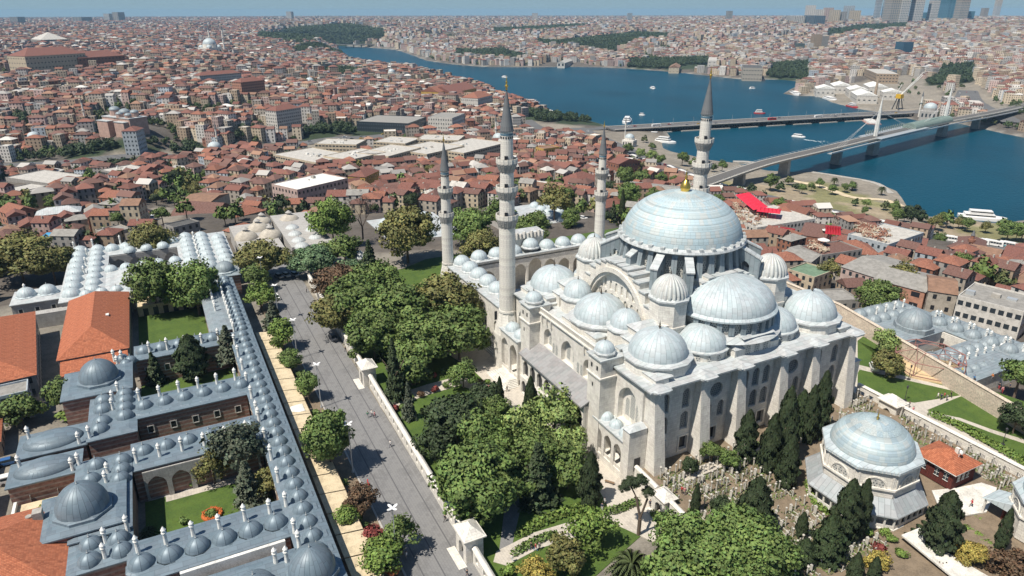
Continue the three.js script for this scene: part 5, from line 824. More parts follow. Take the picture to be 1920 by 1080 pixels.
T('oak', 'dark', 4.2, 4, 2.8,63.2, 4, 'dark evergreen by the garden wall below the oak');
T('tier', 'dark', 2.2, 3.6, 10.1,62.1, 3.4, 'small dark conifer beside the wall in the lower garden');
T('cypress', 'cyp', 1.25, 4.8, -7.4,43.2, 5, 'slim dark cypress at the foot of the mosque steps');
T('cypress', 'cyp', 1.9, 5.8, -0.4,38.9, 6.4, 'broader dark cypress beside the lead canopy');
T('thin', 'pale', 6.5, 6.4, 9,38.1, 7, 'airy light green tree in front of the lead canopy');
T('thin', 'pale', 5, 5, 16.7,39.5, 5, 'airy light tree close to the corner porch');
T('oak', 'mid', 4, 4.6, 0,47.7, 5, 'rounded tree between the dark oak and the cypress');
T('thin', 'fresh', 4, 4.2, 9.6,51.8, 4.5, 'light green tree below the dark oak');
T('tier', 'dark', 5.8, 6.6, 23.9,50.6, 7, 'wide dark cedar over the lower garden lawn');
T('oak', 'mid', 5.2, 4.6, 17.6,48.1, 7, 'olive topped tree joined to the dark cedar');
T('big', 'fresh', 8.2, 7.4, 22.3,63.7, 8, 'large fresh green tree hanging over the garden wall near the street');
T('broad', 'fresh', 4.2, 4, 12.5,53.8, 5, 'fresh green tree just above the largest wall tree');
T('bushy', 'cyp', 2.3, 5.8, 29.1,42.2, 6, 'dense dark cypress at the edge of the flagged court');
T('thin', 'lime', 4.5, 4, 38.5,48.1, 4, 'light young tree beside the hedge at the garden foot');
T('oak', 'olive', 3.6, 3.6, 41.6,55.2, 3.5, 'round olive green bush tree on the near lawn');
T('thin', 'yellow', 3, 2.4, 41.4,60.6, 2.5, 'pale yellow green bush at the bottom edge of the garden');
T('shrub', 'lime', 1.4, 1.2, 37.7,63.9, 1, 'small clipped bush beside the near gatehouse path');
const PINE = [40.1,38.8];
{ // umbrella pine with a long bare trunk
const t = thing('pine_tree', 'leaning pine with a long bare trunk by the flagged court', 'tree', [PINE[0], 0, PINE[1]]);
const b = new MB(); b.bar([0, 0, 0], [0.3, 4, 0.2], 0.34, 8).bar([0.3, 4, 0.2], [-0.6, 8, 0.6], 0.24, 7).bar([0.3, 4, 0.2], [0.9, 8.4, -0.6], 0.2, 7).bar([-0.6, 8, 0.6], [-1.8, 10.5, 1.4], 0.14, 6); b.build('trunk', M.bark, t);
for (const [x, y, z, r] of [[-1.6, 10.6, 1.4, 1.9], [0.9, 9.8, -0.6, 1.5], [-0.4, 11.6, 0.2, 1.7], [-2.6, 9.2, 2, 1.3]]) { const c = mesh('crown', CR.oak[0], LEAF.cyp, t); c.position.set(x, y, z); c.scale.set(r, r * 0.7, r); }
}
function palm(x, z, y0, h, r, label) { // arching fronds with separate leaflets
const t = thing('palm_tree', label, 'palm', [x, y0, z]), b = new MB(); b.cyl(0, 0, h, 0, r * 0.12, r * 0.1, 10); b.build('trunk', M.bark, t);
const pos = [], nor = []; for (let k = 0; k < 46; k++) { const a = k * 2.4, el = 1.35 - k * 0.034, d = [Math.cos(a), Math.sin(a)]; for (let i = 0; i < 16; i++) { const s = i / 16, e = (i + 1) / 16, f = (q) => [d[0] * r * q * Math.cos(el * (1 - q * 0.3)), h + r * (Math.sin(el) * q - 0.75 * q * q * q), d[1] * r * q * Math.cos(el * (1 - q * 0.3))], p = f(s), p2 = f(e), w = r * 0.2 * Math.sin(Math.PI * Math.min(1, 0.15 + s * 0.85)); for (const q of [-1, 1]) { pos.push(...p, ...p2, p2[0] - d[1] * w * q, p2[1] - w * 0.35, p2[2] + d[0] * w * q); for (let n = 0; n < 3; n++) nor.push(d[0] * 0.2, 0.95, d[1] * 0.2); } } }
const g = new THREE.BufferGeometry(); g.setAttribute('position', new THREE.Float32BufferAttribute(pos, 3)); g.setAttribute('normal', new THREE.Float32BufferAttribute(nor, 3)); mesh('fronds', g, palmMat, t); if (r > 3) { const o = new MB(); for (let i = 0; i < 30; i++) { const a = i * 2.4; o.bar([0, h, 0], [Math.cos(a) * 1.3, h + 0.5, Math.sin(a) * 1.3], 0.07, 4); } o.build('flower_stalks', plain(0.45, 0.16, 0.03), t); }
}
const palmMat = std({ color: [0.07, 0.095, 0.03], roughness: 0.6, side: THREE.DoubleSide });
palm(47.8,46.1, 0, 2.5, 4.6, 'large date palm with orange stalks at the foot of the garden');
palm(-14,116.9, 0, 2, 1.7, 'small palm at the upper left corner of the garden court');
palm(1.6,117, 0, 2, 1.9, 'small palm at the lower left corner of the garden court');
T('big', 'mid', 9, 7.5, -36.7,40.9, 8, 'plane tree filling the corner between the grove and the forecourt');
T('big', 'mid', 8.5, 7.5, -80.6,50.2, 8, 'plane tree at the back of the grove');
T('big', 'olive', 8.5, 7, -65.4,65, 7, 'plane tree leaning over the upper garden wall');
T('broad', 'mid', 6, 5.5, -29.6,57, 5, 'low dark green tree under the front of the grove');
T('broad', 'fresh', 5, 5, 5,53.9, 5, 'bright tree in front of the broad dark oak');
T('oak', 'mid', 5.5, 5, 22.4,56.4, 5.5, 'green tree between the wall tree and the cedar');
T('oak', 'dark', 4.6, 4.6, -7.4,47.5, 5, 'dark tree right of the broad evergreen oak');
T('thin', 'pale', 5.4, 5.4, 7.3,44.4, 5.5, 'airy pale tree left of the lead canopy trees');
T('broad', 'mid', 4.6, 4.8, 23.1,43.4, 4.6, 'green tree at the back of the lower lawn');
T('big', 'fresh', 6.4, 5.6, 56.7,36.3, 6, 'fresh green tree at the very bottom below the cemetery wall', 1);
// bottom edge and cemetery
T('big', 'fresh', 6.6, 5.6, 52.9,38.5, 7, 'fresh green tree at the bottom beside the cemetery wall', 0);
T('big', 'fresh', 6.2, 5.6, 55.2,31.2, 8, 'fresh green tree below the tall slim cypress of the graves', 1);
T('big', 'fresh', 6, 5.2, 59.7,30.4, 7, 'fresh green tree at the bottom among the graves', 1);
T('broad', 'fresh', 5, 4.4, 54,43.1, 5, 'fresh green tree at the very bottom near the date palm', 0);
T('bushy', 'cyp', 2.3, 5.6, 34.5,8.4, 8.6, 'dark cypress with a bare stem beside the cemetery path', 2.6);
T('bushy', 'cyp', 2.7, 8.8, 38.5,2.5, 11, 'tallest dark cypress in front of the middle buttresses', 2.6);
T('bushy', 'cyp', 2.3, 6.6, 38.8,6.3, 8.4, 'dark cypress left of the tallest cypress by the buttresses', 2.6);
T('bushy', 'cyp', 2.2, 6.2, 43.6,6.4, 7, 'dark cypress in front of the tallest cypress by the buttresses', 2.4);
T('bushy', 'cyp', 2.3, 7.6, 35.8,-10.8, 11, 'tall dark cypress nearest the far buttress', 2.8);
T('bushy', 'cyp', 2, 6.6, 35.9,-7.7, 9.6, 'dark cypress just left of the one nearest the far buttress', 2.8);
T('bushy', 'dark', 2.2, 5.4, 34.2,-7, 9, 'dark cypress wedged between the two cypress clumps', 2.8);
T('bushy', 'cyp', 3.3, 6.2, 50.7,22.3, 7.6, 'dark cypress standing amid the crowded graves', 2);
T('cypress', 'cyp', 1, 3.2, 42.3,28, 5.6, 'small slim cypress just inside the cemetery wall', 2.5);
T('cypress', 'cyp', 1.2, 2.5, 55.1,15.2, 4.6, 'small cypress on a bare stem in the lower graves', 1.6);
T('bushy', 'cyp', 2.6, 6, 58.8,9.1, 8.2, 'twin topped dark cypress close in front of the large tomb', 1.4);
T('cypress', 'cyp', 1.8, 5.6, 59.2,5.9, 7.8, 'narrow dark cypress touching the twin topped one', 1.4);
T('bushy', 'dark', 2.9, 4.8, 60.9,15.7, 6, 'stout green cypress at the bottom before the large tomb', 1.4);
T('bushy', 'cyp', 3, 6, 68.3,-2.6, 8.2, 'big solitary cypress beside the white marble court', 1.6);
T('cypress', 'cyp', 1.2, 4, 73.6,-10.7, 7.5, 'slim cypress against the second domed tomb', 2);
for (const s of [['cypress', 'cyp', 1.3, 2.6, 60.7,23.1], ['cypress', 'cyp', 1.5, 3, 65.7,14.8], ['bushy', 'dark', 2, 3, 59.6,19.5], ['cypress', 'cyp', 1.1, 2.4, 67.2,12.1]]) T(s[0], s[1], s[2], s[3], s[4], s[5], 3.6, 'small cypress at the bottom edge in front of the large tomb', 1);
T('oak', 'mid', 2.3, 2.2, 32.5,15.4, 5.4, 'small round tree against the second buttress', 3);
T('oak', 'fresh', 2.3, 2, 35.2,13.5, 5, 'small bright tree between the two first buttresses', 3);
T('oak', 'dark', 1.7, 2, 33.3,21.8, 5, 'small dark tree beside the first buttress', 3);
T('oak', 'dark', 2, 2.1, 45.1,24.6, 4.6, 'dark bush tree among the upper graves', 2);
T('oak', 'yellow', 2.6, 2.6, 73,-4.4, 4, 'yellow leaved bush tree below the solitary cypress', 1.6);
T('oak', 'rust', 3.6, 3, 77.1,-7.3, 4, 'red brown leaved tree at the bottom right corner', 1.8);
T('broad', 'yellow', 2.2, 2, 65.8,9.5, 2.6, 'yellow flowering bush at the bottom before the tomb path', 1.2);
T('shrub', 'red', 1.4, 1.2, 63.5,5.9, 2, 'dark red bush beside the tomb plinth', 1.2);
for (const s of [[67.7,-12.2], [69.5,-12.7], [71.2,-11.9], [73.1,-11.1], [67.1,-16.5], [66,3.4], [63.1,1.8], [61.6,1.5], [60.1,4.1], [71.5,-2.5]]) T('shrub', 'lime', 1.2, 0.9, s[0], s[1], 2.2, 'round clipped green bush in the tomb garden', 1.6);
for (const s of [[63.8,-1.2], [63.6,-3.3], [63.4,-5.1], [63.2,-6.8]]) { const t = thing('potted_plant', 'dark pot with a clipped bush in the row beside the tomb railing', 'pot plant', [s[0], 1.4, s[1]], 0, 'pot plants beside the large tomb'); new MB().cyl(0, 0, 0.7, 0, 0.4, 0.55, 12).build('pot', M.iron, t); const c = mesh('foliage', CR.shrub[0], LEAF.dark, t); c.position.y = 1.1; c.scale.setScalar(0.62); }
// park on the right and beyond the walls
T('broad', 'pale', 3.8, 3.4, 14,-63, 4, 'light green tree on the lawn near the pink frame');
T('oak', 'olive', 4.2, 3.6, 22.3,-52.5, 4, 'tree with rusty patches beside the white van');
T('broad', 'fresh', 4.5, 4.4, 40.1,-78.7, 3, 'green tree behind the rubble wall at the right edge', -4);
T('oak', 'dark', 3.8, 3.6, 52.2,-54.6, 4, 'dark tree on the broad park lawn at the right edge');
T('big', 'mid', 7, 5.8, -13.3,-96.7, 1, 'dark green tree below the brick building beyond the wall', -6);
T('thin', 'olive', 6, 5.4, -29.6,-134.2, -4, 'thin olive tree growing against the brick building', -11);
T('thin', 'olive', 5, 4.6, -50,-121.4, -6, 'thin olive tree beside the green flat roof', -12);
T('broad', 'mid', 4, 3.6, -118.2,-306, -40, 'round green tree among houses above the coach road', -45);
// left courts
T('big', 'mid', 8, 8.4, -108.3,112.2, 9, 'great round plane tree on the left of the upper court pair');
T('big', 'fresh', 8, 8.6, -101.4,100.8, 9, 'great round plane tree on the right of the upper court pair');
T('tier', 'dark', 3.6, 4.6, -59.8,114, 4.6, 'dark conifer in the left part of the dim court');
T('bushy', 'dark', 4.2, 5.6, -57.9,105.3, 7, 'tall dark pine in the middle of the dim court');
T('tier', 'grey', 4.8, 4.8, -59.9,96.3, 8, 'grey green cedar on the right of the dim court');
T('shrub', 'dark', 2, 1.8, -37.8,108.2, 2, 'dark bush in the narrow strip court');
T('shrub', 'dark', 1.6, 1.1, -36.2,99.5, 1.4, 'low dark bush at the end of the narrow strip court');
T('thin', 'grey', 6.2, 5, -8.9,99.9, 8, 'bare grey tree spreading over the garden court roof');
T('thin', 'olive', 3.6, 4, -10.4,105.1, 5, 'thin olive tree before the court arcade');
T('tier', 'grey', 4.6, 5, -0.7,99.7, 5, 'dark grey cedar in the right half of the garden court');
T('broad', 'olive', 3.6, 2.8, -1.8,96.1, 3, 'olive shrubbery in the right corner of the garden court');
for (const s of [[-12.6,112.4], [-0.4,111.4], [-11.6,108.9], [-1.7,97.4], [-0.3,106.7]]) T('shrub', 'fresh', 1.2, 0.9, s[0], s[1], 0.8, 'small bush on the garden court lawn');
T('big', 'olive', 13, 8.5, -167.9,154.2, 7, 'huge spreading olive green tree at the left edge', -3);
T('big', 'olive', 9, 7, -160.6,143.9, 5, 'spreading olive tree beside the hospice court wall', -3);
T('big', 'olive', 7.4, 6.8, -166.3,111.5, 7, 'olive green tree inside the hospice court');
T('broad', 'mid', 4, 5, -54,133, 4, 'green tree in the yard beside the upper school dome');
T('shrub', 'lime', 3.6, 1.6, -50,132, 1.6, 'tangle of bright bushes behind the vaulted roofs');
T('broad', 'mid', 5, 4, -53.3,141.8, 4, 'dark green tree over the alley at the left edge');
T('shrub', 'lime', 1.8, 2.2, -14.6,133.6, 2, 'bright bush in the yard left of the big school dome');
// bare tree with many fine branches
{ const [bx, bz] = [-159.7,32.6], t = thing('bare_tree', 'leafless dark tree with fine branches above the upper garden', 'tree', [bx, -2, bz]), b = new MB(), grow = (p, d, l, r, n) => { const e = p.clone().addScaledVector(d, l); b.bar(p.toArray(), e.toArray(), r, n > 2 ? 6 : 3); if (n > 0) for (let k = 0; k < 3; k++) grow(e, d.clone().add(V(rr(-0.6, 0.6), rr(-0.1, 0.4), rr(-0.6, 0.6))).normalize(), l * rr(0.65, 0.85), r * 0.6, n - 1); }; grow(V(0, 0, 0), V(0.05, 1, 0), 5.4, 0.35, 6); b.build('branches', plain(0.1, 0.075, 0.06), t); }
// hedges and flower borders
function hedge(name, label, pts, w, h, leaf, y = 0.1, cat = 'hedge') { const curve = new THREE.CatmullRomCurve3(pts.map(([x, z]) => V(x, 0, z))), L = curve.getLength(), n = Math.round(L * w * 42), g = leafCloud(n, 0.26, () => { const p = curve.getPointAt(rnd()), o = onBall(); if (o.y < 0) o.y *= -0.4; return [V(p.x + o.x * w * 0.55, y + h * (0.25 + 0.75 * o.y) * rr(0.85, 1.05), p.z + o.z * w * 0.55), o, rr(0.8, 1.2)]; }); tag(mesh(name, g, LEAF[leaf], scene), label, cat); }
hedge('hedge', 'clipped bright hedge along the near side of the garden foot path', [[30.6,57.9], [29.7,53.5], [29.4,47.7], [29.8,42]], 1.9, 1.5, 'lime');
hedge('hedge', 'clipped hedge in front of the flagged court', [[32.9,41], [33.2,37.6], [33.1,33.9]], 1.7, 1.4, 'fresh');
hedge('hedge', 'low hedge below the garden foot path', [[34.2,60.8], [33.4,56.7], [33.4,52.3]], 1.6, 1.1, 'fresh');
hedge('hedge', 'low hedge at the bottom beside the cemetery wall path', [[37,33], [40.2,33.1], [43.2,33.4]], 1.6, 1.1, 'lime');
hedge('hedge', 'long bright hedge between the park lawn and the cemetery wall', [[39.4,-45.8], [45.4,-46.5], [52.8,-45.9], [61.5,-44.7]], 2.2, 1.4, 'lime');
hedge('hedge', 'strip of green plants along the plinth of the large tomb', [[45.1,2.3], [50,5.3], [53.4,5.8]], 1.3, 0.9, 'lime', 1.6);
hedge('hedge', 'clipped hedge round the foot of the solitary cypress', [[65.3,-3.2], [64.7,-6.5], [65.6,-8.2]], 1.3, 0.9, 'mid', 1.4);
for (const [i, s] of [[-29.4,56.2], [-29.9,53.6], [-30.4,50.9], [-31.4,47.9], [-27.2,59.2], [-25.7,62], [-23.9,53], [-24.4,50], [-21.9,41.6], [-21,39.8], [-19.7,64.7], [-19.3,62.9], [-23.1,56.8], [-22.5,59.5], [-31.2,45], [-19.3,44]].entries()) T('shrub', ['rust', 'lime', 'red', 'mid'][i % 4], 1.15, 1.1, s[0], s[1], 0.9, ['orange', 'bright green', 'dark red', 'green'][i % 4] + ' bush in the border of the path from the street gate');
// ---------- roads, bridges, boats, coaches, far landmarks ----------
const AVOID = []; // [x, z, r] kept free of ordinary houses
const avoidPath = (pts, r) => { for (let i = 0; i < pts.length - 1; i++) { const [a, b] = pts[i], [c, e] = pts[i + 1], n = Math.ceil(Math.hypot(c - a, e - b) / (r * 0.8)); for (let k = 0; k <= n; k++) AVOID.push([a + (c - a) * k / n, b + (e - b) * k / n, r]); } };
function ribbon(name, label, pts, w, mat, lift = 0.25, yFn = hgt) {
const c = new THREE.CatmullRomCurve3(pts.map((p) => V(p[0], 0, p[1]))), n = Math.ceil(c.getLength() / 7), pos = [], uv = [], idx = [];
for (let i = 0; i <= n; i++) { const p = c.getPointAt(i / n), t = c.getTangentAt(i / n), nx = -t.z, nz = t.x, y = Math.max(yFn(p.x, p.z), yFn(p.x + nx * w / 2, p.z + nz * w / 2), yFn(p.x - nx * w / 2, p.z - nz * w / 2)) + lift; for (const s of [-1, 1]) { pos.push(p.x + nx * s * w / 2, y, p.z + nz * s * w / 2); uv.push(p.x, p.z); } if (i < n) idx.push(i * 2, i * 2 + 1, i * 2 + 2, i * 2 + 1, i * 2 + 3, i * 2 + 2); }
const g = new THREE.BufferGeometry(); g.setAttribute('position', new THREE.Float32BufferAttribute(pos, 3)); g.setAttribute('uv', new THREE.Float32BufferAttribute(uv, 2)); g.setIndex(idx); g.computeVertexNormals(); avoidPath(pts, w / 2 + 6); return tag(mesh(name, g, mat, scene), label, 'road', null, 'structure');
}
const ROADS = { coast: [[-613,-359], [-521,-335.9], [-448,-318.6], [-381,-305.6], [-319.4,-295.7], [-271.2,-302.1], [-230.7,-304.2], [-202.7,-315.9], [-169.6,-322.7], [-139.6,-328.8], [-116.1,-340.7], [-87.8,-351.2]], boulevard: [[-581,235.1], [-565,174], [-579,101.6], [-578,38.6], [-588,-22.1], [-582,-95.7], [-616,-204.1], [-605,-266.6], [-603,-322.6]], upper: [[-688,-328.7], [-631,-316.7], [-600,-328], [-603,-367.9], [-626,-423]], park: [[-299.1,-379.5], [-270,-384.8], [-233.7,-377.9], [-217.7,-394.3], [-199.7,-387.9]], east: [[-537,-864], [-517,-918], [-549,-1019], [-614,-1143], [-488,-970], [-389.7,-874]] };
ribbon('coast_road', 'busy grey coast road lined with parked coaches', ROADS.coast, 22, M.asphalt);
ribbon('boulevard', 'wide grey boulevard crossing the valley on the left', ROADS.boulevard, 24, M.asphalt);
ribbon('approach_road', 'grey road curving round to the low road bridge', ROADS.upper, 18, M.asphalt);
ribbon('park_path', 'pale sandy path through the waterside park', ROADS.park, 7, M.cream);
ribbon('far_road', 'grey road full of cars on the far shore behind the bridge', ROADS.east, 26, M.asphalt);
const curveOf = (pts) => new THREE.CatmullRomCurve3(pts.map((p) => V(...p)));
function sweep(mb, curve, n, prof, t0 = 0, t1 = 1) { // closed profile of [side, height]
const f = []; let last; for (let i = 0; i <= n; i++) { const t = t0 + (t1 - t0) * i / n, p = curve.getPointAt(t), d = curve.getTangentAt(t), nx = -d.z, nz = d.x, l = Math.hypot(nx, nz), ring = prof.map(([s, h]) => [p.x + nx / l * s, p.y + h, p.z + nz / l * s]); if (last) for (let k = 0; k < ring.length; k++) { const m = (k + 1) % ring.length; f.push([last[k], ring[k], ring[m], last[m]]); } else f.push(ring); last = ring; } f.push([...last].reverse()); return mb.add(polyGeo(...f));
}
{ // cable stayed metro bridge
const t = thing('metro_bridge', 'slender cable stayed rail bridge with two white masts and a green station tube', 'bridge'), c = curveOf([[-240, -33.5, -172], [-275, -33.5, -260], [-310, -33.5, -360], [-330, -33.5, -450], [-352.8, -33, -557.8], [-391.7, -34, -732.7], [-412, -35, -850], [-440, -36, -985], [-475, -37, -1120]]);
sweep(new MB(), c, 70, [[-6.5, -1.8], [6.5, -1.8], [7, 0], [-7, 0]]).build('deck', M.concrete, t); sweep(new MB(), c, 70, [[-5, 0.02], [5, 0.02], [5, 0.25], [-5, 0.25]]).build('track_bed', plain(0.11, 0.105, 0.1), t);
for (const s of [-1, 1]) { sweep(new MB(), c, 70, [[s * 9 - 2, -3.2], [s * 9 + 2, -3.2], [s * 9 + 2, -2.8], [s * 9 - 2, -2.8]], 0.3, 0.86).build('walkway', M.steel, t); const r = new MB(); sweep(r, c, 70, [[s * 7 - 0.08, 0.9], [s * 7 + 0.08, 0.9], [s * 7 + 0.08, 1.05], [s * 7 - 0.08, 1.05]]); sweep(r, c, 70, [[s * 11 - 0.2, -3.1], [s * 11 + 0.2, -3.1], [s * 11 + 0.2, -1.7], [s * 11 - 0.2, -1.7]], 0.3, 0.86); for (let i = 0; i <= 150; i++) { const p = c.getPointAt(i / 150), d = c.getTangentAt(i / 150); r.box(-0.08, 0.08, 0, 1, -0.08, 0.08, mat4(p.x - d.z * s * 7, p.y, p.z + d.x * s * 7)); } tag(r.build('railing', M.white, t), null, null, null, 'stuff'); }
for (const u of [0.16, 0.24, 0.335, 0.69, 0.8, 0.87]) { const p = c.getPointAt(u), d = c.getTangentAt(u), b = new MB(mat4(p.x, 0, p.z, Math.atan2(-d.z, d.x))); b.hexa([[-2.6, -60, -5], [2.6, -60, -5], [2.6, -60, 5], [-2.6, -60, 5]].reverse(), [[-2, p.y - 1.8, -4], [2, p.y - 1.8, -4], [2, p.y - 1.8, 4], [-2, p.y - 1.8, 4]].reverse()); b.build('pier', M.concrete, t); }
for (const [x, z, top, u] of [[-352.8, -557.8, 7, 0.41], [-391.7, -732.7, 8, 0.595]]) { const m = new MB(mat4(x, 0, z)); m.cyl(0, -36, -20, 0, 2.1, 2.2, 12); m.cyl(0, -20, top, 0, 2.2, 0.25, 12); m.build('mast', M.white, t); const k = new MB(); for (const s of [-1, 1]) for (let i = 0; i < 3; i++) { const q = c.getPointAt(u + s * (0.075 + i * 0.007)), dd = c.getTangentAt(u); for (const e of [1]) k.bar([x, top - 13 - i * 1.3, z], [q.x - dd.z * e * 5, q.y, q.z + dd.x * e * 5], 0.1, 4); } k.build('cable', M.white, t); new MB(mat4(x, 0, z)).hexa([[-4.5, -60, -5], [4.5, -60, -5], [4.5, -60, 5], [-4.5, -60, 5]].reverse(), [[-3.5, -36, -4], [3.5, -36, -4], [3.5, -36, 4], [-3.5, -36, 4]].reverse()).build('mast_base', M.concrete, t); }
const tube = []; for (let i = 0; i <= 10; i++) { const a = Math.PI * i / 10; tube.push([7.6 * Math.cos(a), 5.6 * Math.sin(a) + 0.3]); } sweep(new MB(), c, 16, tube, 0.495, 0.6).build('station_tube', wash(0.2, 0.27, 0.25), t);
sweep(new MB(), c, 10, [[-12, -0.4], [12, -0.4], [12, 0.1], [-12, 0.1]], 0.4, 0.52).build('platform', M.steel, t);
const lat = new MB(); for (let i = 0; i < 34; i++) { const a = 0.405 + i * 0.0028, p = c.getPointAt(a), q = c.getPointAt(a + 0.0028), d = c.getTangentAt(a); for (const s of [-8]) { lat.bar([p.x - d.z * s, p.y + (i % 2 ? 0.4 : 5), p.z + d.x * s], [q.x - d.z * s, q.y + (i % 2 ? 5 : 0.4), q.z + d.x * s], 0.25, 4); } } lat.build('truss', wash(0.35, 0.37, 0.3), t);
}
function lowBridge(name, label, a, b, w, y, piers) { const t = thing(name, label, 'bridge'), c = curveOf([a, [(a[0] + b[0]) / 2, y, (a[2] + b[2]) / 2], b]); sweep(new MB(), c, 20, [[-w / 2, -1.4], [w / 2, -1.4], [w / 2, 0], [-w / 2, 0]]).build('deck', M.asphalt, t); for (const s of [-1, 1]) sweep(new MB(), c, 20, [[s * w / 2 - 1.2, 0.02], [s * w / 2 + 1.2, 0.02], [s * w / 2 + 1.2, 0.9], [s * w / 2 - 1.2, 0.9]]).build('parapet', M.concrete, t); const p = new MB(); for (let i = 0; i <= piers; i++) { const q = c.getPointAt(i / piers), d = c.getTangentAt(i / piers); for (const s of [-0.42, -0.15, 0.15, 0.42]) p.box(-0.7, 0.7, -60, y - 1.4, -0.7, 0.7, mat4(q.x - d.z * s * w, 0, q.z + d.x * s * w)); } tag(p.build('pile', plain(0.06, 0.065, 0.07), t), null, null, null, 'stuff'); const lp = new MB(); for (let i = 1; i < 16; i++) { const q = c.getPointAt(i / 16); lp.box(-0.12, 0.12, 0, 9, -0.12, 0.12, mat4(q.x, q.y, q.z)); } tag(lp.build('lamp_post', M.steel, t), null, null, null, 'stuff'); const po = new MB(); for (let i = 0; i < 11; i++) { const q = c.getPointAt((i + 0.5) / 11); po.box(-14, 14, -53, -51, -w * 0.6, w * 0.6, mat4(q.x, 0, q.z, Math.atan2(-(b[2] - a[2]), b[0] - a[0]))); } if (piers > 40) tag(po.build('pontoon', M.concrete, t), null, null, null, 'stuff'); return c; }
const RB = [-590,-393.9, -518,-848], FB = [-2898,-448, -2825,-875], PW = [-387.1,-399.3, -378,-411, -365.6,-413], SW = [-317.1,-428, -293.2,-436, -262.4,-441, -231,-420], JT = [-505,-756], wallMat0 = wash(0.4, 0.31, 0.23);
const roadC = lowBridge('road_bridge', 'long low road bridge on pontoons carrying cars across the water', [RB[0], -46, RB[1]], [RB[2], -46, RB[3]], 26, -46, 60);
lowBridge('far_bridge', 'low dark bridge crossing the far narrow end of the water', [FB[0], -40, FB[1]], [FB[2], -40, FB[3]], 24, -40, 14);
// vehicles
const wheelG = new THREE.CylinderGeometry(0.34, 0.34, 0.24, 12).rotateX(Math.PI / 2);
function carProto(color, van) { const t = new THREE.Group(), b = new MB(), h = van ? 1.9 : 0.85; b.hexa([[-2.1, 0.35, -0.85], [2.1, 0.35, -0.85], [2.1, 0.35, 0.85], [-2.1, 0.35, 0.85]].reverse(), [[-2.1, 0.85, -0.85], [2.05, 0.8, -0.82], [2.05, 0.8, 0.82], [-2.1, 0.85, 0.85]].reverse()); if (van) b.hexa([[-2.1, 0.85, -0.85], [1.5, 0.85, -0.83], [1.5, 0.85, 0.83], [-2.1, 0.85, 0.85]].reverse(), [[-2.05, 1.9, -0.75], [0.7, 1.9, -0.75], [0.7, 1.9, 0.75], [-2.05, 1.9, 0.75]].reverse()); else b.hexa([[-1.35, 1.36, -0.6], [0.45, 1.36, -0.6], [0.45, 1.36, 0.6], [-1.35, 1.36, 0.6]].reverse(), [[-1.3, 1.42, -0.58], [0.4, 1.42, -0.58], [0.4, 1.42, 0.58], [-1.3, 1.42, 0.58]].reverse()); mesh('body', b.geo(), color, t); const g = new MB(); if (van) g.hexa([[-1.6, 1.15, -0.83], [1.42, 1.15, -0.82], [1.42, 1.15, 0.82], [-1.6, 1.15, 0.83]].reverse(), [[-1.6, 1.7, -0.785], [1.0, 1.7, -0.785], [1.0, 1.7, 0.785], [-1.6, 1.7, 0.785]].reverse()); else g.hexa([[-1.75, 0.84, -0.76], [1.05, 0.82, -0.76], [1.05, 0.82, 0.76], [-1.75, 0.84, 0.76]].reverse(), [[-1.35, 1.36, -0.6], [0.45, 1.36, -0.6], [0.45, 1.36, 0.6], [-1.35, 1.36, 0.6]].reverse()); mesh('window', g.geo(), M.glass, t); for (const x of [-1.3, 1.3]) for (const z of [-0.8, 0.8]) mesh('wheel', wheelG, M.iron, t).position.set(x, 0.34, z); return t; }
const PAINT = { white: std({ color: [0.75, 0.75, 0.74], roughness: 0.35 }), silver: std({ color: [0.42, 0.44, 0.46], roughness: 0.35, metalness: 0.3 }), grey: std({ color: [0.12, 0.13, 0.15], roughness: 0.35 }), dark: std({ color: [0.03, 0.03, 0.04], roughness: 0.3 }), red: std({ color: [0.4, 0.03, 0.03], roughness: 0.35 }), yellow: std({ color: [0.65, 0.4, 0.03], roughness: 0.4 }), blue: std({ color: [0.04, 0.12, 0.3], roughness: 0.35 }), teal: std({ color: [0.03, 0.3, 0.36], roughness: 0.4 }) };
const protos = {}; function vehicle(name, make, key, label, cat, x, y, z, yaw, group) { const p = (protos[key] ??= make()), o = p.clone(); o.name = numbered(name); o.position.set(x, y, z); o.rotation.y = yaw; scene.add(o); return tag(o, label, cat, group); }
const car = (color, x, z, y, yaw, label, van, group) => vehicle(van ? 'van' : 'car', () => carProto(PAINT[color], van), color + !!van, label, van ? 'van' : 'car', x, y, z, yaw, group);
function coachProto(color, stripe) { const t = new THREE.Group(), b = new MB(); b.hexa([[-6, 0.4, -1.25], [6, 0.4, -1.25], [6, 0.4, 1.25], [-6, 0.4, 1.25]].reverse(), [[-6, 3.3, -1.2], [5.8, 3.3, -1.2], [5.8, 3.3, 1.2], [-6, 3.3, 1.2]].reverse()); b.box(-4, 2, 3.3, 3.6, -0.9, 0.9); mesh('body', b.geo(), color, t); const g = new MB(); for (let i = 0; i < 7; i++) for (const s of [-1, 1]) g.box(-5.4 + i * 1.5, -4.05 + i * 1.5, 1.7, 2.8, s > 0 ? 1.18 : -1.27, s > 0 ? 1.27 : -1.18); g.box(5.75, 5.96, 1.3, 2.9, -1.1, 1.1); mesh('window', g.geo(), M.glass, t); if (stripe) mesh('stripe', new MB().box(-6.02, 5, 0.6, 1.3, -1.28, 1.28).geo(), stripe, t); const w = new THREE.CylinderGeometry(0.5, 0.5, 0.3, 12).rotateX(Math.PI / 2); for (const x of [-3.8, 3.8]) for (const z of [-1.15, 1.15]) mesh('wheel', w, M.iron, t).position.set(x, 0.5, z); return t; }
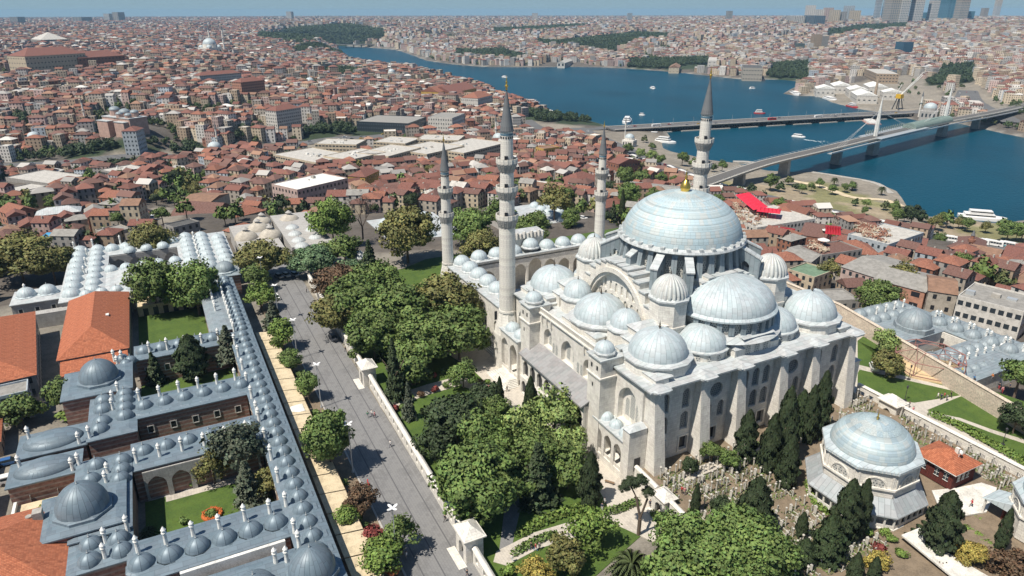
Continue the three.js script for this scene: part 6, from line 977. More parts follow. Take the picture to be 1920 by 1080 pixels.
const coach = (i, x, z, yaw, label) => vehicle('coach', () => coachProto(i === 2 ? PAINT.yellow : PAINT.white, i === 1 ? PAINT.teal : i === 0 ? null : PAINT.white), 'coach' + i, label, 'coach', x, hgt(x, z) + 0.3, z, yaw, 'coaches along the coast road');
{ const cc = new THREE.CatmullRomCurve3(ROADS.coast.map((p) => V(p[0], 0, p[1]))), at = (x, z) => { let b = 1e9, u = 0; for (let i = 0; i <= 200; i++) { const p = cc.getPointAt(i / 200), e = (p.x - x) ** 2 + (p.z - z) ** 2; if (e < b) { b = e; u = i / 200; } } const d = cc.getTangentAt(u); return Math.atan2(-d.z, d.x); };
const L = [[-295.9,-298.2, 'beside the trees right of the great dome'], [-279.5,-302.5, 'second behind the great dome'], [-229.8,-309.3, 'near the sandy park path'], [-216.7,-305.5, 'just past the sandy park path'], [-203.9,-308.5, 'by the park fence'], [-193,-311.6, 'further along the park fence'], [-183.5,-318.4, 'at the end of the park fence'], [-168.2,-322.6, 'before the big dark park tree'], [-150.8,-318.9, 'yellow'], [-139.7,-325.2, 'taller one with dark windows'], [-127.2,-332, 'in the middle of the right hand row'], [-115.9,-341.9, 'behind the brick minaret'], [-109.9,-346.5, 'just right of the brick minaret'], [-102.1,-352.3, 'with a turquoise lower half'], [-89.6,-339.1, 'at the right edge'], [-457,-303.9, 'left of the far minaret'], [-449,-313.7, 'first in the queue right of the far minaret'], [-425,-307.5, 'second in the queue'], [-403,-305, 'third in the queue'], [-382.8,-301.8, 'fourth in the queue'], [-360.7,-299.8, 'fifth in the queue'], [-342.4,-297.8, 'sixth in the queue'], [-325.5,-295, 'last before the tall minaret']];
for (const [x, z, l] of L) coach(l === 'yellow' ? 2 : l.includes('turquoise') ? 1 : 0, x, z, at(x, z), l === 'yellow' ? 'small yellow bus between the white coaches on the coast road' : 'white coach on the coast road, ' + l);
const bc = new THREE.CatmullRomCurve3(ROADS.boulevard.map((p) => V(p[0], 0, p[1]))), put = (curve, n, where, y0) => { for (let i = 0; i < n; i++) { const u = rr(0.04, 0.96), p = curve.getPointAt(u), d = curve.getTangentAt(u), s = pick([-8, -4.5, 4.5, 8]), c = pick(['white', 'white', 'silver', 'grey', 'dark', 'red', 'yellow']), x = p.x - d.z * s, z = p.z + d.x * s; car(c, x, z, y0 ?? Math.max(hgt(x, z), hgt(p.x, p.z)) + 0.3, Math.atan2(-d.z, d.x), (c === 'yellow' ? 'yellow taxi' : c + ' car') + ' driving ' + where, 0, 'cars ' + where); } };
put(bc, 34, 'on the boulevard in the valley'); put(cc, 26, 'on the coast road among the coaches'); put(roadC, 16, 'across the low road bridge', -45.9); put(new THREE.CatmullRomCurve3(ROADS.east.map((p) => V(p[0], 0, p[1]))), 26, 'on the far shore road');
for (const [u, l, k] of [[0.13, 'white bus on the low road bridge near its left end', 0], [0.5, 'dark red bus in the middle of the low road bridge', 3], [0.66, 'white bus on the far half of the low road bridge', 0]]) { const p = roadC.getPointAt(u), d = roadC.getTangentAt(u); vehicle('bus', () => coachProto(k === 3 ? PAINT.red : PAINT.white), 'bus' + k, l, 'bus', p.x - d.z * 5, -45.9, p.z + d.x * 5, Math.atan2(-d.z, d.x)); }
}
// boats
function boat(label, x, z, L, yaw, decks = 1, hull = PAINT.white, cat = 'boat') { const t = thing('boat', label, cat, [x, -52, z], yaw), w = L * 0.12 + 1, h = L * 0.05 + 0.6, s = new THREE.Shape(); s.moveTo(-L / 2, -w); s.lineTo(L * 0.25, -w); s.quadraticCurveTo(L * 0.42, -w * 0.8, L / 2, 0); s.quadraticCurveTo(L * 0.42, w * 0.8, L * 0.25, w); s.lineTo(-L / 2, w); s.closePath(); mesh('hull', new MB().add(new THREE.ExtrudeGeometry(s, { depth: h, bevelEnabled: true, bevelSize: 0.15, bevelThickness: 0.15, bevelSegments: 1 }).rotateX(-Math.PI / 2)).geo(), hull, t); for (let d = 0; d < decks; d++) { const k = 1 - d * 0.25; new MB().box(-L * 0.4 * k, L * 0.22 * k, h + d * 2.3, h + d * 2.3 + 2.1, -w * 0.8 * k, w * 0.8 * k).build('cabin', PAINT.white, t); new MB().box(-L * 0.39 * k, L * 0.225 * k, h + d * 2.3 + 0.8, h + d * 2.3 + 1.6, -w * 0.82 * k, w * 0.82 * k).build('window', M.glass, t); } return t; }
boat('white ferry moored at the small stone quay', -510,-414, 26, 0.5, 2, PAINT.white, 'ferry');
boat('small white cruiser heading away between the two bridges', -465,-577, 15, 0.35, 1);
boat('lone white boat in the middle of the upper water', -988,-768, 20, -0.4, 1);
boat('tiny white boat towards the far shipyard', -898,-936, 12, 1.3, 1);
boat('tiny motor boat left of the low road bridge', -701,-526, 8, 0.6, 1);
boat('small boat far off near the left bank', -1338,-625, 18, 0.1, 1);
boat('small boat close in by the left bank', -1178,-497, 14, 0.6, 1);
for (const [i, s] of [[-835,-408], [-836,-419], [-816,-418], [-870,-438], [-803,-404]].entries()) boat(['long white ferry moored nearest the trees', 'second long ferry in the moored row', 'outermost long ferry of the moored row', 'long ferry at the back of the moored row', 'short white ferry in front of the moored row'][i], s[0], s[1], 48, -0.75, 1 + (i % 2), PAINT.white, 'ferry');
boat('white ferries landing beside the road bridge', -657,-467, 36, -0.7, 2, PAINT.white, 'ferry');
boat('white excursion boat moored by the park at the right', -155.7,-416, 30, 0.75, 2, PAINT.white, 'ferry');
boat('long white passenger boat at the tip of the shipyard pier', -788,-930, 42, -0.6, 1, PAINT.white, 'ferry');
boat('white ship with a curved bow berthed at the shipyard', -704,-918, 40, -0.5, 1);
boat('dark red tug with a white bridge at the shipyard', -621,-868, 26, -0.4, 2, PAINT.red);
boat('white pilot boat beyond the road bridge', -635,-687, 16, 0.9, 2, PAINT.red);
boat('small orange boat close under the road bridge end', -559,-438, 12, 0.7, 1, PAINT.red);
{ const wk = new MB(), [wx, wz] = [-460,-571]; for (let i = 0; i < 40; i++) { const a = rr(-0.5, 0.5) * (i / 40), d = 4 + i * 0.9; wk.add(new THREE.CircleGeometry(rr(0.5, 1.4) * (1.4 - i / 40), 6).rotateX(-Math.PI / 2), mat4(wx + 7 + d * Math.cos(-0.35 + a) * 0.8, -51.93 - i * 0.0008, wz + 3 - d * Math.sin(-0.35 + a) * -0.6)); } tag(mesh('wake', wk.geo(), plain(0.6, 0.68, 0.7), scene), 'white foam wake behind the small cruiser', 'foam', null, 'stuff'); }
{ const t = thing('breakwater', 'pale stone pier reaching into the water beside the rail bridge', 'pier'); const b = new MB(); sweep(b, curveOf([[PW[0], -50, PW[1]], [PW[2], -50, PW[3]], [PW[4], -50, PW[5]]]), 8, [[-3, -4], [3, -4], [3, 0], [-3, 0]]); b.build('wall', M.concrete, t); }
{ const t = thing('breakwater', 'curved pale sea wall in front of the waterside park', 'pier'); const b = new MB(); sweep(b, curveOf([[SW[0], -50, SW[1]], [SW[2], -50, SW[3]], [SW[4], -50, SW[5]], [SW[6], -50, SW[7]]]), 14, [[-2.5, -4], [2.5, -4], [2.5, 0], [-2.5, 0]]); b.build('wall', M.concrete, t); }
{ const t = thing('floating_jetty', 'pinkish floating jetty moored below the left mast of the rail bridge', 'jetty', [JT[0], -52, JT[1]], -0.72); new MB().box(-22, 22, 0, 1, -9, 9).build('deck', wash(0.4, 0.24, 0.22), t); const b = new MB(); for (let i = 0; i < 12; i++) b.box(-20 + i * 3.5, -18 + i * 3.5, 1, 2.4, -6, 6); b.build('bench_row', M.white, t); }
// domed landmarks in the distance
function smallMosque(label, x, y, z, s, yaw, { mat = M.stone, domes = 0, towers = 1, tw = 1, name = 'mosque' } = {}) { const t = thing(name, label, 'mosque', [x, y, z], yaw); new MB().box(-9 * s, 9 * s, -6, 9 * s, -9 * s, 9 * s).build('wall', mat, t); new MB().flat(0, 9 * s, 12.5 * s, 0, 7.6 * s, 7.4 * s, 12).build('drum', mat, t); const d = mesh('dome', new MB().dome(0, 12.4 * s, 0, 7.2 * s, 6 * s, 32, 8).geo(), M.lead, t); const w = new MB(); for (let i = 0; i < 4; i++) for (let f = 0; f < 4; f++) w.box(-0.9 * s, 0.9 * s, 2.5 * s, 6.5 * s, 0, 0.1, new THREE.Matrix4().makeRotationY(f * Math.PI / 2).multiply(mat4((i - 1.5) * 4 * s, 0, 9 * s))); w.build('window', M.glass, t).userData.kind = 'stuff'; for (let i = 0; i < domes; i++) { const a = i * Math.PI / 2 + Math.PI / 4; mesh('side_dome', new MB().dome(Math.cos(a) * 9 * s, 9 * s, Math.sin(a) * 9 * s, 3 * s, 2.6 * s, 20, 5).geo(), M.lead, t); } for (let i = 0; i < towers; i++) { const m = new MB(), X = (i ? 11 : -11) * s, Z = -10 * s; m.flat(X, -6, 30 * s * tw, Z, 1.1 * s, 0.9 * s, 10); m.flat(X, 20 * s * tw, 21 * s * tw, Z, 1.5 * s, 1.9 * s, 10); const mm = m.build('minaret', M.stone, t); new MB().flat(X, 30 * s * tw, 38 * s * tw, Z, 1.1 * s, 0.05, 10).build('cap', M.cone, mm); } AVOID.push([x, z, 14 * s]); return t; }
const at2 = (x, z) => [x, hgt(x, z), z];
const put2 = (lb, x, z, s, yaw, o) => smallMosque(lb, ...at2(x, z), s, yaw, o);
put2('far grey mosque with one big dome and two thin minarets on the left hill', -1738,-50.9, 2.1, 0.6, { domes: 4, towers: 2, tw: 0.9 });
put2('small white domed mosque with one minaret in the valley', -561,56.7, 0.8, 0.4, {});
put2('pale domed mosque with one minaret beside the far end of the rail bridge', -481,-841, 1.15, 0.5, { tw: 0.8, mat: M.stoneGrey });
put2('small mosque with a grey dome and a brick minaret near the roundabout', -523,-209.1, 0.85, 0.5, {});
put2('small domed mosque among the houses at the left', -678,204.5, 0.75, 0.4, { towers: 0 });
put2('white domed mosque far among the houses left of the water', -1045,-132, 0.9, 0.5, {});
put2('white minaret mosque with a low red roof on the sandy quay', -495,-352.6, 0.7, 0.6, { tw: 1.1 });
put2('far domed mosque near the left bank of the water', -1207,-319, 0.9, 0.5, {});
{ // old brick church with several drums
const [x, z] = [-635,124.8], y = hgt(x, z), t = thing('brick_church', 'old pinkish brick church with five lead domes on the hillside', 'church', [x, y, z], 0.6), B = wash(0.5, 0.34, 0.29); new MB().box(-20, 20, -6, 12, -9, 9).box(-20, -4, -6, 9, 9, 15).box(4, 18, -6, 9, 9, 14).build('wall', B, t); new MB().box(-20.5, 20.5, 12, 12.6, -9.5, 9.5).box(-20.5, -3.6, 9, 9.5, 9, 15.4).box(3.6, 18.4, 9, 9.5, 9, 14.4).build('roof', M.leadFlat, t);
for (const [dx, dz, r, h] of [[-13, 0, 4.6, 5], [0, -1, 4.8, 3.4], [4, 7, 3, 3], [13, -2, 3.6, 4], [15, 6, 3, 2.4]]) { new MB().flat(dx, 12, 12.6 + h, dz, r, r, 12).build('drum', B, t); mesh('dome', new MB().dome(dx, 12.6 + h, dz, r * 1.05, r * 0.7, 24, 6).geo(), M.leadMid, t); } AVOID.push([x, z, 26]);
const [mx, mz] = [-732,163.5]; const m = thing('minaret', 'thin minaret left of the old brick church', 'minaret', [mx, hgt(mx, mz), mz]); new MB().flat(0, 0, 26, 0, 1, 0.8, 10).flat(0, 17, 18, 0, 1.3, 1.6, 10).build('shaft', M.stone, m); new MB().flat(0, 26, 32, 0, 1, 0.05, 10).build('cap', M.cone, m);
}
const farB = (label, x, z, w, d, h, yaw, o) => { AVOID.push([x, z, Math.max(w, d) * 0.6]); return building(label, x, z, hgt(x, z), w, d, h, yaw, { base: 10, ...o }); };
const farList = () => {
farB('big cream school building with a red roof far off on the left', -1166,223.7, 92, 40, 26, -0.9, { wall: 'cream', roof: 'red tile', kind: 'hip', st: 4, sp: 5, ww: 2 });
farB('long red building with a flat red roof beside the cream school', -1206,164.4, 80, 34, 18, -0.9, { wall: 'brick', roof: 'red tile', kind: 'hip', st: 3, sp: 6, ww: 2.4 });
farB('far hall with a pale pyramid roof at the upper left', -2038,292.5, 70, 60, 16, 0.4, { wall: 'grey', roof: 'pale', kind: 'hip', st: 2, rh: 16 });
farB('row of pale apartment blocks with red roofs in the left quarter', -974,8.5, 64, 16, 20, -1.1, { wall: 'white', roof: 'red tile', kind: 'hip', st: 6 });
farB('red and white apartment block on the left slope', -820,-11.8, 36, 16, 22, -1.0, { wall: 'salmon', roof: 'red tile', kind: 'hip', st: 7 });
farB('white balconied apartment block above the market blocks', -650,-21.4, 34, 16, 20, -1.0, { wall: 'white', roof: 'red tile', kind: 'hip', st: 6 });
farB('pale blue house with a red roof above the boulevard', -586,119.1, 17, 12, 22, -0.4, { wall: 'pale blue', roof: 'red tile', kind: 'hip', st: 6 });
farB('red roofed old market hall by the left bank', -927,-327.6, 80, 40, 16, -0.9, { wall: 'ochre', roof: 'red tile', kind: 'gable', st: 2, rh: 9 });
farB('cream arched hall beside the red roofed market hall', -909,-291.7, 36, 30, 16, -0.9, { wall: 'ochre', roof: 'orange tile', kind: 'gable', st: 2, rh: 7 });
farB('white house with an orange roof near the road junction', -792,-307.7, 46, 26, 18, -0.9, { wall: 'white', roof: 'orange tile', kind: 'hip', st: 3 });
farB('wide grey columned museum block on the far shore', -1045,-1078, 90, 40, 26, -0.75, { wall: 'stone', roof: 'dark', kind: 'flat', st: 3, sp: 5, ww: 3 });
farB('long white barrack row on the far shore', -1255,-1156, 130, 20, 22, -0.75, { wall: 'white', roof: 'pale', kind: 'flat', st: 3, sp: 7, ww: 2.6 });
farB('white boathouse row at the far water edge', -1552,-913, 110, 20, 12, -0.75, { wall: 'white', roof: 'pale', kind: 'gable', st: 1, sp: 9, ww: 5, wh: 6 });
farB('far waterside shed row with pink roofs', -1273,-1055, 80, 24, 12, -0.75, { wall: 'cream', roof: 'rusty', kind: 'gable', st: 2, sp: 6 });
farB('long arcaded grey building above the shipyard', -856,-1245, 130, 40, 17, -0.75, { wall: 'tan', roof: 'pale', kind: 'flat', st: 3, sp: 5, ww: 3 });
for (const [i, s] of [[-745,-950], [-753,-1000], [-699,-974], [-706,-1030], [-647,-924], [-639,-981]].entries()) farB(['white gabled shipyard shed at the waterside', 'big white double shed of the shipyard', 'white shipyard shed with a brick front', 'long white shed at the back of the shipyard', 'low white shed with a dark gate in the shipyard', 'small white shed under the yellow crane'][i], s[0], s[1], [34, 46, 40, 60, 60, 26][i], 30, 12, -0.75, { wall: 'white', roof: M.white, kind: 'gable', st: 1, sp: 7, ww: 3, rh: 5 });
farB('dark blue glass office among the far houses', -1100,-1654, 36, 26, 34, -0.4, { wall: plain(0.02, 0.07, 0.12), roof: 'dark', kind: 'flat', st: 12, winMat: plain(0.03, 0.1, 0.16) });
farB('turquoise low block beside the dark blue office', -1113,-1647, 18, 18, 16, -0.4, { wall: plain(0.1, 0.35, 0.4), roof: 'pale', kind: 'flat', st: 6 });
farB('tall brown slab tower in the middle of the far hillside', -1465,-1757, 28, 24, 52, -0.5, { wall: 'tan', roof: 'dark', kind: 'flat', st: 20 });
farB('grey slab tower beside the brown tower on the hillside', -1477,-1804, 22, 22, 46, -0.5, { wall: 'grey', roof: 'dark', kind: 'flat', st: 18 });
farB('white slim tower in front of the brown tower', -1417,-1679, 16, 14, 30, -0.5, { wall: 'white', roof: 'pale', kind: 'flat', st: 12 });
farB('dark green block left of the brown tower', -1473,-1699, 26, 20, 26, -0.5, { wall: plain(0.08, 0.12, 0.12), roof: 'dark', kind: 'flat', st: 9 });
farB('white hospital slab on the far ridge', -2581,-2895, 170, 50, 40, -0.6, { wall: 'white', roof: 'pale', kind: 'flat', st: 8, sp: 8, ww: 5, wh: 3 });
farB('dark long slab on the far ridge', -2439,-2866, 190, 50, 46, -0.6, { wall: plain(0.08, 0.12, 0.16), roof: 'dark', kind: 'flat', st: 8, sp: 8, ww: 5, wh: 3 });
for (const [i, s] of [[-2751,-3188], [-2774,-3293], [-2733,-3308], [-2521,-3104], [-2511,-3139], [-2592,-3295], [-2523,-3259]].entries()) farB(['pale apartment tower first on the far ridge', 'pale apartment tower second on the far ridge', 'pinkish tower third on the far ridge', 'pale tower in front on the far ridge', 'grey tower in front on the far ridge', 'teal glass tower on the far ridge', 'cream tower at the end of the far ridge'][i], s[0], s[1], 56, 40, [92, 70, 78, 70, 62, 88, 66][i], -0.6, { wall: ['white', 'white', 'pinkish', 'cream', 'grey', 'pale blue', 'cream'][i], roof: 'pale', kind: 'flat', st: 18, sp: 8, ww: 4 });
const tw = [[-2841,-3856, 32, 26, 120, 'pale blue', 'slim grey tower at the left of the skyscrapers'], [-2808,-3889, 40, 30, 125, 'pale blue', 'faint blue grey tower behind the dark tower'], [-2369,-3336, 74, 50, 190, 'stone', 'broad grey skyscraper at the left of the group'], [-2334,-3365, 62, 40, 230, 'white', 'tall white skyscraper leaning beside the broad grey one'], [-2313,-3447, 58, 40, 240, 'white', 'second tall white skyscraper'], [-2294,-3551, 42, 34, 110, 'white', 'shorter white stepped tower between the skyscrapers'], [-2464,-3928, 110, 50, 260, 'glass', 'widest blue glass skyscraper of the group'], [-2273,-3752, 56, 44, 230, 'stone', 'dark grey skyscraper right of the blue glass one'], [-3296,-5691, 44, 34, 80, 'tan', 'short brown tower right of the skyscrapers'], [-4074,-7200, 50, 40, 240, 'white', 'white and blue skyscraper at the far right'], [-2441,-3703, 50, 40, 50, 'blue', 'low blue block among the skyscrapers'], [-2315,-3898, 40, 30, 56, 'blue', 'low teal block beside the dark skyscraper'], [-6043,240.9, 60, 40, 60, 'white', 'white tower block far off at the upper left'], [-6001,175, 90, 40, 70, 'stone', 'pale twin tower far off at the upper left'], [-5608,389.4, 120, 60, 40, 'grey', 'dark square block on the far left skyline'], [-5394,728, 70, 50, 45, 'grey', 'dark block at the left end of the skyline'], [-3336,-3163, 40, 30, 66, 'grey', 'pair of grey towers on the far skyline'], [-6032,-1044, 60, 40, 70, 'white', 'white tower cluster on the far skyline'], [-4385,-2384, 60, 40, 60, 'white', 'white towers above the far cemetery hill'], [-4071,-2954, 50, 30, 60, 'pale blue', 'bluish tower pair on the far skyline']];
for (const [x, z, w, d, h, c, l] of tw) { const gl = c === 'glass' || c === 'blue'; farB(l, x, z, w, d, h, -0.5, { wall: gl ? plain(0.06, 0.17, 0.24) : c, roof: 'grey', kind: 'flat', st: Math.round(h / 8), sp: w / 8, ww: w / 8 * 0.7, wh: 4.5, winMat: gl ? plain(0.03, 0.11, 0.17) : plain(0.1, 0.13, 0.16), name: h > 100 ? 'skyscraper' : 'tower_block', category: h > 100 ? 'skyscraper' : 'tower' }); }
};
{ // harbour crane and chimney
const [x, z] = [-560,-887], t = thing('harbour_crane', 'black and yellow harbour crane with a long white jib in the shipyard', 'crane', [x, hgt(x, z), z]), b = new MB(); for (const [a, c] of [[-5, -5], [5, -5], [5, 5], [-5, 5]]) b.bar([a, 0, c], [a * 0.4, 16, c * 0.4], 0.7, 6); b.build('legs', M.iron, t); new MB().box(-4, 4, 16, 22, -3.5, 3.5).build('cab', PAINT.yellow, t); const j = new MB(); j.bar([0, 20, 0], [16, 52, -18], 0.6, 5).bar([1.5, 20, 1], [18, 50, -17], 0.5, 5).bar([-4, 22, 3], [0, 36, 0], 0.6, 5); j.build('jib', M.white, t); AVOID.push([x, z, 12]);
const [cx, cz] = [-662,-972], k = thing('brick_chimney', 'tall tan brick chimney in the shipyard', 'chimney', [cx, hgt(cx, cz), cz]); new MB().cyl(0, 0, 34, 0, 2.4, 1.6, 14).build('stack', wallMat0, k); new MB().cyl(0, 34, 35, 0, 1.9, 1.9, 14).build('rim', wallMat0, k);
}
// ---------- buildings ----------
const WALLC = { cream: [0.55, 0.47, 0.36], pinkish: [0.5, 0.38, 0.35], white: [0.62, 0.6, 0.57], grey: [0.33, 0.32, 0.31], tan: [0.4, 0.31, 0.23], salmon: [0.46, 0.24, 0.17], 'pale blue': [0.4, 0.45, 0.5], brick: [0.3, 0.14, 0.095], ochre: [0.55, 0.36, 0.1], stone: [0.42, 0.38, 0.33] };
const ROOFC = { 'red tile': [0.18, 0.08, 0.062], 'brown tile': [0.145, 0.08, 0.066], 'orange tile': [0.24, 0.105, 0.07], grey: [0.3, 0.29, 0.275], pale: [0.52, 0.5, 0.47], rusty: [0.27, 0.16, 0.11], green: [0.16, 0.25, 0.17], dark: [0.1, 0.1, 0.1] };
const wallM = (n) => wash(...WALLC[n]), roofM = (n) => (n.includes('tile') ? (plainCache['r' + n] ??= tint(M.tile, ROOFC[n].map((c) => c * 1.5))) : wash(...ROOFC[n]));
function windowsGeo(w, d, h, st, o = {}) { const b = new MB(), fh = h / st, sp = o.sp || 2.6, ww = o.ww || 1.15, wh = o.wh || Math.min(1.6, fh * 0.55); for (let s = 0; s < st; s++) for (const [len, f] of [[w, 'z'], [d, 'x'], [w, 'nz'], [d, 'nx']]) { const n = Math.max(1, Math.floor((len - 0.8) / sp)); for (let i = 0; i < n; i++) { const q = (i + 0.5) * len / n - len / 2, y = s * fh + fh * 0.36, off = f === 'z' || f === 'nz' ? d / 2 : w / 2; b.add(new THREE.BoxGeometry(ww, wh, 0.08), mat4(Math.sin(FACE[f]) * off + Math.cos(FACE[f]) * q, y + wh / 2, Math.cos(FACE[f]) * off - Math.sin(FACE[f]) * q, FACE[f])); } } return b.geo(); }
function roofGeo(kind, w, d, h, rh) { const b = new MB(); if (kind === 'hip') b.hip(-w / 2, w / 2, h, h + rh, -d / 2, d / 2, 0.35); else if (kind === 'gable') b.gable(-w / 2, w / 2, h, h + rh, -d / 2, d / 2, 0.3); else { b.box(-w / 2 + 0.25, w / 2 - 0.25, h - 0.3, h + 0.06, -d / 2 + 0.25, d / 2 - 0.25); } return b.geo(); }
function wallGeo(kind, w, d, h, base = 3) { const b = new MB(); b.box(-w / 2, w / 2, -base, h - (kind === 'flat' ? 0.3 : 0), -d / 2, d / 2); if (kind === 'flat') { const p = 0.5; b.box(-w / 2, w / 2, h - 0.3, h + p, d / 2 - 0.25, d / 2).box(-w / 2, w / 2, h - 0.3, h + p, -d / 2, -d / 2 + 0.25).box(-w / 2, -w / 2 + 0.25, h - 0.3, h + p, -d / 2 + 0.25, d / 2 - 0.25).box(w / 2 - 0.25, w / 2, h - 0.3, h + p, -d / 2 + 0.25, d / 2 - 0.25); } return b.geo(); }
function building(label, x, z, y0, w, d, h, yaw, { wall = 'cream', roof = 'red tile', kind = 'hip', rh, st, group, category = 'building', base = 4, win = 1, winMat = M.glass, sp, ww, wh, name = 'building', extra } = {}) {
const t = thing(name, label, category, [x, y0, z], yaw, group); st ??= Math.max(1, Math.round(h / 3.1)); rh ??= Math.min(w, d) * 0.26;
mesh('wall', wallGeo(kind, w, d, h, base), typeof wall === 'string' ? wallM(wall) : wall, t); mesh('roof', roofGeo(kind, w, d, h, rh), typeof roof === 'string' ? roofM(roof) : roof, t);
if (win) tag(mesh('window', windowsGeo(w, d, h, st, { sp, ww, wh }), winMat, t), null, null, null, 'stuff');
if (extra) extra(t); return t;
}
// a building given three corners of its roof: front-left, front-right, back-right
function byRoof(label, a, b, c, e, f, g, top, y0, o) { const w = Math.hypot(c - a, e - b), ux = (c - a) / w, uz = (e - b) / w, d = Math.abs(-(f - c) * -uz + (g - e) * -ux) || 8, sgn = ((f - c) * uz - (g - e) * ux) > 0 ? 1 : -1; const cx = (a + c) / 2 + sgn * uz * d / 2, cz = (b + e) / 2 - sgn * ux * d / 2; return building(label, cx, cz, y0, w, d, top - y0, Math.atan2(-uz, ux), o); }
const clutter = (t, w, d, h, n) => { for (let i = 0; i < n; i++) { const b = new MB(), x = rr(-w / 2.4, w / 2.4), z = rr(-d / 2.4, d / 2.4), s = rr(0.5, 1.4); b.box(x - s, x + s, h, h + rr(0.5, 1.6), z - s * 0.7, z + s * 0.7); b.build('roof_box', pick([M.concrete, M.white, M.steel]), t); } };
// named buildings on the slope to the right
const LIT = [];
byRoof('long grey roofed building with a white window strip beyond the lower school', -1.2,-120, 16.3,-124.9, 7.8,-140.5, 1, -11, { wall: 'white', roof: 'grey', kind: 'flat', st: 3, sp: 2, ww: 1.5, extra: (t) => clutter(t, 20, 12, 12, 3) });
byRoof('crumbling grey stone building with a patched roof beside the long grey roof', -11.7,-121.6, -4.9,-126.4, -12.2,-142.5, -1, -13, { wall: 'stone', roof: 'rusty', kind: 'gable', rh: 2, st: 3, winMat: M.dark });
byRoof('orange brick building with dark openings and a broken grey roof', -30.9,-120, -14.3,-124.1, -24.1,-142.7, -3, -15, { wall: 'salmon', roof: 'grey', kind: 'gable', rh: 2.2, st: 3, winMat: M.dark, sp: 4.2, ww: 2.8, wh: 1.8 });
byRoof('pink building under a long broken grey roof', -45.3,-120.4, -32,-121.4, -45.9,-146.2, -3, -14, { wall: 'pinkish', roof: 'grey', kind: 'gable', rh: 2, st: 3, sp: 2.1 });
byRoof('small cream house with a flat green roof behind the mosque corner', -57.9,-106.2, -46.6,-107.9, -51.3,-120.1, -6, -12, { wall: 'cream', roof: 'green', kind: 'flat', st: 2 });
byRoof('grey concrete block behind the corner dome of the mosque', -34.3,-94, -24.8,-90.5, -28.3,-102.4, -4, -12, { wall: 'grey', roof: 'grey', kind: 'flat', st: 2 });
byRoof('low grey shed roof between the half dome and the green flat roof', -78.2,-124.3, -65.5,-128.3, -73.5,-145.6, -9, -14, { wall: 'grey', roof: 'grey', kind: 'gable', rh: 1.2, st: 1 });
byRoof('dark grey block with a roof terrace of tables', -79.9,-138, -67.1,-136.5, -77.8,-159.9, -8, -24, { wall: 'grey', roof: 'brown tile', kind: 'flat', st: 5, name: 'terrace_building' });
byRoof('long green and blue sided building with a crowded tan roof terrace', -101.3,-197.6, -80.8,-200.3, -95.9,-231.9, -17, -34, { wall: 'pale blue', roof: 'pale', kind: 'flat', st: 4, name: 'terrace_building' });
byRoof('orange roofed house in front of the long roof terrace building', -77.5,-161.8, -67.8,-175.8, -77,-191.2, -14, -22, { wall: 'cream', roof: 'orange tile', kind: 'hip', st: 2 });
byRoof('large hip roofed hall of orange tiles beside the red canopy', -166.6,-207, -148.2,-218.1, -164.1,-245.1, -25, -34, { wall: 'tan', roof: 'orange tile', kind: 'hip', rh: 5, st: 2 });
byRoof('pale stone terrace building covered with tables beyond the great dome', -175,-180.1, -142.3,-178.5, -173,-222.6, -22, -34, { wall: 'white', roof: 'pale', kind: 'flat', st: 3, name: 'terrace_building' });
byRoof('brown hip roofed house below the red canopy', -121.5,-156, -112.5,-160.1, -129.1,-181.5, -18, -28, { wall: 'stone', roof: 'brown tile', kind: 'hip', st: 2 });
byRoof('brown roofed house with red canopies at its side', -112.4,-176.3, -102.2,-182.6, -117.2,-203.6, -17, -28, { wall: 'brick', roof: 'brown tile', kind: 'gable', st: 2 });
byRoof('modern grey office with a white roof and brown penthouse', -33.6,-187.7, -23.4,-194, -31.8,-214.9, -14, -26, { wall: 'stone', roof: 'pale', kind: 'flat', st: 4, sp: 2.4, ww: 1.5, extra: (t) => { const b = new MB(); b.hip(-3, 5, 14.4, 16, -6, 2, 0.4); b.build('penthouse_roof', roofM('brown tile'), t); new MB().box(-3, 5, 12, 14.4, -6, 2).build('penthouse', wallM('white'), t); } });
byRoof('white house with a small red roof near the coach road', -96.8,-237.9, -88.3,-242.8, -99.7,-262.2, -28, -38, { wall: 'white', roof: 'red tile', kind: 'gable', st: 3 });
byRoof('bright red house on the slope below the coach road', -58.1,-197.1, -53.5,-198.4, -61.6,-214, -20, -32, { wall: wash(0.4, 0.06, 0.06), roof: 'brown tile', kind: 'gable', st: 3 });
byRoof('blue grey house with white window frames next to the red house', -53.2,-197.6, -46.8,-202.4, -58.6,-223.8, -18, -31, { wall: 'pale blue', roof: 'brown tile', kind: 'hip', st: 4, sp: 1.9 });
byRoof('pink roofed row of sheds above the coach road', -77.1,-258.5, -63.7,-263, -72,-283.2, -30, -38, { wall: 'tan', roof: 'rusty', kind: 'gable', st: 1 });
byRoof('red roofed house at the right edge above the office', -63.9,-267.9, -54.6,-271.8, -65,-293.5, -28, -38, { wall: 'cream', roof: 'red tile', kind: 'gable', st: 2 });
byRoof('salmon brick house at the right edge beside the office', -19.8,-189, -13.8,-190.6, -24.6,-212.9, -13, -26, { wall: 'salmon', roof: 'rusty', kind: 'flat', st: 4 });
byRoof('dark red gabled house left of the modern office', -40.6,-191.3, -35.7,-191.3, -47.7,-214.4, -17, -29, { wall: 'brick', roof: 'brown tile', kind: 'gable', st: 3 });
byRoof('long red roofed wall building above the grey roof', -11.2,-160.2, -1.2,-163, -5.1,-172, -8, -18, { wall: 'white', roof: 'red tile', kind: 'gable', st: 2, rh: 1.5 });
const BMX = [-81.8,-270.9];
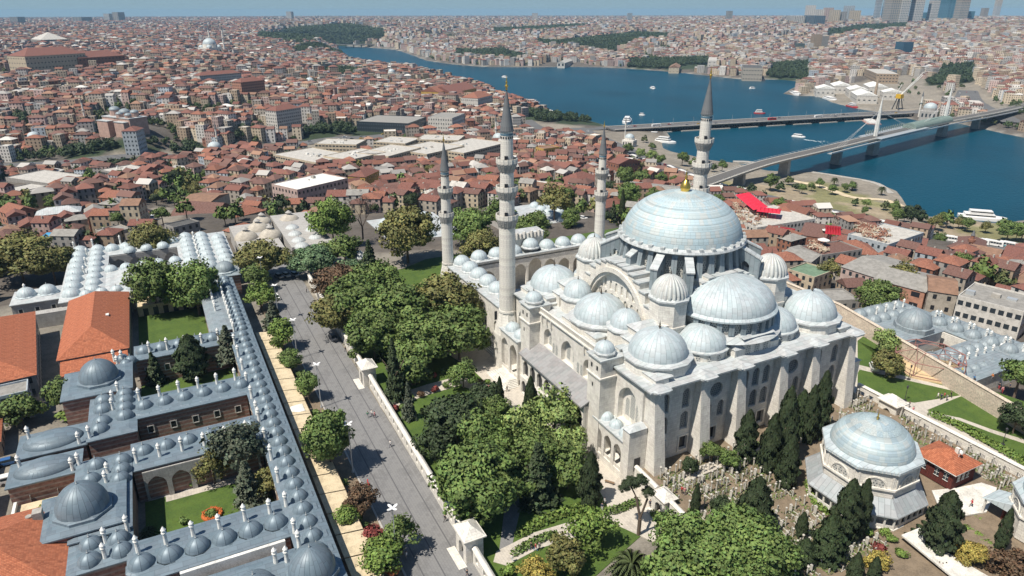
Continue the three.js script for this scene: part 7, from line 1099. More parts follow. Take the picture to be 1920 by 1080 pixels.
{ const t = thing('brick_minaret', 'short brick minaret rising from a red roofed prayer house', 'minaret', [BMX[0], -40, BMX[1]]); const b = new MB(); b.flat(0, 0, 14, 0, 1.1, 0.95, 10); b.flat(0, 14, 15.4, 0, 1.7, 1.8, 10); b.flat(0, 15.4, 17.5, 0, 0.9, 0.85, 10); b.build('shaft', wallM('brick'), t); new MB().flat(0, 17.5, 20.5, 0, 1.1, 0.05, 10).build('cap', M.cone, t); }
byRoof('prayer house with a broad red brown roof near the coaches', -89.8,-274.6, -78.3,-281.5, -91.5,-308.1, -34, -42, { wall: 'cream', roof: 'brown tile', kind: 'hip', st: 2 });
// red canopies and terraces
function canopy(label, a, b, c, e, f, g, y, mat = M.red) { const d = [(f - c), (g - e)], P = (s, t) => [a + (c - a) * s + d[0] * t, y, b + (e - b) * s + d[1] * t], n = 6, m = new MB(); for (let i = 0; i < n; i++) { const p = P(i / n, 0), q = P((i + 1) / n, 0), r = P((i + 1) / n, 1), s = P(i / n, 1), c2 = [(p[0] + r[0]) / 2, y + 1, (p[2] + r[2]) / 2]; m.add(polyGeo([p, q, c2], [q, r, c2], [r, s, c2], [s, p, c2])); m.bar([p[0], y - 3, p[2]], p, 0.06, 4); m.bar([s[0], y - 3, s[2]], s, 0.06, 4); } return tag(m.build('canopy', mat, scene), label, 'canopy'); }
canopy('long bright red terrace canopy beyond the great dome', -192.5,-210.2, -161.1,-193.9, -162.2,-206.6, -18.4);
canopy('second bright red canopy at the right end of the terrace', -157.8,-193, -147.7,-200.5, -154.5,-209, -18.2);
canopy('dark red canopy over the terrace below the brown roof', -113,-153.1, -103.2,-159.3, -111.4,-171.3, -13, tint(M.red, [0.36, 0.01, 0.02]));
canopy('dark red canopy on the dark terrace block', -80.9,-154, -76,-158.4, -85.2,-169.8, -4.6, tint(M.red, [0.36, 0.01, 0.02]));
for (const [i, s] of [[-119.5,-161.6], [-101.5,-149.6], [-76.7,-148.4], [-105.7,-187.6]].entries()) { const t = thing('parasol', ['white parasol above the dark red canopy', 'white parasol below the dark red canopy', 'white parasol on the dark block terrace', 'white parasol beside the brown roof'][i], 'parasol', [s[0], [-18, -15, -8, -17][i], s[1]]); new MB().cyl(0, 0, 3, 0, 0.06, 0.06, 6).build('pole', M.steel, t); new MB().flat(0, 2.6, 3.5, 0, 2.6, 0.1, 8).build('cover', M.white, t); }
{ const tbl = new MB(); tbl.box(-0.5, 0.5, 0.7, 0.78, -0.5, 0.5).box(-0.05, 0.05, 0, 0.7, -0.05, 0.05); for (const [x, z] of [[0.9, 0], [-0.9, 0], [0, 0.9], [0, -0.9]]) tbl.box(x - 0.22, x + 0.22, 0.4, 0.46, z - 0.22, z + 0.22).box(x * 1.22 - 0.2, x * 1.22 + 0.2, 0.4, 0.9, z * 1.22 - 0.2, z * 1.22 + 0.2); const g = tbl.geo();
const areas = [['pale stone terrace beyond the great dome', -172.5,-179.9, -144.3,-178.9, -186.2,-205.3, -21.9, 60, 'tan'], ['tan roof terrace of the long building', -101.3,-201.5, -83.4,-202.3, -112.6,-220.8, -16.9, 70, 'brick'], ['dark terrace block', -79,-139.6, -69.1,-138.6, -81.4,-148, -7.9, 24, 'tan']];
for (const [lb, a, b, c, e, f, k, y, n, col] of areas) for (let i = 0; i < n; i++) { const m = tag(mesh('table', g, wallM(pick([col, 'cream', 'brick'])), scene), 'small cafe table with four chairs on the ' + lb, 'table', 'cafe tables on the ' + lb); const u = rnd(), v = rnd(); m.position.set(a + (c - a) * u + (f - a) * v, y, b + (e - b) * u + (k - b) * v); m.rotation.y = rnd() * 3; m.scale.setScalar(1.3); } }
// named buildings to the left
byRoof('long pink walled hall with a bright white flat roof above the bath house', -298.5,47.7, -277.1,37.3, -297.4,6.5, -6, -22, { wall: 'pinkish', roof: M.white, kind: 'flat', st: 4, winMat: M.dark, extra: (t) => clutter(t, 14, 30, 16, 2) });
for (const [i, c] of [[-490,17.4, -438,-6.6, -495,-23.8], [-458,-17.2, -431,-31.6, -480,-52.6], [-459,-45, -431,-63.8, -479,-86.2], [-530,-25.8, -507,-58, -533,-68.2], [-467,-78.5, -430,-96.7, -485,-123.5], [-462,-108.8, -425,-128.2, -479,-171], [-521,-78.1, -497,-100.9, -528,-116], [-514,-117.4, -490,-151, -516,-164.6]].entries()) byRoof(['pale concrete market block with red brown bands at the left end', 'blank pale concrete market block in the middle of the row', 'pale concrete market block with an open court', 'low pale market block along the boulevard', 'stepped concrete market block near the short minaret', 'long low market block with a red brown front', 'narrow market block behind the open court', 'flat pale market block nearest the roundabout'][i], ...c, [-24, -23, -23, -25, -24, -25, -26, -26][i], -38, { wall: 'cream', roof: 'pale', kind: 'flat', st: 4, sp: 3.2, ww: 2.4, wh: 1.2, extra: (t) => clutter(t, 20, 20, [14, 15, 15, 13, 14, 13, 12, 12][i], 5) });
byRoof('wide dark glass office with a flat grey roof among trees', -627,-91.4, -587,-135.3, -641,-152.1, -22, -42, { wall: M.glass, roof: 'grey', kind: 'flat', st: 5, winMat: plain(0.05, 0.07, 0.09) });
byRoof('white office block with a dark side beside the glass office', -622,-170.3, -602,-191.2, -643,-204.4, -22, -44, { wall: 'white', roof: 'grey', kind: 'flat', st: 5 });
byRoof('small white house beside the white office block', -660,-164.7, -645,-175.4, -676,-189.2, -30, -42, { wall: 'white', roof: 'red tile', kind: 'hip', st: 4 });
byRoof('black glass block with white fins left of the boulevard', -444,141.1, -427,131.6, -442,115.3, -16, -36, { wall: 'grey', roof: 'pale', kind: 'flat', st: 5, winMat: M.dark, ww: 2.2, extra: (t) => clutter(t, 18, 18, 20, 4) });
for (const [i, c] of [[-468,200.7, -432,172.3, -454,154.8], [-425,198.3, -412,187.5, -437,181.9], [-471,117.8, -449,94, -467,81], [-483,107.7, -465,89.7, -484,80.1]].entries()) byRoof(['wide low concrete shed with a pale roof at the left edge', 'small pale roofed shed at the left edge', 'pale flat roofed store beside the black glass block', 'low pale store by the boulevard'][i], ...c, [-20, -20, -26, -28][i], -33, { wall: 'grey', roof: 'pale', kind: 'flat', st: 2 });
byRoof('long building with an orange roof and a grey end at the left', -383.6,182.6, -389.9,153.9, -398.3,151.4, -17, -27, { wall: 'grey', roof: 'orange tile', kind: 'gable', st: 2 });
byRoof('dark red brick block with a small orange roof above the hospice', -320.2,136.9, -311.3,127.4, -323.2,116.3, -8, -24, { wall: 'brick', roof: 'orange tile', kind: 'gable', st: 4, rh: 2.5 });
byRoof('pinkish stone building with a pale lead roof above the hospice', -278.9,161.9, -278.9,143, -288.8,139.9, -5, -16, { wall: 'pinkish', roof: M.leadFlat, kind: 'hip', rh: 2.5, st: 3, winMat: M.dark });
byRoof('plain stone hall with a weathered plank roof above the hospice', -293.3,97, -283.6,83.2, -302.6,73.6, -9, -22, { wall: 'stone', roof: 'rusty', kind: 'gable', rh: 1.6, st: 2, win: 0 });
byRoof('grey house beside the hospice domes', -230.4,134.3, -220.7,129.5, -231.9,123, -3, -11, { wall: 'stone', roof: 'grey', kind: 'flat', st: 2 });
byRoof('dark tall house above the right hospice domes', -217.7,106.5, -210.4,103.1, -226.4,97.2, -1, -14, { wall: 'grey', roof: 'dark', kind: 'flat', st: 4 });
byRoof('row of brown roofed houses above the hospice', -260.5,103.6, -245.2,84.5, -266.4,77.3, -8, -17, { wall: 'tan', roof: 'brown tile', kind: 'gable', st: 3 });
byRoof('house with an orange hip roof behind the bath house', -242.5,81.4, -231,75.8, -236.9,60, -5, -12, { wall: 'tan', roof: 'orange tile', kind: 'hip', st: 2 });
byRoof('low house with an orange roof left of the bath house', -200.5,83.9, -192.6,78.9, -208.4,73.9, -2, -8, { wall: 'stone', roof: 'orange tile', kind: 'hip', st: 1 });
byRoof('gabled orange roofed house right of the bath lantern', -221.2,49.3, -214.4,44.4, -229.8,38.5, -6, -14, { wall: 'stone', roof: 'orange tile', kind: 'gable', st: 2 });
byRoof('low house with a bright blue tarpaulin on its roof', -227.3,155.4, -219,145.8, -229,142.1, -3, -10, { wall: 'stone', roof: wash(0.06, 0.3, 0.55), kind: 'gable', st: 2, rh: 1.4 });
byRoof('tan apartment house with a brick side at the left edge', -303.8,180.9, -289.7,173, -305.1,167.8, -6, -22, { wall: 'salmon', roof: 'orange tile', kind: 'gable', st: 5 });
byRoof('orange timber house on a slope above the white roofed hall', -344.9,-8.4, -336.4,-17.7, -358.4,-26.3, -16, -30, { wall: 'ochre', roof: 'red tile', kind: 'hip', st: 3 });
byRoof('red tiled hall with a grey wing behind the far minaret', -274.9,-127.2, -253.9,-134.9, -265.9,-161.5, -18, -30, { wall: 'tan', roof: 'red tile', kind: 'hip', st: 3 });
byRoof('long grey roofed hall below the far tall minaret', -244.3,-157.5, -214.5,-179.1, -230.3,-209.9, -22, -34, { wall: 'stone', roof: 'grey', kind: 'gable', rh: 3, st: 2 });
byRoof('pinkish house with a tile roof between the far minaret and the dome', -184.1,-96.1, -174.2,-98.9, -182.9,-115.3, -9, -22, { wall: 'pinkish', roof: 'red tile', kind: 'hip', st: 3 });
byRoof('low red roofed house just left of the great dome', -178.6,-114.2, -166.8,-123, -178.9,-137.8, -12, -20, { wall: 'cream', roof: 'red tile', kind: 'hip', st: 2 });
byRoof('two storey red house near the parked coaches', -352.4,-225.9, -339.5,-227.4, -360.6,-248.9, -28, -42, { wall: 'brick', roof: 'red tile', kind: 'gable', st: 3 });
byRoof('bright ochre house in the quarter behind the courtyard', -446,-209.7, -434,-211.4, -453,-227.1, -30, -44, { wall: 'ochre', roof: 'rusty', kind: 'flat', st: 3 });
// near houses at the left edge
building('large near house with a wide orange tile roof at the bottom left corner', 4, 139, 0, 24, 24, 6.4, 0, { wall: 'white', roof: M.tile, kind: 'hip', rh: 5, st: 2, extra: (t) => { new MB().box(-1.4, 1.6, 8.1, 8.3, -6.5, -4.8).build('skylight', M.white, t).rotation.x = 0; const b = new MB(); b.box(-6.6, -5, 8, 10, -7.4, -6); b.cyl(-5.8, 8, 9.4, -5.4, 0.5, 0.5, 10); b.build('roof_box', M.concrete, t); new MB().box(-9, -6.6, 7.4, 7.7, -9.5, -8.4).build('skylight', M.steel, t); } });
{ const t = building('broad hall with a bright orange tile roof beside the round plane trees', -92.5, 127.2, 0, 43, 15.6, 6.6, 0, { wall: 'grey', roof: M.tile, kind: 'hip', rh: 4.6, st: 2, winMat: M.dark }); new MB().hexa([[21.4, 5.2, -7.6], [27, 4.2, -7.6], [27, 4.2, 7.4], [21.4, 5.2, 7.4]].reverse(), [[21.4, 6.2, -7.6], [27, 4.5, -7.6], [27, 4.5, 7.4], [21.4, 6.2, 7.4]].reverse()).build('lean_to_roof', M.tile, t); new MB().box(21.4, 26.6, -1, 4.2, -7.2, 7).build('lean_to', wallM('grey'), t); new MB().box(2, 3.4, 9.3, 9.6, -3.6, -2.4).build('skylight', M.white, t); }
building('house with stepped orange roofs and white skylights at the left edge', -84, 151, -2, 44, 20, 9.5, 0.1, { wall: 'grey', roof: M.tile, kind: 'hip', rh: 4, st: 3, extra: (t) => { new MB().box(10, 17, 10.6, 12, 3, 7.6).build('roof_lantern', M.white, t); new MB().box(6, 9, 11.4, 11.7, 0, 2.6).build('skylight', M.white, t); clutter(t, 14, 10, 12.4, 4); } });
building('blue grey house wall below the skylight house at the left edge', -58.5, 148, -2, 6.4, 16, 8.6, 0.08, { wall: 'pale blue', roof: 'grey', kind: 'flat', st: 3 });
building('low house with an orange roof by the alley on the left', -46, 149.5, -1.5, 11, 10, 5.2, 0.1, { wall: 'tan', roof: M.tile, kind: 'hip', st: 1 });
building('house with a small red roof at the far left behind the alley tree', -31, 150, -1.5, 9, 8, 6, 0, { wall: 'cream', roof: M.tile, kind: 'gable', st: 2 });
building('grey plastered house at the left edge beside the parked cars', -20, 151.5, -1.5, 9, 12, 9, 0, { wall: 'pale blue', roof: 'pale', kind: 'flat', st: 3 });
farList(); AVOID.push([RB[0], RB[1], 75]);
// ---------- ordinary houses: the nearest ones singly, the far city as one mass ----------
const KEEP = [[-200, 122, -76, 158], [-14, 42, -110, -60]], NEAR = [];
const taken = (x, z, r) => { for (const [a, b, c, d] of KEEP) if (x > a - r && x < b + r && z > c - r && z < d + r) return true; for (const [a, b, q] of AVOID) if ((a - x) ** 2 + (b - z) ** 2 < (q + r) ** 2) return true; return false; };
const solid = scene.children.filter((o) => ['building', 'terrace_building', 'brick_minaret'].includes(o.name.replace(/_\d{3}$/, ''))).map((o) => { const b = new THREE.Box3().setFromObject(o); return [b.min.x, b.max.x, b.min.z, b.max.z]; });
for (const s of solid) KEEP.push([s[0] - 1, s[1] + 1, s[2] - 1, s[3] + 1]);
camera.updateMatrixWorld(true); camera.updateProjectionMatrix();
const VP = new THREE.Matrix4().multiplyMatrices(camera.projectionMatrix, camera.matrixWorldInverse), inView = (x, y, z, m = 1.04) => { const v = V(x, y, z).applyMatrix4(VP); return Math.abs(v.x) < m && Math.abs(v.y) < m; };
const farTrees = [], forest = [], spots = [];
for (let d = 170; d < 9500;) {
const step = Math.max(9.2, d * 0.009), lat = Math.max(9.2, d * 0.0036), n = Math.floor(1.62 * d / lat);
for (let i = 0; i < n; i++) {
const a = R(-46.5) + (i + rr(0.15, 0.85)) * R(93) / n, q = d + rr(-0.4, 0.4) * step, fx = -Math.sin(R(62.87)), fz = -Math.cos(R(62.87));
const x = CAMX + q * (fx * Math.cos(a) - fz * Math.sin(a)), z = CAMZ + q * (fz * Math.cos(a) + fx * Math.sin(a));
if (taken(x, z, 5)) continue; const s = shore(x, z); if (s < 14 + d * 0.004) continue; const zn = zoneOf(x, z), h = hgt(x, z);
if (zn === 'forest') { for (let k = 0; k < (q < 900 ? 2 : 3); k++) forest.push([x + rr(-0.5, 0.5) * lat, h, z + rr(-0.5, 0.5) * step, q]); continue; }
if (zn === 'park') { if (rnd() < 0.12) farTrees.push([x, h, z, q]); continue; } if (zn === 'quay') { if (rnd() < 0.012) farTrees.push([x, h, z, q]); continue; } if (zn === 'open') { if (rnd() < 0.06) farTrees.push([x, h, z, q]); continue; }
const green = vn(x / 47, z / 47, 100000, 77) * 0.6 + 0.4 * vn(x / 190, z / 190, 100000, 78); if (green > 0.72 || rnd() < 0.1) { farTrees.push([x, h, z, q]); continue; }
spots.push([x, h, z, q]);
}
d += step;
}
const VAR = []; // [w, d, storeys, kind]
for (const v of [[8, 9, 2, 'hip'], [9, 11, 3, 'hip'], [10, 9, 3, 'gable'], [8, 10, 4, 'gable'], [11, 12, 4, 'flat'], [9, 9, 5, 'flat'], [13, 10, 5, 'hip'], [12, 14, 6, 'flat']]) { const [w, d, st, kind] = v, h = st * 2.9; VAR.push({ w, d, st, kind, h, wall: wallGeo(kind, w, d, h, 8), roof: roofGeo(kind, w, d, h, Math.min(w, d) * 0.24), win: windowsGeo(w, d, h, st) }); }
const stName = ['', 'one storey', 'two storey', 'three storey', 'four storey', 'five storey', 'six storey'];
const MARKS = [['behind the courtyard', -255,-102.1], ['near the short minaret', -320.2,-78.9], ['beside the white roofed hall', -332.3,13.5], ['below the market blocks', -427,-49.5], ['above the bath house', -261.1,51.6], ['above the hospice domes', -319.9,121], ['at the left edge', -324.5,169.6], ['by the boulevard', -495,103.8], ['near the black glass block', -443,139.1], ['towards the roundabout', -516,-202.5], ['near the ochre house', -426,-207.2], ['by the far short minaret', -274.1,-167.4], ['near the coach road', -105.3,-278], ['below the long roof terrace', -90.3,-196.6], ['at the right edge', -34.6,-215.8], ['beside the glass office', -607,-114.6], ['near the green hillside', -627,-24.6], ['on the slope beyond the boulevard', -619,52.7]];
const used = {}, order = spots.map((s, i) => i).filter((i) => inView(spots[i][0], spots[i][1] + 5, spots[i][2])).sort((a, b) => spots[a][3] - spots[b][3]).slice(0, 290), single = new Set(order);
const yawOf = (x, z) => { const c = Math.floor(x / 130) * 7 + Math.floor(z / 130) * 13; return hash(c, 3, 8) * 1.57 + rr(-0.08, 0.08); };
const wallPick = (x, z, far) => { const k = rnd(); return far ? (k < 0.3 ? 'cream' : k < 0.55 ? 'white' : k < 0.75 ? 'pinkish' : k < 0.85 ? 'grey' : k < 0.95 ? 'tan' : 'pale blue') : k < 0.24 ? 'cream' : k < 0.42 ? 'tan' : k < 0.58 ? 'stone' : k < 0.72 ? 'pinkish' : k < 0.82 ? 'grey' : k < 0.92 ? 'white' : k < 0.97 ? 'brick' : 'pale blue'; };
const roofPick = (kind) => { const k = rnd(); return kind === 'flat' ? (k < 0.5 ? 'grey' : k < 0.8 ? 'pale' : 'rusty') : k < 0.36 ? 'red tile' : k < 0.64 ? 'brown tile' : k < 0.78 ? 'orange tile' : k < 0.88 ? 'rusty' : k < 0.96 ? 'grey' : 'pale'; };
const inst = VAR.map(() => []);
for (let i = 0; i < spots.length; i++) {
const [x, h, z, q] = spots[i], north = shoreSide(x, z), far = q > 1500, tall = rnd();
const vi = north ? pick([2, 3, 4, 5, 6, 6, 7, 7]) : q < 700 ? pick([0, 0, 0, 1, 1, 2, 2, 2]) : pick([0, 1, 2, 3, 3, 4, 5, 6]);
if (rnd() < (q < 1500 ? 0.34 : 0.3)) farTrees.push([x + rr(-5, 5), h, z + rr(-5, 5), q]); const v = VAR[vi], yaw = yawOf(x, z), wc = wallPick(x, z, north || far), rc = roofPick(v.kind);
if (single.has(i)) {
const sx = rr(0.75, 1.1), sy = rr(0.8, 1.1), sz = rr(0.75, 1.1), mk = MARKS.reduce((b, m) => { const e = (m[1] - x) ** 2 + (m[2] - z) ** 2; return e < b[0] ? [e, m[0]] : b; }, [1e18, ''])[1];
let lb = stName[v.st] + ' ' + wc + ' house with ' + (v.kind === 'flat' ? 'a flat ' : v.kind === 'hip' ? 'a hipped ' : 'a gabled ') + rc + ' roof ' + mk; if (used[lb]) lb = (sx > sz ? 'wide ' : 'deep ') + lb; used[lb] = 1;
const t = thing('house', lb, 'house', [x, h, z], yaw, 'houses of the old quarters'); t.scale.set(sx, sy, sz); mesh('wall', v.wall, wallM(wc), t); mesh('roof', v.roof, roofM(rc), t); tag(mesh('window', v.win, M.glass, t), null, null, null, 'stuff');
if (v.kind !== 'flat' && rnd() < 0.6) { const c = mesh('chimney', (VAR.ch ??= new MB().box(-0.35, 0.35, 0, 1.8, -0.35, 0.35).geo()), M.concrete, t); c.position.set(rr(-2, 2), v.h + 0.6, rr(-2, 2)); } else if (v.kind === 'flat' && rnd() < 0.7) { const c = mesh('water_tank', (VAR.wt ??= new MB().cyl(0, 0, 1.1, 0, 0.6, 0.6, 10).geo()), M.white, t); c.position.set(rr(-3, 3), v.h, rr(-3, 3)); }
continue;
}
const g = Math.min(1.9, 0.76 + q / 6500); inst[vi].push([x, h, z, yaw, rr(0.85, 1.25) * g, rr(0.8, 1.2) * (q > 2500 ? 1.15 : 1), rr(0.85, 1.25) * g, WALLC[wc], ROOFC[rc]]);
}
function shoreSide(x, z) { // true north of the inlet
const p = V(x, -52, z).applyMatrix4(VP); let lo = 1e9; for (const [wx, wz] of WATER) { const a = Math.atan2(wz - CAMZ, CAMX - wx), b = Math.atan2(z - CAMZ, CAMX - x); if (Math.abs(a - b) < 0.02) lo = Math.min(lo, Math.hypot(wx - CAMX, wz - CAMZ)); } return Math.hypot(x - CAMX, z - CAMZ) > lo + 40;
}
{
const city = new THREE.Group(); city.name = 'distant_city'; scene.add(city); tag(city, 'countless small houses of the far city quarters on both shores', 'city', null, 'stuff');
const q4 = new THREE.Quaternion(), up = V(0, 1, 0), M0 = new THREE.Matrix4(), C = new THREE.Color(), base = std({ roughness: 0.95 });
VAR.forEach((v, k) => {
const L = inst[k], wg = v.wall.clone(), ng = v.win.clone(); wg.setAttribute('color', new THREE.BufferAttribute(new Float32Array(wg.attributes.position.count * 3).fill(1), 3)); ng.setAttribute('color', new THREE.BufferAttribute(new Float32Array(ng.attributes.position.count * 3).fill(0.13), 3));
const W = new THREE.InstancedMesh(mergeGeometries([wg, ng]), std({ vertexColors: true, roughness: 0.95 }), L.length), Rf = new THREE.InstancedMesh(v.roof, base, L.length); W.name = 'walls'; Rf.name = 'roofs';
L.forEach(([x, y, z, yaw, sx, sy, sz, wc, rc], i) => { M0.compose(V(x, y, z), q4.setFromAxisAngle(up, yaw), V(sx, sy, sz)); W.setMatrixAt(i, M0); Rf.setMatrixAt(i, M0); const j = rr(0.75, 1.2); W.setColorAt(i, C.setRGB(wc[0] * j, wc[1] * j, wc[2] * j)); const e = rr(0.75, 1.25); Rf.setColorAt(i, C.setRGB(rc[0] * e, rc[1] * e, rc[2] * e)); });
city.add(W, Rf);
});
}
{ // trees of the far city
const near = farTrees.filter(([x, y, z, q]) => q < 640 && inView(x, y + 4, z)).slice(0, 170), ns = new Set(near), rest = farTrees.filter((t) => !ns.has(t));
near.forEach(([x, y, z, q], i) => { const r = rr(3, 5.4), mk = MARKS.reduce((b, m) => { const e = (m[1] - x) ** 2 + (m[2] - z) ** 2; return e < b[0] ? [e, m[0]] : b; }, [1e18, ''])[1], lf = pick(['mid', 'mid', 'dark', 'olive', 'fresh']); tree('broadleaf_tree', i % 3 ? 'far' : 'broad', lf, x, z, y + r * 1.25, r, r * rr(0.85, 1.15), { mid: 'green', dark: 'dark green', olive: 'olive green', fresh: 'bright green' }[lf] + ' tree among the houses ' + mk, 'tree', y, 'trees among the old quarters'); });
const green = new THREE.Group(); green.name = 'distant_trees'; scene.add(green); tag(green, 'tree crowns scattered over the far city and its wooded hills', 'trees', null, 'stuff');
const cols = [[0.07, 0.11, 0.03], [0.05, 0.08, 0.025], [0.09, 0.11, 0.04]], C = new THREE.Color(), M0 = new THREE.Matrix4(), all = [...rest, ...forest.map((f) => [...f, 1])];
for (const [k, g] of CR.far.entries()) { const L = all.filter((_, i) => i % 3 === k), I = new THREE.InstancedMesh(g, leafMat(1, 1, 1), L.length); I.name = 'crowns'; L.forEach(([x, y, z, q, f], i) => { const r = f ? Math.max(4.6, q * 0.0032) * rr(0.8, 1.2) : Math.max(4, q * 0.0022) * rr(0.7, 1.2), hh = f ? Math.min(r, 8) : Math.min(r, 6); M0.compose(V(x, y + hh * 0.85, z), new THREE.Quaternion().setFromAxisAngle(V(0, 1, 0), rnd() * 6), V(r, hh, r)); I.setMatrixAt(i, M0); const c = f ? [0.035, 0.06, 0.022] : pick(cols), j = rr(0.8, 1.2); I.setColorAt(i, C.setRGB(c[0] * j, c[1] * j, c[2] * j)); }); green.add(I); }
console.log('houses', spots.length, 'trees', all.length);
}
// ---------- gravestones, people, lamps, parked vehicles ----------
{
const P = [0, 1, 2, 3].map((k) => { const t = new THREE.Group(), s = new MB(), h = [1.9, 1.5, 1.4, 2.1][k]; if (k === 1) s.hexa([[-0.24, 0, -0.07], [0.24, 0, -0.07], [0.24, 0, 0.07], [-0.24, 0, 0.07]].reverse(), [[-0.3, h, -0.06], [0.3, h, -0.06], [0.3, h, 0.06], [-0.3, h, 0.06]].reverse()).add(new THREE.ConeGeometry(0.3, 0.35, 4), mat4(0, h + 0.17, 0, Math.PI / 4, [1, 1, 0.3])); else s.cyl(0, 0, h, 0, 0.13, 0.11, 8); mesh('headstone', s.geo(), M.graveStone, t).position.x = -0.85; if (k !== 1) mesh('carved_top', new MB().add(new THREE.SphereGeometry(0.24, 10, 7), mat4(-0.85, h + 0.14, 0, 0, [1, 0.85, 1])).geo(), M.graveStone, t); mesh('footstone', new MB().box(0.78, 0.92, 0, h * 0.62, -0.16, 0.16).geo(), M.graveStone, t); if (k === 1) mesh('kerb', new MB().box(-1, 1, 0, 0.2, -0.5, -0.38).box(-1, 1, 0, 0.2, 0.38, 0.5).box(-1, -0.9, 0, 0.2, -0.38, 0.38).box(0.9, 1, 0, 0.2, -0.38, 0.38).geo(), M.graveStone, t); return t; });
const bad = [[51.8, -4.8, 12.4], [56.3, -22.4, 6], [75.6, -22.6, 8], [36, -32, 2]], placed = []; let n = 0;
const zones = [['among the crowded graves in front of the large tomb', 33, 63, -1, 29, 170, (x, z) => z < 8 + (x - 33) * 1.2 || x < 52], ['on the narrow terrace at the foot of the buttresses', 31.5, 36, -6, 28, 34, () => 1], ['below the park wall behind the large tomb', 29, 71, -33.8, -27.6, 58, () => 1], ['near the top corner of the cemetery by the last buttress', 31, 42, -28, -14, 26, () => 1]];
const plants = [];
for (const [where, x0, x1, z0, z1, want, ok] of zones) for (let tries = 0, c = 0; c < want && tries < 6000; tries++) {
const x = Math.round(rr(x0, x1) / 2.5) * 2.5 + rr(-0.25, 0.25), z = Math.round(rr(z0, z1) / 1.25) * 1.25 + rr(-0.15, 0.15);
if (z > 28.6 + (x - 28) * 0.052 || !ok(x, z) || bad.some(([a, b, r]) => (a - x) ** 2 + (b - z) ** 2 < r * r) || placed.some(([a, b]) => (a - x) ** 2 + ((b - z) * 1.8) ** 2 < 4)) continue; placed.push([x, z]); c++;
const k = ri(0, 3), g = P[k].clone(); g.name = numbered('gravestone'); g.position.set(x, cemY(x, z) - 0.02, z); g.rotation.set(rr(-0.04, 0.04), rr(-0.12, 0.12), rr(-0.05, 0.05)); g.scale.setScalar(rr(0.9, 1.2)); scene.add(g);
tag(g, ['slim round pale gravestone', 'flat pale slab gravestone', 'short pale gravestone', 'tall turban topped pale gravestone'][k] + ' ' + where, 'gravestone', 'gravestones ' + where); plants.push([x, z]);
}
const cover = leafCloud(15000, 0.16, () => { const [x, z] = pick(plants), a = rr(-1.3, 1.3), b = rr(-0.7, 0.7); return [V(x + a, cemY(x + a, z + b) + rr(0.05, 0.6) * rnd(), z + b), V(0, 1, 0), hash(Math.floor(x), Math.floor(z), 2) * 0.9 + 0.4]; }, 0.4);
tag(mesh('grave_plants', cover, LEAF.mid, scene), 'low green plants growing over the crowded graves', 'plants', null, 'stuff');
}
// people: one continuous body each, coloured by clothing
function bodyGeo(walk) {
const f = new MarchingCubes(56, std({}), false, false, 40000), J = (x, y, z) => V(x, y, z), B = [], a = walk ? 0.28 : 0.03;
const cap = (p, q, r0, r1) => B.push([p, q, r0, r1]);
cap(J(0, 0.98, 0), J(0, 1.36, 0), 0.135, 0.16); cap(J(-0.15, 1.38, 0), J(0.15, 1.38, 0), 0.075, 0.075); cap(J(0, 1.42, 0), J(0, 1.52, 0), 0.055, 0.05); cap(J(0, 1.6, 0.01), J(0, 1.66, 0.01), 0.095, 0.1);
for (const s of [-1, 1]) { cap(J(s * 0.09, 0.92, 0), J(s * 0.1, 0.5, a * s * 0.6 + 0.02), 0.095, 0.065); cap(J(s * 0.1, 0.5, a * s * 0.6 + 0.02), J(s * 0.1, 0.08, a * s - (walk ? 0.08 : 0)), 0.06, 0.042); cap(J(s * 0.1, 0.05, a * s - 0.05), J(s * 0.11, 0.04, a * s + 0.12), 0.045, 0.035); cap(J(s * 0.2, 1.37, 0), J(s * 0.25, 1.1, -a * s * 0.4), 0.055, 0.043); cap(J(s * 0.25, 1.1, -a * s * 0.4), J(s * 0.24, 0.86, -a * s * 0.6 + 0.1), 0.042, 0.032); cap(J(s * 0.24, 0.84, -a * s * 0.6 + 0.11), J(s * 0.24, 0.76, -a * s * 0.6 + 0.13), 0.036, 0.022); }
const S = f.size, p = V(), q = V(); for (let k = 0; k < S; k++) for (let j = 0; j < S; j++) for (let i = 0; i < S; i++) { p.set((i / S * 2 - 1), (j / S * 2 - 1) + 0.9, (k / S * 2 - 1)); let d = 0; for (const [u, v, r0, r1] of B) { q.subVectors(v, u); const t = Math.max(0, Math.min(1, p.clone().sub(u).dot(q) / q.lengthSq())); d += Math.exp(-(p.distanceTo(q.multiplyScalar(t).add(u)) - (r0 + (r1 - r0) * t)) / 0.018); } f.field[i + j * S + k * S * S] = d < 1e-9 ? -1 : 0.018 * Math.log(d); }
f.isolation = 0; f.update(); const n = f.count, g = new THREE.BufferGeometry(); g.setAttribute('position', new THREE.BufferAttribute(f.positionArray.slice(0, n * 3), 3)); g.setAttribute('normal', new THREE.BufferAttribute(f.normalArray.slice(0, n * 3), 3)); g.translate(0, 0.9, 0); return g;
}
const BODY = [bodyGeo(0), bodyGeo(1)], skinM = std({ vertexColors: true, roughness: 0.85 }), dressed = {};
function outfit(k, top, leg, hair) { const key = [k, top, leg, hair].join(); if (dressed[key]) return dressed[key]; const g = BODY[k].clone(), p = g.attributes.position, c = new Float32Array(p.count * 3); for (let i = 0; i < p.count; i++) { const x = p.getX(i), y = p.getY(i), z = p.getZ(i); let q = y > 1.64 || (y > 1.55 && z < -0.03) ? hair : y > 1.46 ? [0.5, 0.32, 0.23] : Math.abs(x) > 0.17 && y < 0.9 ? [0.5, 0.32, 0.23] : y > 0.95 || Math.abs(x) > 0.17 ? top : y > 0.07 ? leg : [0.05, 0.04, 0.035]; c.set(q, i * 3); } g.setAttribute('color', new THREE.BufferAttribute(c, 3)); return (dressed[key] = g); }
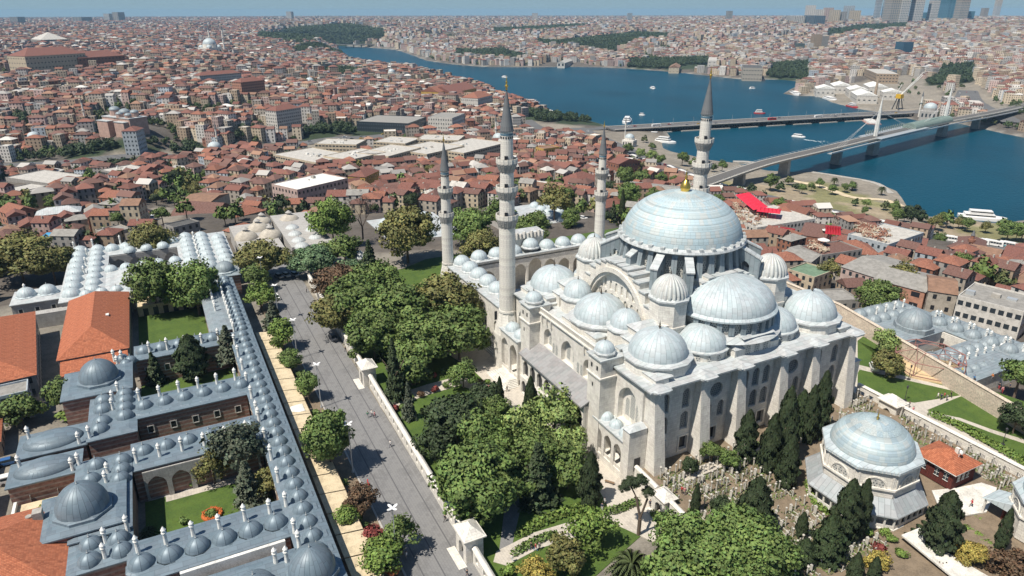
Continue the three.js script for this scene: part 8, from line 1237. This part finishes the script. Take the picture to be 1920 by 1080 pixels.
const DY = { black: [0.02, 0.02, 0.025], white: [0.75, 0.74, 0.72], red: [0.45, 0.04, 0.05], blue: [0.06, 0.2, 0.42], navy: [0.03, 0.04, 0.09], green: [0.06, 0.2, 0.14], grey: [0.2, 0.2, 0.21], pink: [0.6, 0.25, 0.28], tan: [0.4, 0.3, 0.2], orange: [0.6, 0.2, 0.05], teal: [0.05, 0.28, 0.3], yellow: [0.6, 0.5, 0.1] };
function person(x, z, y, top, leg, label, walk = 0, turn = rnd() * 6.28) { const o = mesh('person', outfit(walk, DY[top], DY[leg], DY.black), skinM, scene); o.position.set(x, y, z); o.rotation.y = turn; return tag(o, label, 'person'); }
for (const [x, z, y, a, b, l, w] of [
[-19.7,71.1, 0.3, 'green', 'grey', 'person in a green top at the left of the group of three on the street', 1], [-19.9,70.1, 0.3, 'white', 'navy', 'person in white in the middle of the group of three on the street', 1], [-18.9,69.7, 0.3, 'pink', 'navy', 'person in pink at the right of the group of three on the street', 1],
[-6.1,70.1, 0.3, 'white', 'navy', 'person in white walking alone in the middle of the street', 1], [21.2,68.5, 0.3, 'black', 'black', 'person in black walking beside the garden wall on the street', 1], [35.5,68.1, 0.3, 'white', 'black', 'person in white on the doorstep of the near gatehouse', 0], [35.4,70.3, 0.3, 'black', 'navy', 'person in dark clothes at the bottom edge of the street', 1], [26.9,77.9, 0.3, 'white', 'grey', 'person in white under the tree by the near street lamp', 0],
[34.6,57.8, 0.2, 'black', 'navy', 'person in black in the small group on the hedge path', 1], [35.2,57.2, 0.2, 'red', 'blue', 'person in red in the small group on the hedge path', 1], [35.3,56.5, 0.2, 'grey', 'black', 'person in grey in the small group on the hedge path', 1], [35.8,62.1, 0.2, 'white', 'white', 'person in white alone on the path by the near gatehouse', 1],
[-26.6,32.2, 1.6, 'black', 'black', 'person in black at the top of the mosque steps', 0], [-26,31.6, 1.6, 'navy', 'black', 'person in navy beside another on the mosque steps', 0], [-15.7,37.1, 0.15, 'black', 'black', 'person in black at the foot of the mosque steps', 1], [-18.2,40.8, 0.15, 'red', 'navy', 'person in red beside the border of the garden path', 1],
[-45.6,30.2, 0.15, 'black', 'navy', 'person in black sitting crowd by the courtyard door steps', 0], [-43.9,30, 0.15, 'navy', 'black', 'person in navy at the courtyard door steps', 0], [-43.8,31.9, 0.15, 'grey', 'black', 'person in grey near the courtyard door steps', 1],
[31.7,41, 0.2, 'navy', 'white', 'person in navy at the edge of the flagged court', 0], [30.6,39.7, 0.2, 'white', 'grey', 'person in white in the shade on the flagged court', 1], [34.8,30.7, 0.6, 'blue', 'blue', 'person in blue standing in the small cemetery gate', 0], [40.7,33, 0.2, 'grey', 'black', 'person with a pushchair on the path outside the cemetery wall', 1], [35.1,32.4, 0.2, 'navy', 'black', 'person in dark clothes approaching the small cemetery gate', 1],
[37.3,26.9, 2.9, 'red', 'black', 'person in red just inside the cemetery wall', 0], [37.8,26.6, 2.9, 'pink', 'grey', 'person in pink just inside the cemetery wall', 0],
[64.7,-17.6, 3.06, 'red', 'black', 'person in dark red crossing the white marble court', 1], [70.8,0.9, 1.5, 'white', 'black', 'person in white shirt on the path below the solitary cypress', 0], [71.2,0.6, 1.5, 'black', 'black', 'person in black beside the white shirt below the cypress', 0], [71.4,-0, 1.5, 'white', 'grey', 'second person in white below the solitary cypress', 1], [66,-13.3, 2.4, 'black', 'black', 'person in black at the lower edge of the marble court', 0],
[35.1,-54.2, 0.16, 'white', 'grey', 'person in white at the left of the park path group', 1], [35.8,-54.4, 0.16, 'navy', 'black', 'person in navy in the park path group', 1], [35.8,-55.6, 0.16, 'red', 'navy', 'person in red in the park path group', 0], [36.7,-55.2, 0.16, 'grey', 'black', 'person in grey in the park path group', 0], [36.2,-57.5, 0.16, 'black', 'black', 'person in black at the right of the park path group', 1], [36.2,-61.9, 0.16, 'black', 'grey', 'first of two dark people at the path crossing', 1], [36.4,-62.7, 0.16, 'navy', 'black', 'second of two dark people at the path crossing', 1],
[39.2,-72.1, 0.16, 'black', 'red', 'person in black in the group at the right edge of the park', 0], [40.6,-71, 0.16, 'pink', 'red', 'person in pink in the group at the right edge of the park', 1], [40.4,-74.4, 0.16, 'navy', 'black', 'person in navy at the right edge of the park', 0], [33.9,-70.6, 0.16, 'blue', 'black', 'person in blue beside the rubble wall path', 0], [35.5,-75.6, 0.16, 'orange', 'grey', 'person in orange walking below the rubble wall', 1], [28.1,-76.1, 0.16, 'white', 'blue', 'person in white near the pink frame', 1], [27.7,-74.1, 0.16, 'red', 'navy', 'person in red near the pink frame', 1], [29.9,-72.1, 0.16, 'yellow', 'white', 'person in yellow near the pink frame', 0],
[-3.8,-74.7, 0.16, 'black', 'black', 'person in black at the far end of the rubble wall path', 1], [36.5,-42.8, 0.16, 'pink', 'pink', 'person in pink outside the arched park gate', 1], [34.6,-44.2, 0.16, 'black', 'grey', 'person in black outside the arched park gate', 0], [-104.3,67.4, 0.3, 'grey', 'black', 'person at the upper end of the garden wall on the street', 0], [-91.7,67.5, 0.3, 'navy', 'grey', 'person leaning at the garden wall up the street', 0], [-55,67.1, 0.3, 'black', 'navy', 'person by the garden wall below the parked grey car', 1],
].filter((p) => p[5])) person(x, z, y, a, b, l, w);
// flower headed street lamps
{ const petal = new MB(); for (let k = 0; k < 4; k++) petal.add(new THREE.SphereGeometry(1, 12, 6), mat4(0, 0, 0, k * Math.PI / 2 + 0.4).multiply(new THREE.Matrix4().makeRotationZ(0.22)).multiply(mat4(0.85, 0.1, 0, 0, [0.78, 0.08, 0.4]))); const pg = petal.geo();
['near the bottom of the street', 'beside the tall street tree', 'beside the clipped round tree', 'halfway up the street', 'near the white parked car', 'at the top of the street'].forEach((l, i) => { const t = thing('street_lamp', 'tall street lamp with a white four petal head ' + l, 'street lamp', [27 - i * 28, 0.3, 79.7], 0, 'flower headed street lamps'); new MB().cyl(0, 0, 11.4, 0, 0.13, 0.07, 8).cyl(0, 0, 0.5, 0, 0.26, 0.22, 8).build('post', M.steel, t); mesh('lamp_head', pg, PAINT.white, t).position.y = 11.4; t.children[1].scale.setScalar(0.72); mesh('hub', new THREE.SphereGeometry(0.22, 10, 8), PAINT.white, t).position.y = 11.5; }); }
for (const [x, z, l] of [[4.6,-68.5, 'at the corner of the park lawn by the rubble wall'], [32.1,-46.2, 'on the narrow wedge of lawn'], [37.3,-64, 'at the crossing of the park paths'], [53.6,-48.3, 'on the strip of lawn by the hedge'], [25.8,-56.7, 'beside the path below the pink frame']]) { const t = thing('park_lamp', 'black park lamp post ' + l, 'lamp post', [x, 0.1, z], 0, 'black park lamps'); new MB().cyl(0, 0, 3.4, 0, 0.09, 0.06, 8).cyl(0, 0, 0.15, 0, 0.5, 0.5, 10).build('post', M.iron, t); new MB().flat(0, 3.4, 3.95, 0, 0.16, 0.26, 6).flat(0, 3.95, 4.25, 0, 0.3, 0.04, 6).build('lantern', M.iron, t); }
{ // pink octagonal steel frame over a timber floor
const [cx, cz] = [24,-66.8], t = thing('steel_frame', 'open pinkish octagonal steel frame over a tan timber floor', 'frame', [cx, 0.1, cz], 0.2), f = wash(0.36, 0.18, 0.16), r = 8.6, P = (k, q, y) => [q * Math.cos(k * Math.PI / 4), y, q * Math.sin(k * Math.PI / 4)]; new MB().flat(0, 0, 0.5, 0, r + 0.4, r + 0.4, 8, Math.PI / 8).build('floor', std({ map: paveT, color: [0.6, 0.45, 0.27] }), t).rotation.y = Math.PI / 8;
for (let k = 0; k < 8; k++) { new MB().bar(P(k, r, 0), P(k, r, 4.2), 0.13, 6).build('post', f, t); new MB().bar(P(k, r, 4.2), P(k + 1, r, 4.2), 0.12, 6).bar(P(k, r, 0.7), P(k + 1, r, 0.7), 0.09, 6).build('beam', f, t); new MB().bar(P(k, r, 4.2), P(k, 3.4, 5.4), 0.1, 6).bar(P(k, 3.4, 5.4), P(k + 1, 3.4, 5.4), 0.1, 6).bar(P(k, r, 4.2), P(k + 1, 3.4, 5.4), 0.06, 5).build('rafter', f, t); } for (let k = 0; k < 3; k++) new MB().add(new THREE.TorusGeometry(1.6, 0.09, 5, 20, 3.6).rotateX(Math.PI / 2), mat4([-5, 2, 4][k], 0.62, [-2, 1, -4][k])).build('curved_rail', M.iron, t); }
// parked vehicles
for (const [c, x, z, y, yaw, l, van] of [['silver', -123,73.1, 0.3, 0.3, 'silver car first in the row at the top of the street'], ['white', -122.9,70.6, 0.3, 0.3, 'white car in the middle of the row at the top of the street'], ['silver', -122,67.8, 0.3, 0.3, 'silver car last in the row at the top of the street'], ['white', -103.2,77.3, 0.3, 0.1, 'white car parked under the trees up the street'], ['grey', -64.5,68.2, 0.3, 0.05, 'dark grey car parked at the garden wall'], ['white', 18.1,-53.6, 0.16, 2.4, 'white van parked on the park lawn', 1], ['silver', -73.4,142.6, 0.1, 1.2, 'silver car at the end of the left alley', 1], ['white', -29.5,141.2, 0.1, 1.6, 'white car in the shaded alley at the left edge', 1], ['blue', -37,142.5, 0.1, 1.6, 'blue car in the shaded alley at the left edge', 0], ['white', -262,123.1, -8, 0.2, 'white delivery truck in the lot above the hospice', 1], ['white', -258.3,118, -8, 0.3, 'white van in the lot above the hospice', 1], ['silver', -251.3,120.4, -8, 0.3, 'silver car in the lot above the hospice', 0], ['white', -250.6,111.1, -8, -0.2, 'white pick-up in the lot above the hospice', 1], ['white', -345.5,115.4, -14, 0.4, 'white car parked beside the dark red brick block', 0], ['silver', -342,111.4, -14, 0.4, 'silver car parked beside the dark red brick block', 0], ['white', -143.5,-67, -6, 0.4, 'white car parked beyond the far courtyard corner', 0], ['dark', -148.4,-67.2, -6, 0.4, 'dark car parked beyond the far courtyard corner', 0], ['white', -223.8,-121.3, -14, 1, 'white van in the yard behind the far minaret', 1], ['white', -256.3,-97, -16, 1, 'white car in the lot behind the tall minaret', 0], ['white', -250.9,-98.3, -16, 1, 'second white car in the lot behind the tall minaret', 0], ['dark', -119.9,-186.2, -24, 0.4, 'dark car in the lane among the terrace buildings', 0]]) { const q = y < -1 ? Math.max(hgt(x, z) + 0.1, y - 4) : y; car(c, x, z, q, yaw, l, van); }
{ const [fx, fz] = [6.5,78.7], t = thing('flag', 'red flag on a short pole at the street edge', 'flag', [fx, 0.3, fz]); new MB().cyl(0, 0, 3.2, 0, 0.04, 0.03, 6).build('pole', M.steel, t); const g = new THREE.PlaneGeometry(1.3, 0.9, 8, 4), p = g.attributes.position; for (let i = 0; i < p.count; i++) p.setZ(i, 0.12 * Math.sin(p.getX(i) * 5)); g.computeVertexNormals(); mesh('cloth', g.translate(0.66, 2.7, 0), std({ color: [0.62, 0.02, 0.035], side: THREE.DoubleSide }), t); }
{ const [ux, uz] = [30.1,81.3], t = thing('parasol', 'orange brown parasol at the bottom edge of the street', 'parasol', [ux, 0.3, uz]); new MB().cyl(0, 0, 2.2, 0, 0.04, 0.04, 6).build('pole', M.steel, t); new MB().flat(0, 1.8, 2.5, 0, 1.3, 0.06, 8).build('cover', wash(0.45, 0.13, 0.05), t); }
{ const [ux, uz] = [-26.1,85.8], t = thing('parasol', 'square white parasol between the awnings and the street', 'parasol', [ux, 0.3, uz]); new MB().cyl(0, 0, 3.2, 0, 0.05, 0.05, 6).build('pole', M.steel, t); new MB().flat(0, 3, 3.6, 0, 2.4, 0.1, 4).build('cover', M.white, t); }
{ const [bx, bz] = [25.8,35.2], t = thing('bench', 'dark bench on the sunny flagged court', 'bench', [bx, 0.2, bz], 0.6); new MB().box(-1, 1, 0.42, 0.5, -0.25, 0.25).build('seat', M.wood, t); for (const d of [-0.8, 0.8]) new MB().box(d - 0.05, d + 0.05, 0, 0.42, -0.22, 0.22).build('leg', M.iron, t); }
{ // small stone tomb in the upper garden and the park trees by the water
const [x, z] = [-121.2,44], t = thing('small_tomb', 'small stone tomb with two little domes among the upper garden trees', 'tomb', [x, -1, z]); new MB().flat(0, 0, 4.6, 0, 2.2, 2.2, 8).box(-9, -2, 0, 3.4, -4, 4).build('wall', M.stone, t); mesh('dome', new MB().dome(0, 4.6, 0, 2.2, 1.6, 20, 5).geo(), M.leadFlat, t); mesh('dome', new MB().dome(-5.4, 3.4, 0, 3, 2, 20, 5).geo(), M.leadFlat, t); new MB().flat(0, 6, 7.6, 0, 1.5, 0.1, 8).build('cap', M.leadFlat, t);
const W = [[-273,-46.7,-328.7,7, 'mid', 'beside the spiral ramp of the rail bridge'], [-256.5,-47.4,-346.1,4.4, 'fresh', 'first on the sandy park lawn'], [-262.5,-48.9,-363.8,3.6, 'mid', 'small one on the sandy park lawn'], [-268.4,-49.2,-380.5,4, 'fresh', 'near the curved sea wall'], [-247.4,-49.2,-370.2,4.6, 'fresh', 'in the middle of the sandy park'], [-248.7,-49.4,-386.4,3.8, 'mid', 'beside the last park bench'], [-249.9,-49.5,-396,3.8, 'fresh', 'at the right of the sandy park'], [-206.2,-48.8,-356.7,4, 'pale', 'by the pale park path'], [-192.6,-47.9,-336.7,3.2, 'mid', 'by the park fence'], [-188.4,-49.4,-363,5, 'mid', 'at the corner of the park'], [-159.9,-48.5,-340.6,8, 'dark', 'big one at the end of the park'], [-168.6,-48.1,-338.6,6, 'mid', 'left of the big dark park tree'], [-147.8,-48.7,-348.3,5.4, 'olive', 'first on the right waterside lawn'], [-143.9,-49.1,-367.7,4.4, 'olive', 'second on the right waterside lawn'], [-136.2,-48.8,-364.1,5, 'mid', 'behind the moored excursion boat'], [-129.4,-49,-373,4, 'olive', 'thin one right of the excursion boat'], [-111.2,-48.4,-364.4,7, 'fresh', 'large one on the right waterside lawn'], [-107,-48.5,-372.5,7, 'fresh', 'at the right edge by the water'], [-271.3,-46,-306.8,4, 'dark', 'beside the red canopy'], [-243.3,-38.7,-241.8,6, 'mid', 'right of the great dome behind'], [-231.6,-38,-245.9,4, 'mid', 'just left of the red canopy'], [-176.9,-30.6,-232.6,6, 'mid', 'between the orange hall and the coaches'], [-213,-38.1,-262,4, 'dark', 'dark one behind the orange hall'], [-372,-44.6,-321.7,7, 'mid', 'by the water left of the tall far minaret'], [-355.9,-44.3,-320.5,5, 'mid', 'under the tall far minaret'], [-343.3,-46.2,-343.4,5, 'mid', 'by the water right of the tall far minaret'], [-419,-46,-309.6,6, 'pale', 'first of the row by the coaches'], [-401,-45.9,-309.1,6.4, 'pale', 'second of the row by the coaches'], [-377.2,-44.5,-301.6,6, 'mid', 'third of the row by the coaches'], [-444,-45.9,-313.9,6, 'mid', 'at the start of the row by the coaches'], [-245.8,-21.2,-164.3,8, 'mid', 'big one right of the far short minaret'], [-348.1,-44,-250.2,8.5, 'olive', 'behind the big one right of the far minaret'], [-307.6,-43.2,-227.7,9, 'mid', 'middle of the clump right of the far minaret'], [-316.4,-44.1,-253.2,6, 'fresh', 'in front of the parked coaches'], [-305.7,-44.6,-258,6, 'mid', 'second in front of the parked coaches'], [-174.2,-12,-115.6,8, 'fresh', 'lower part of the clump right of the far minaret'], [-229.7,-20,-144,5, 'dark', 'small dark one right of the far minaret'], [-177.7,-13.2,-134.5,5.6, 'mid', 'close behind the left side of the great dome'], [-221.6,-37.9,-224.2,6.4, 'mid', 'close behind the right side of the great dome']];
for (const [tx, ty, tz, r, lf, l] of W) tree('broadleaf_tree', r > 5.5 ? 'oak' : 'broad', lf, tx, tz, ty + r * 1.1, r, r * 0.95, { mid: 'green', fresh: 'bright green', dark: 'dark', olive: 'olive', pale: 'pale green' }[lf] + ' tree ' + l, 'tree', ty);
for (const [x2, z2, l] of [[-251.8,-399.9, 'first of three palms by the curved sea wall'], [-269.4,-399.2, 'second palm by the curved sea wall'], [-229.9,-406, 'dark palm at the end of the curved sea wall']]) palm(x2, z2, -50, 5.4, 4, l);
T('cypress', 'cyp', 1.8, 8.5, -151.8,-95, -2, 'tall slim cypress between the far minaret and the great dome', -12); T('tier', 'dark', 3.6, 6, -151.7,-89.7, -4, 'dark conifer between the far minaret and the great dome', -12);
}
{ // things that nothing tells apart share a label and so a group
const by = {}; for (const o of scene.children) if (o.userData.label) (by[o.userData.label] ??= []).push(o);
for (const l of Object.keys(by)) if (by[l].length > 1) for (const o of by[l]) o.userData.group ??= 'repeats: ' + l;
}
renderer.render(scene, camera);
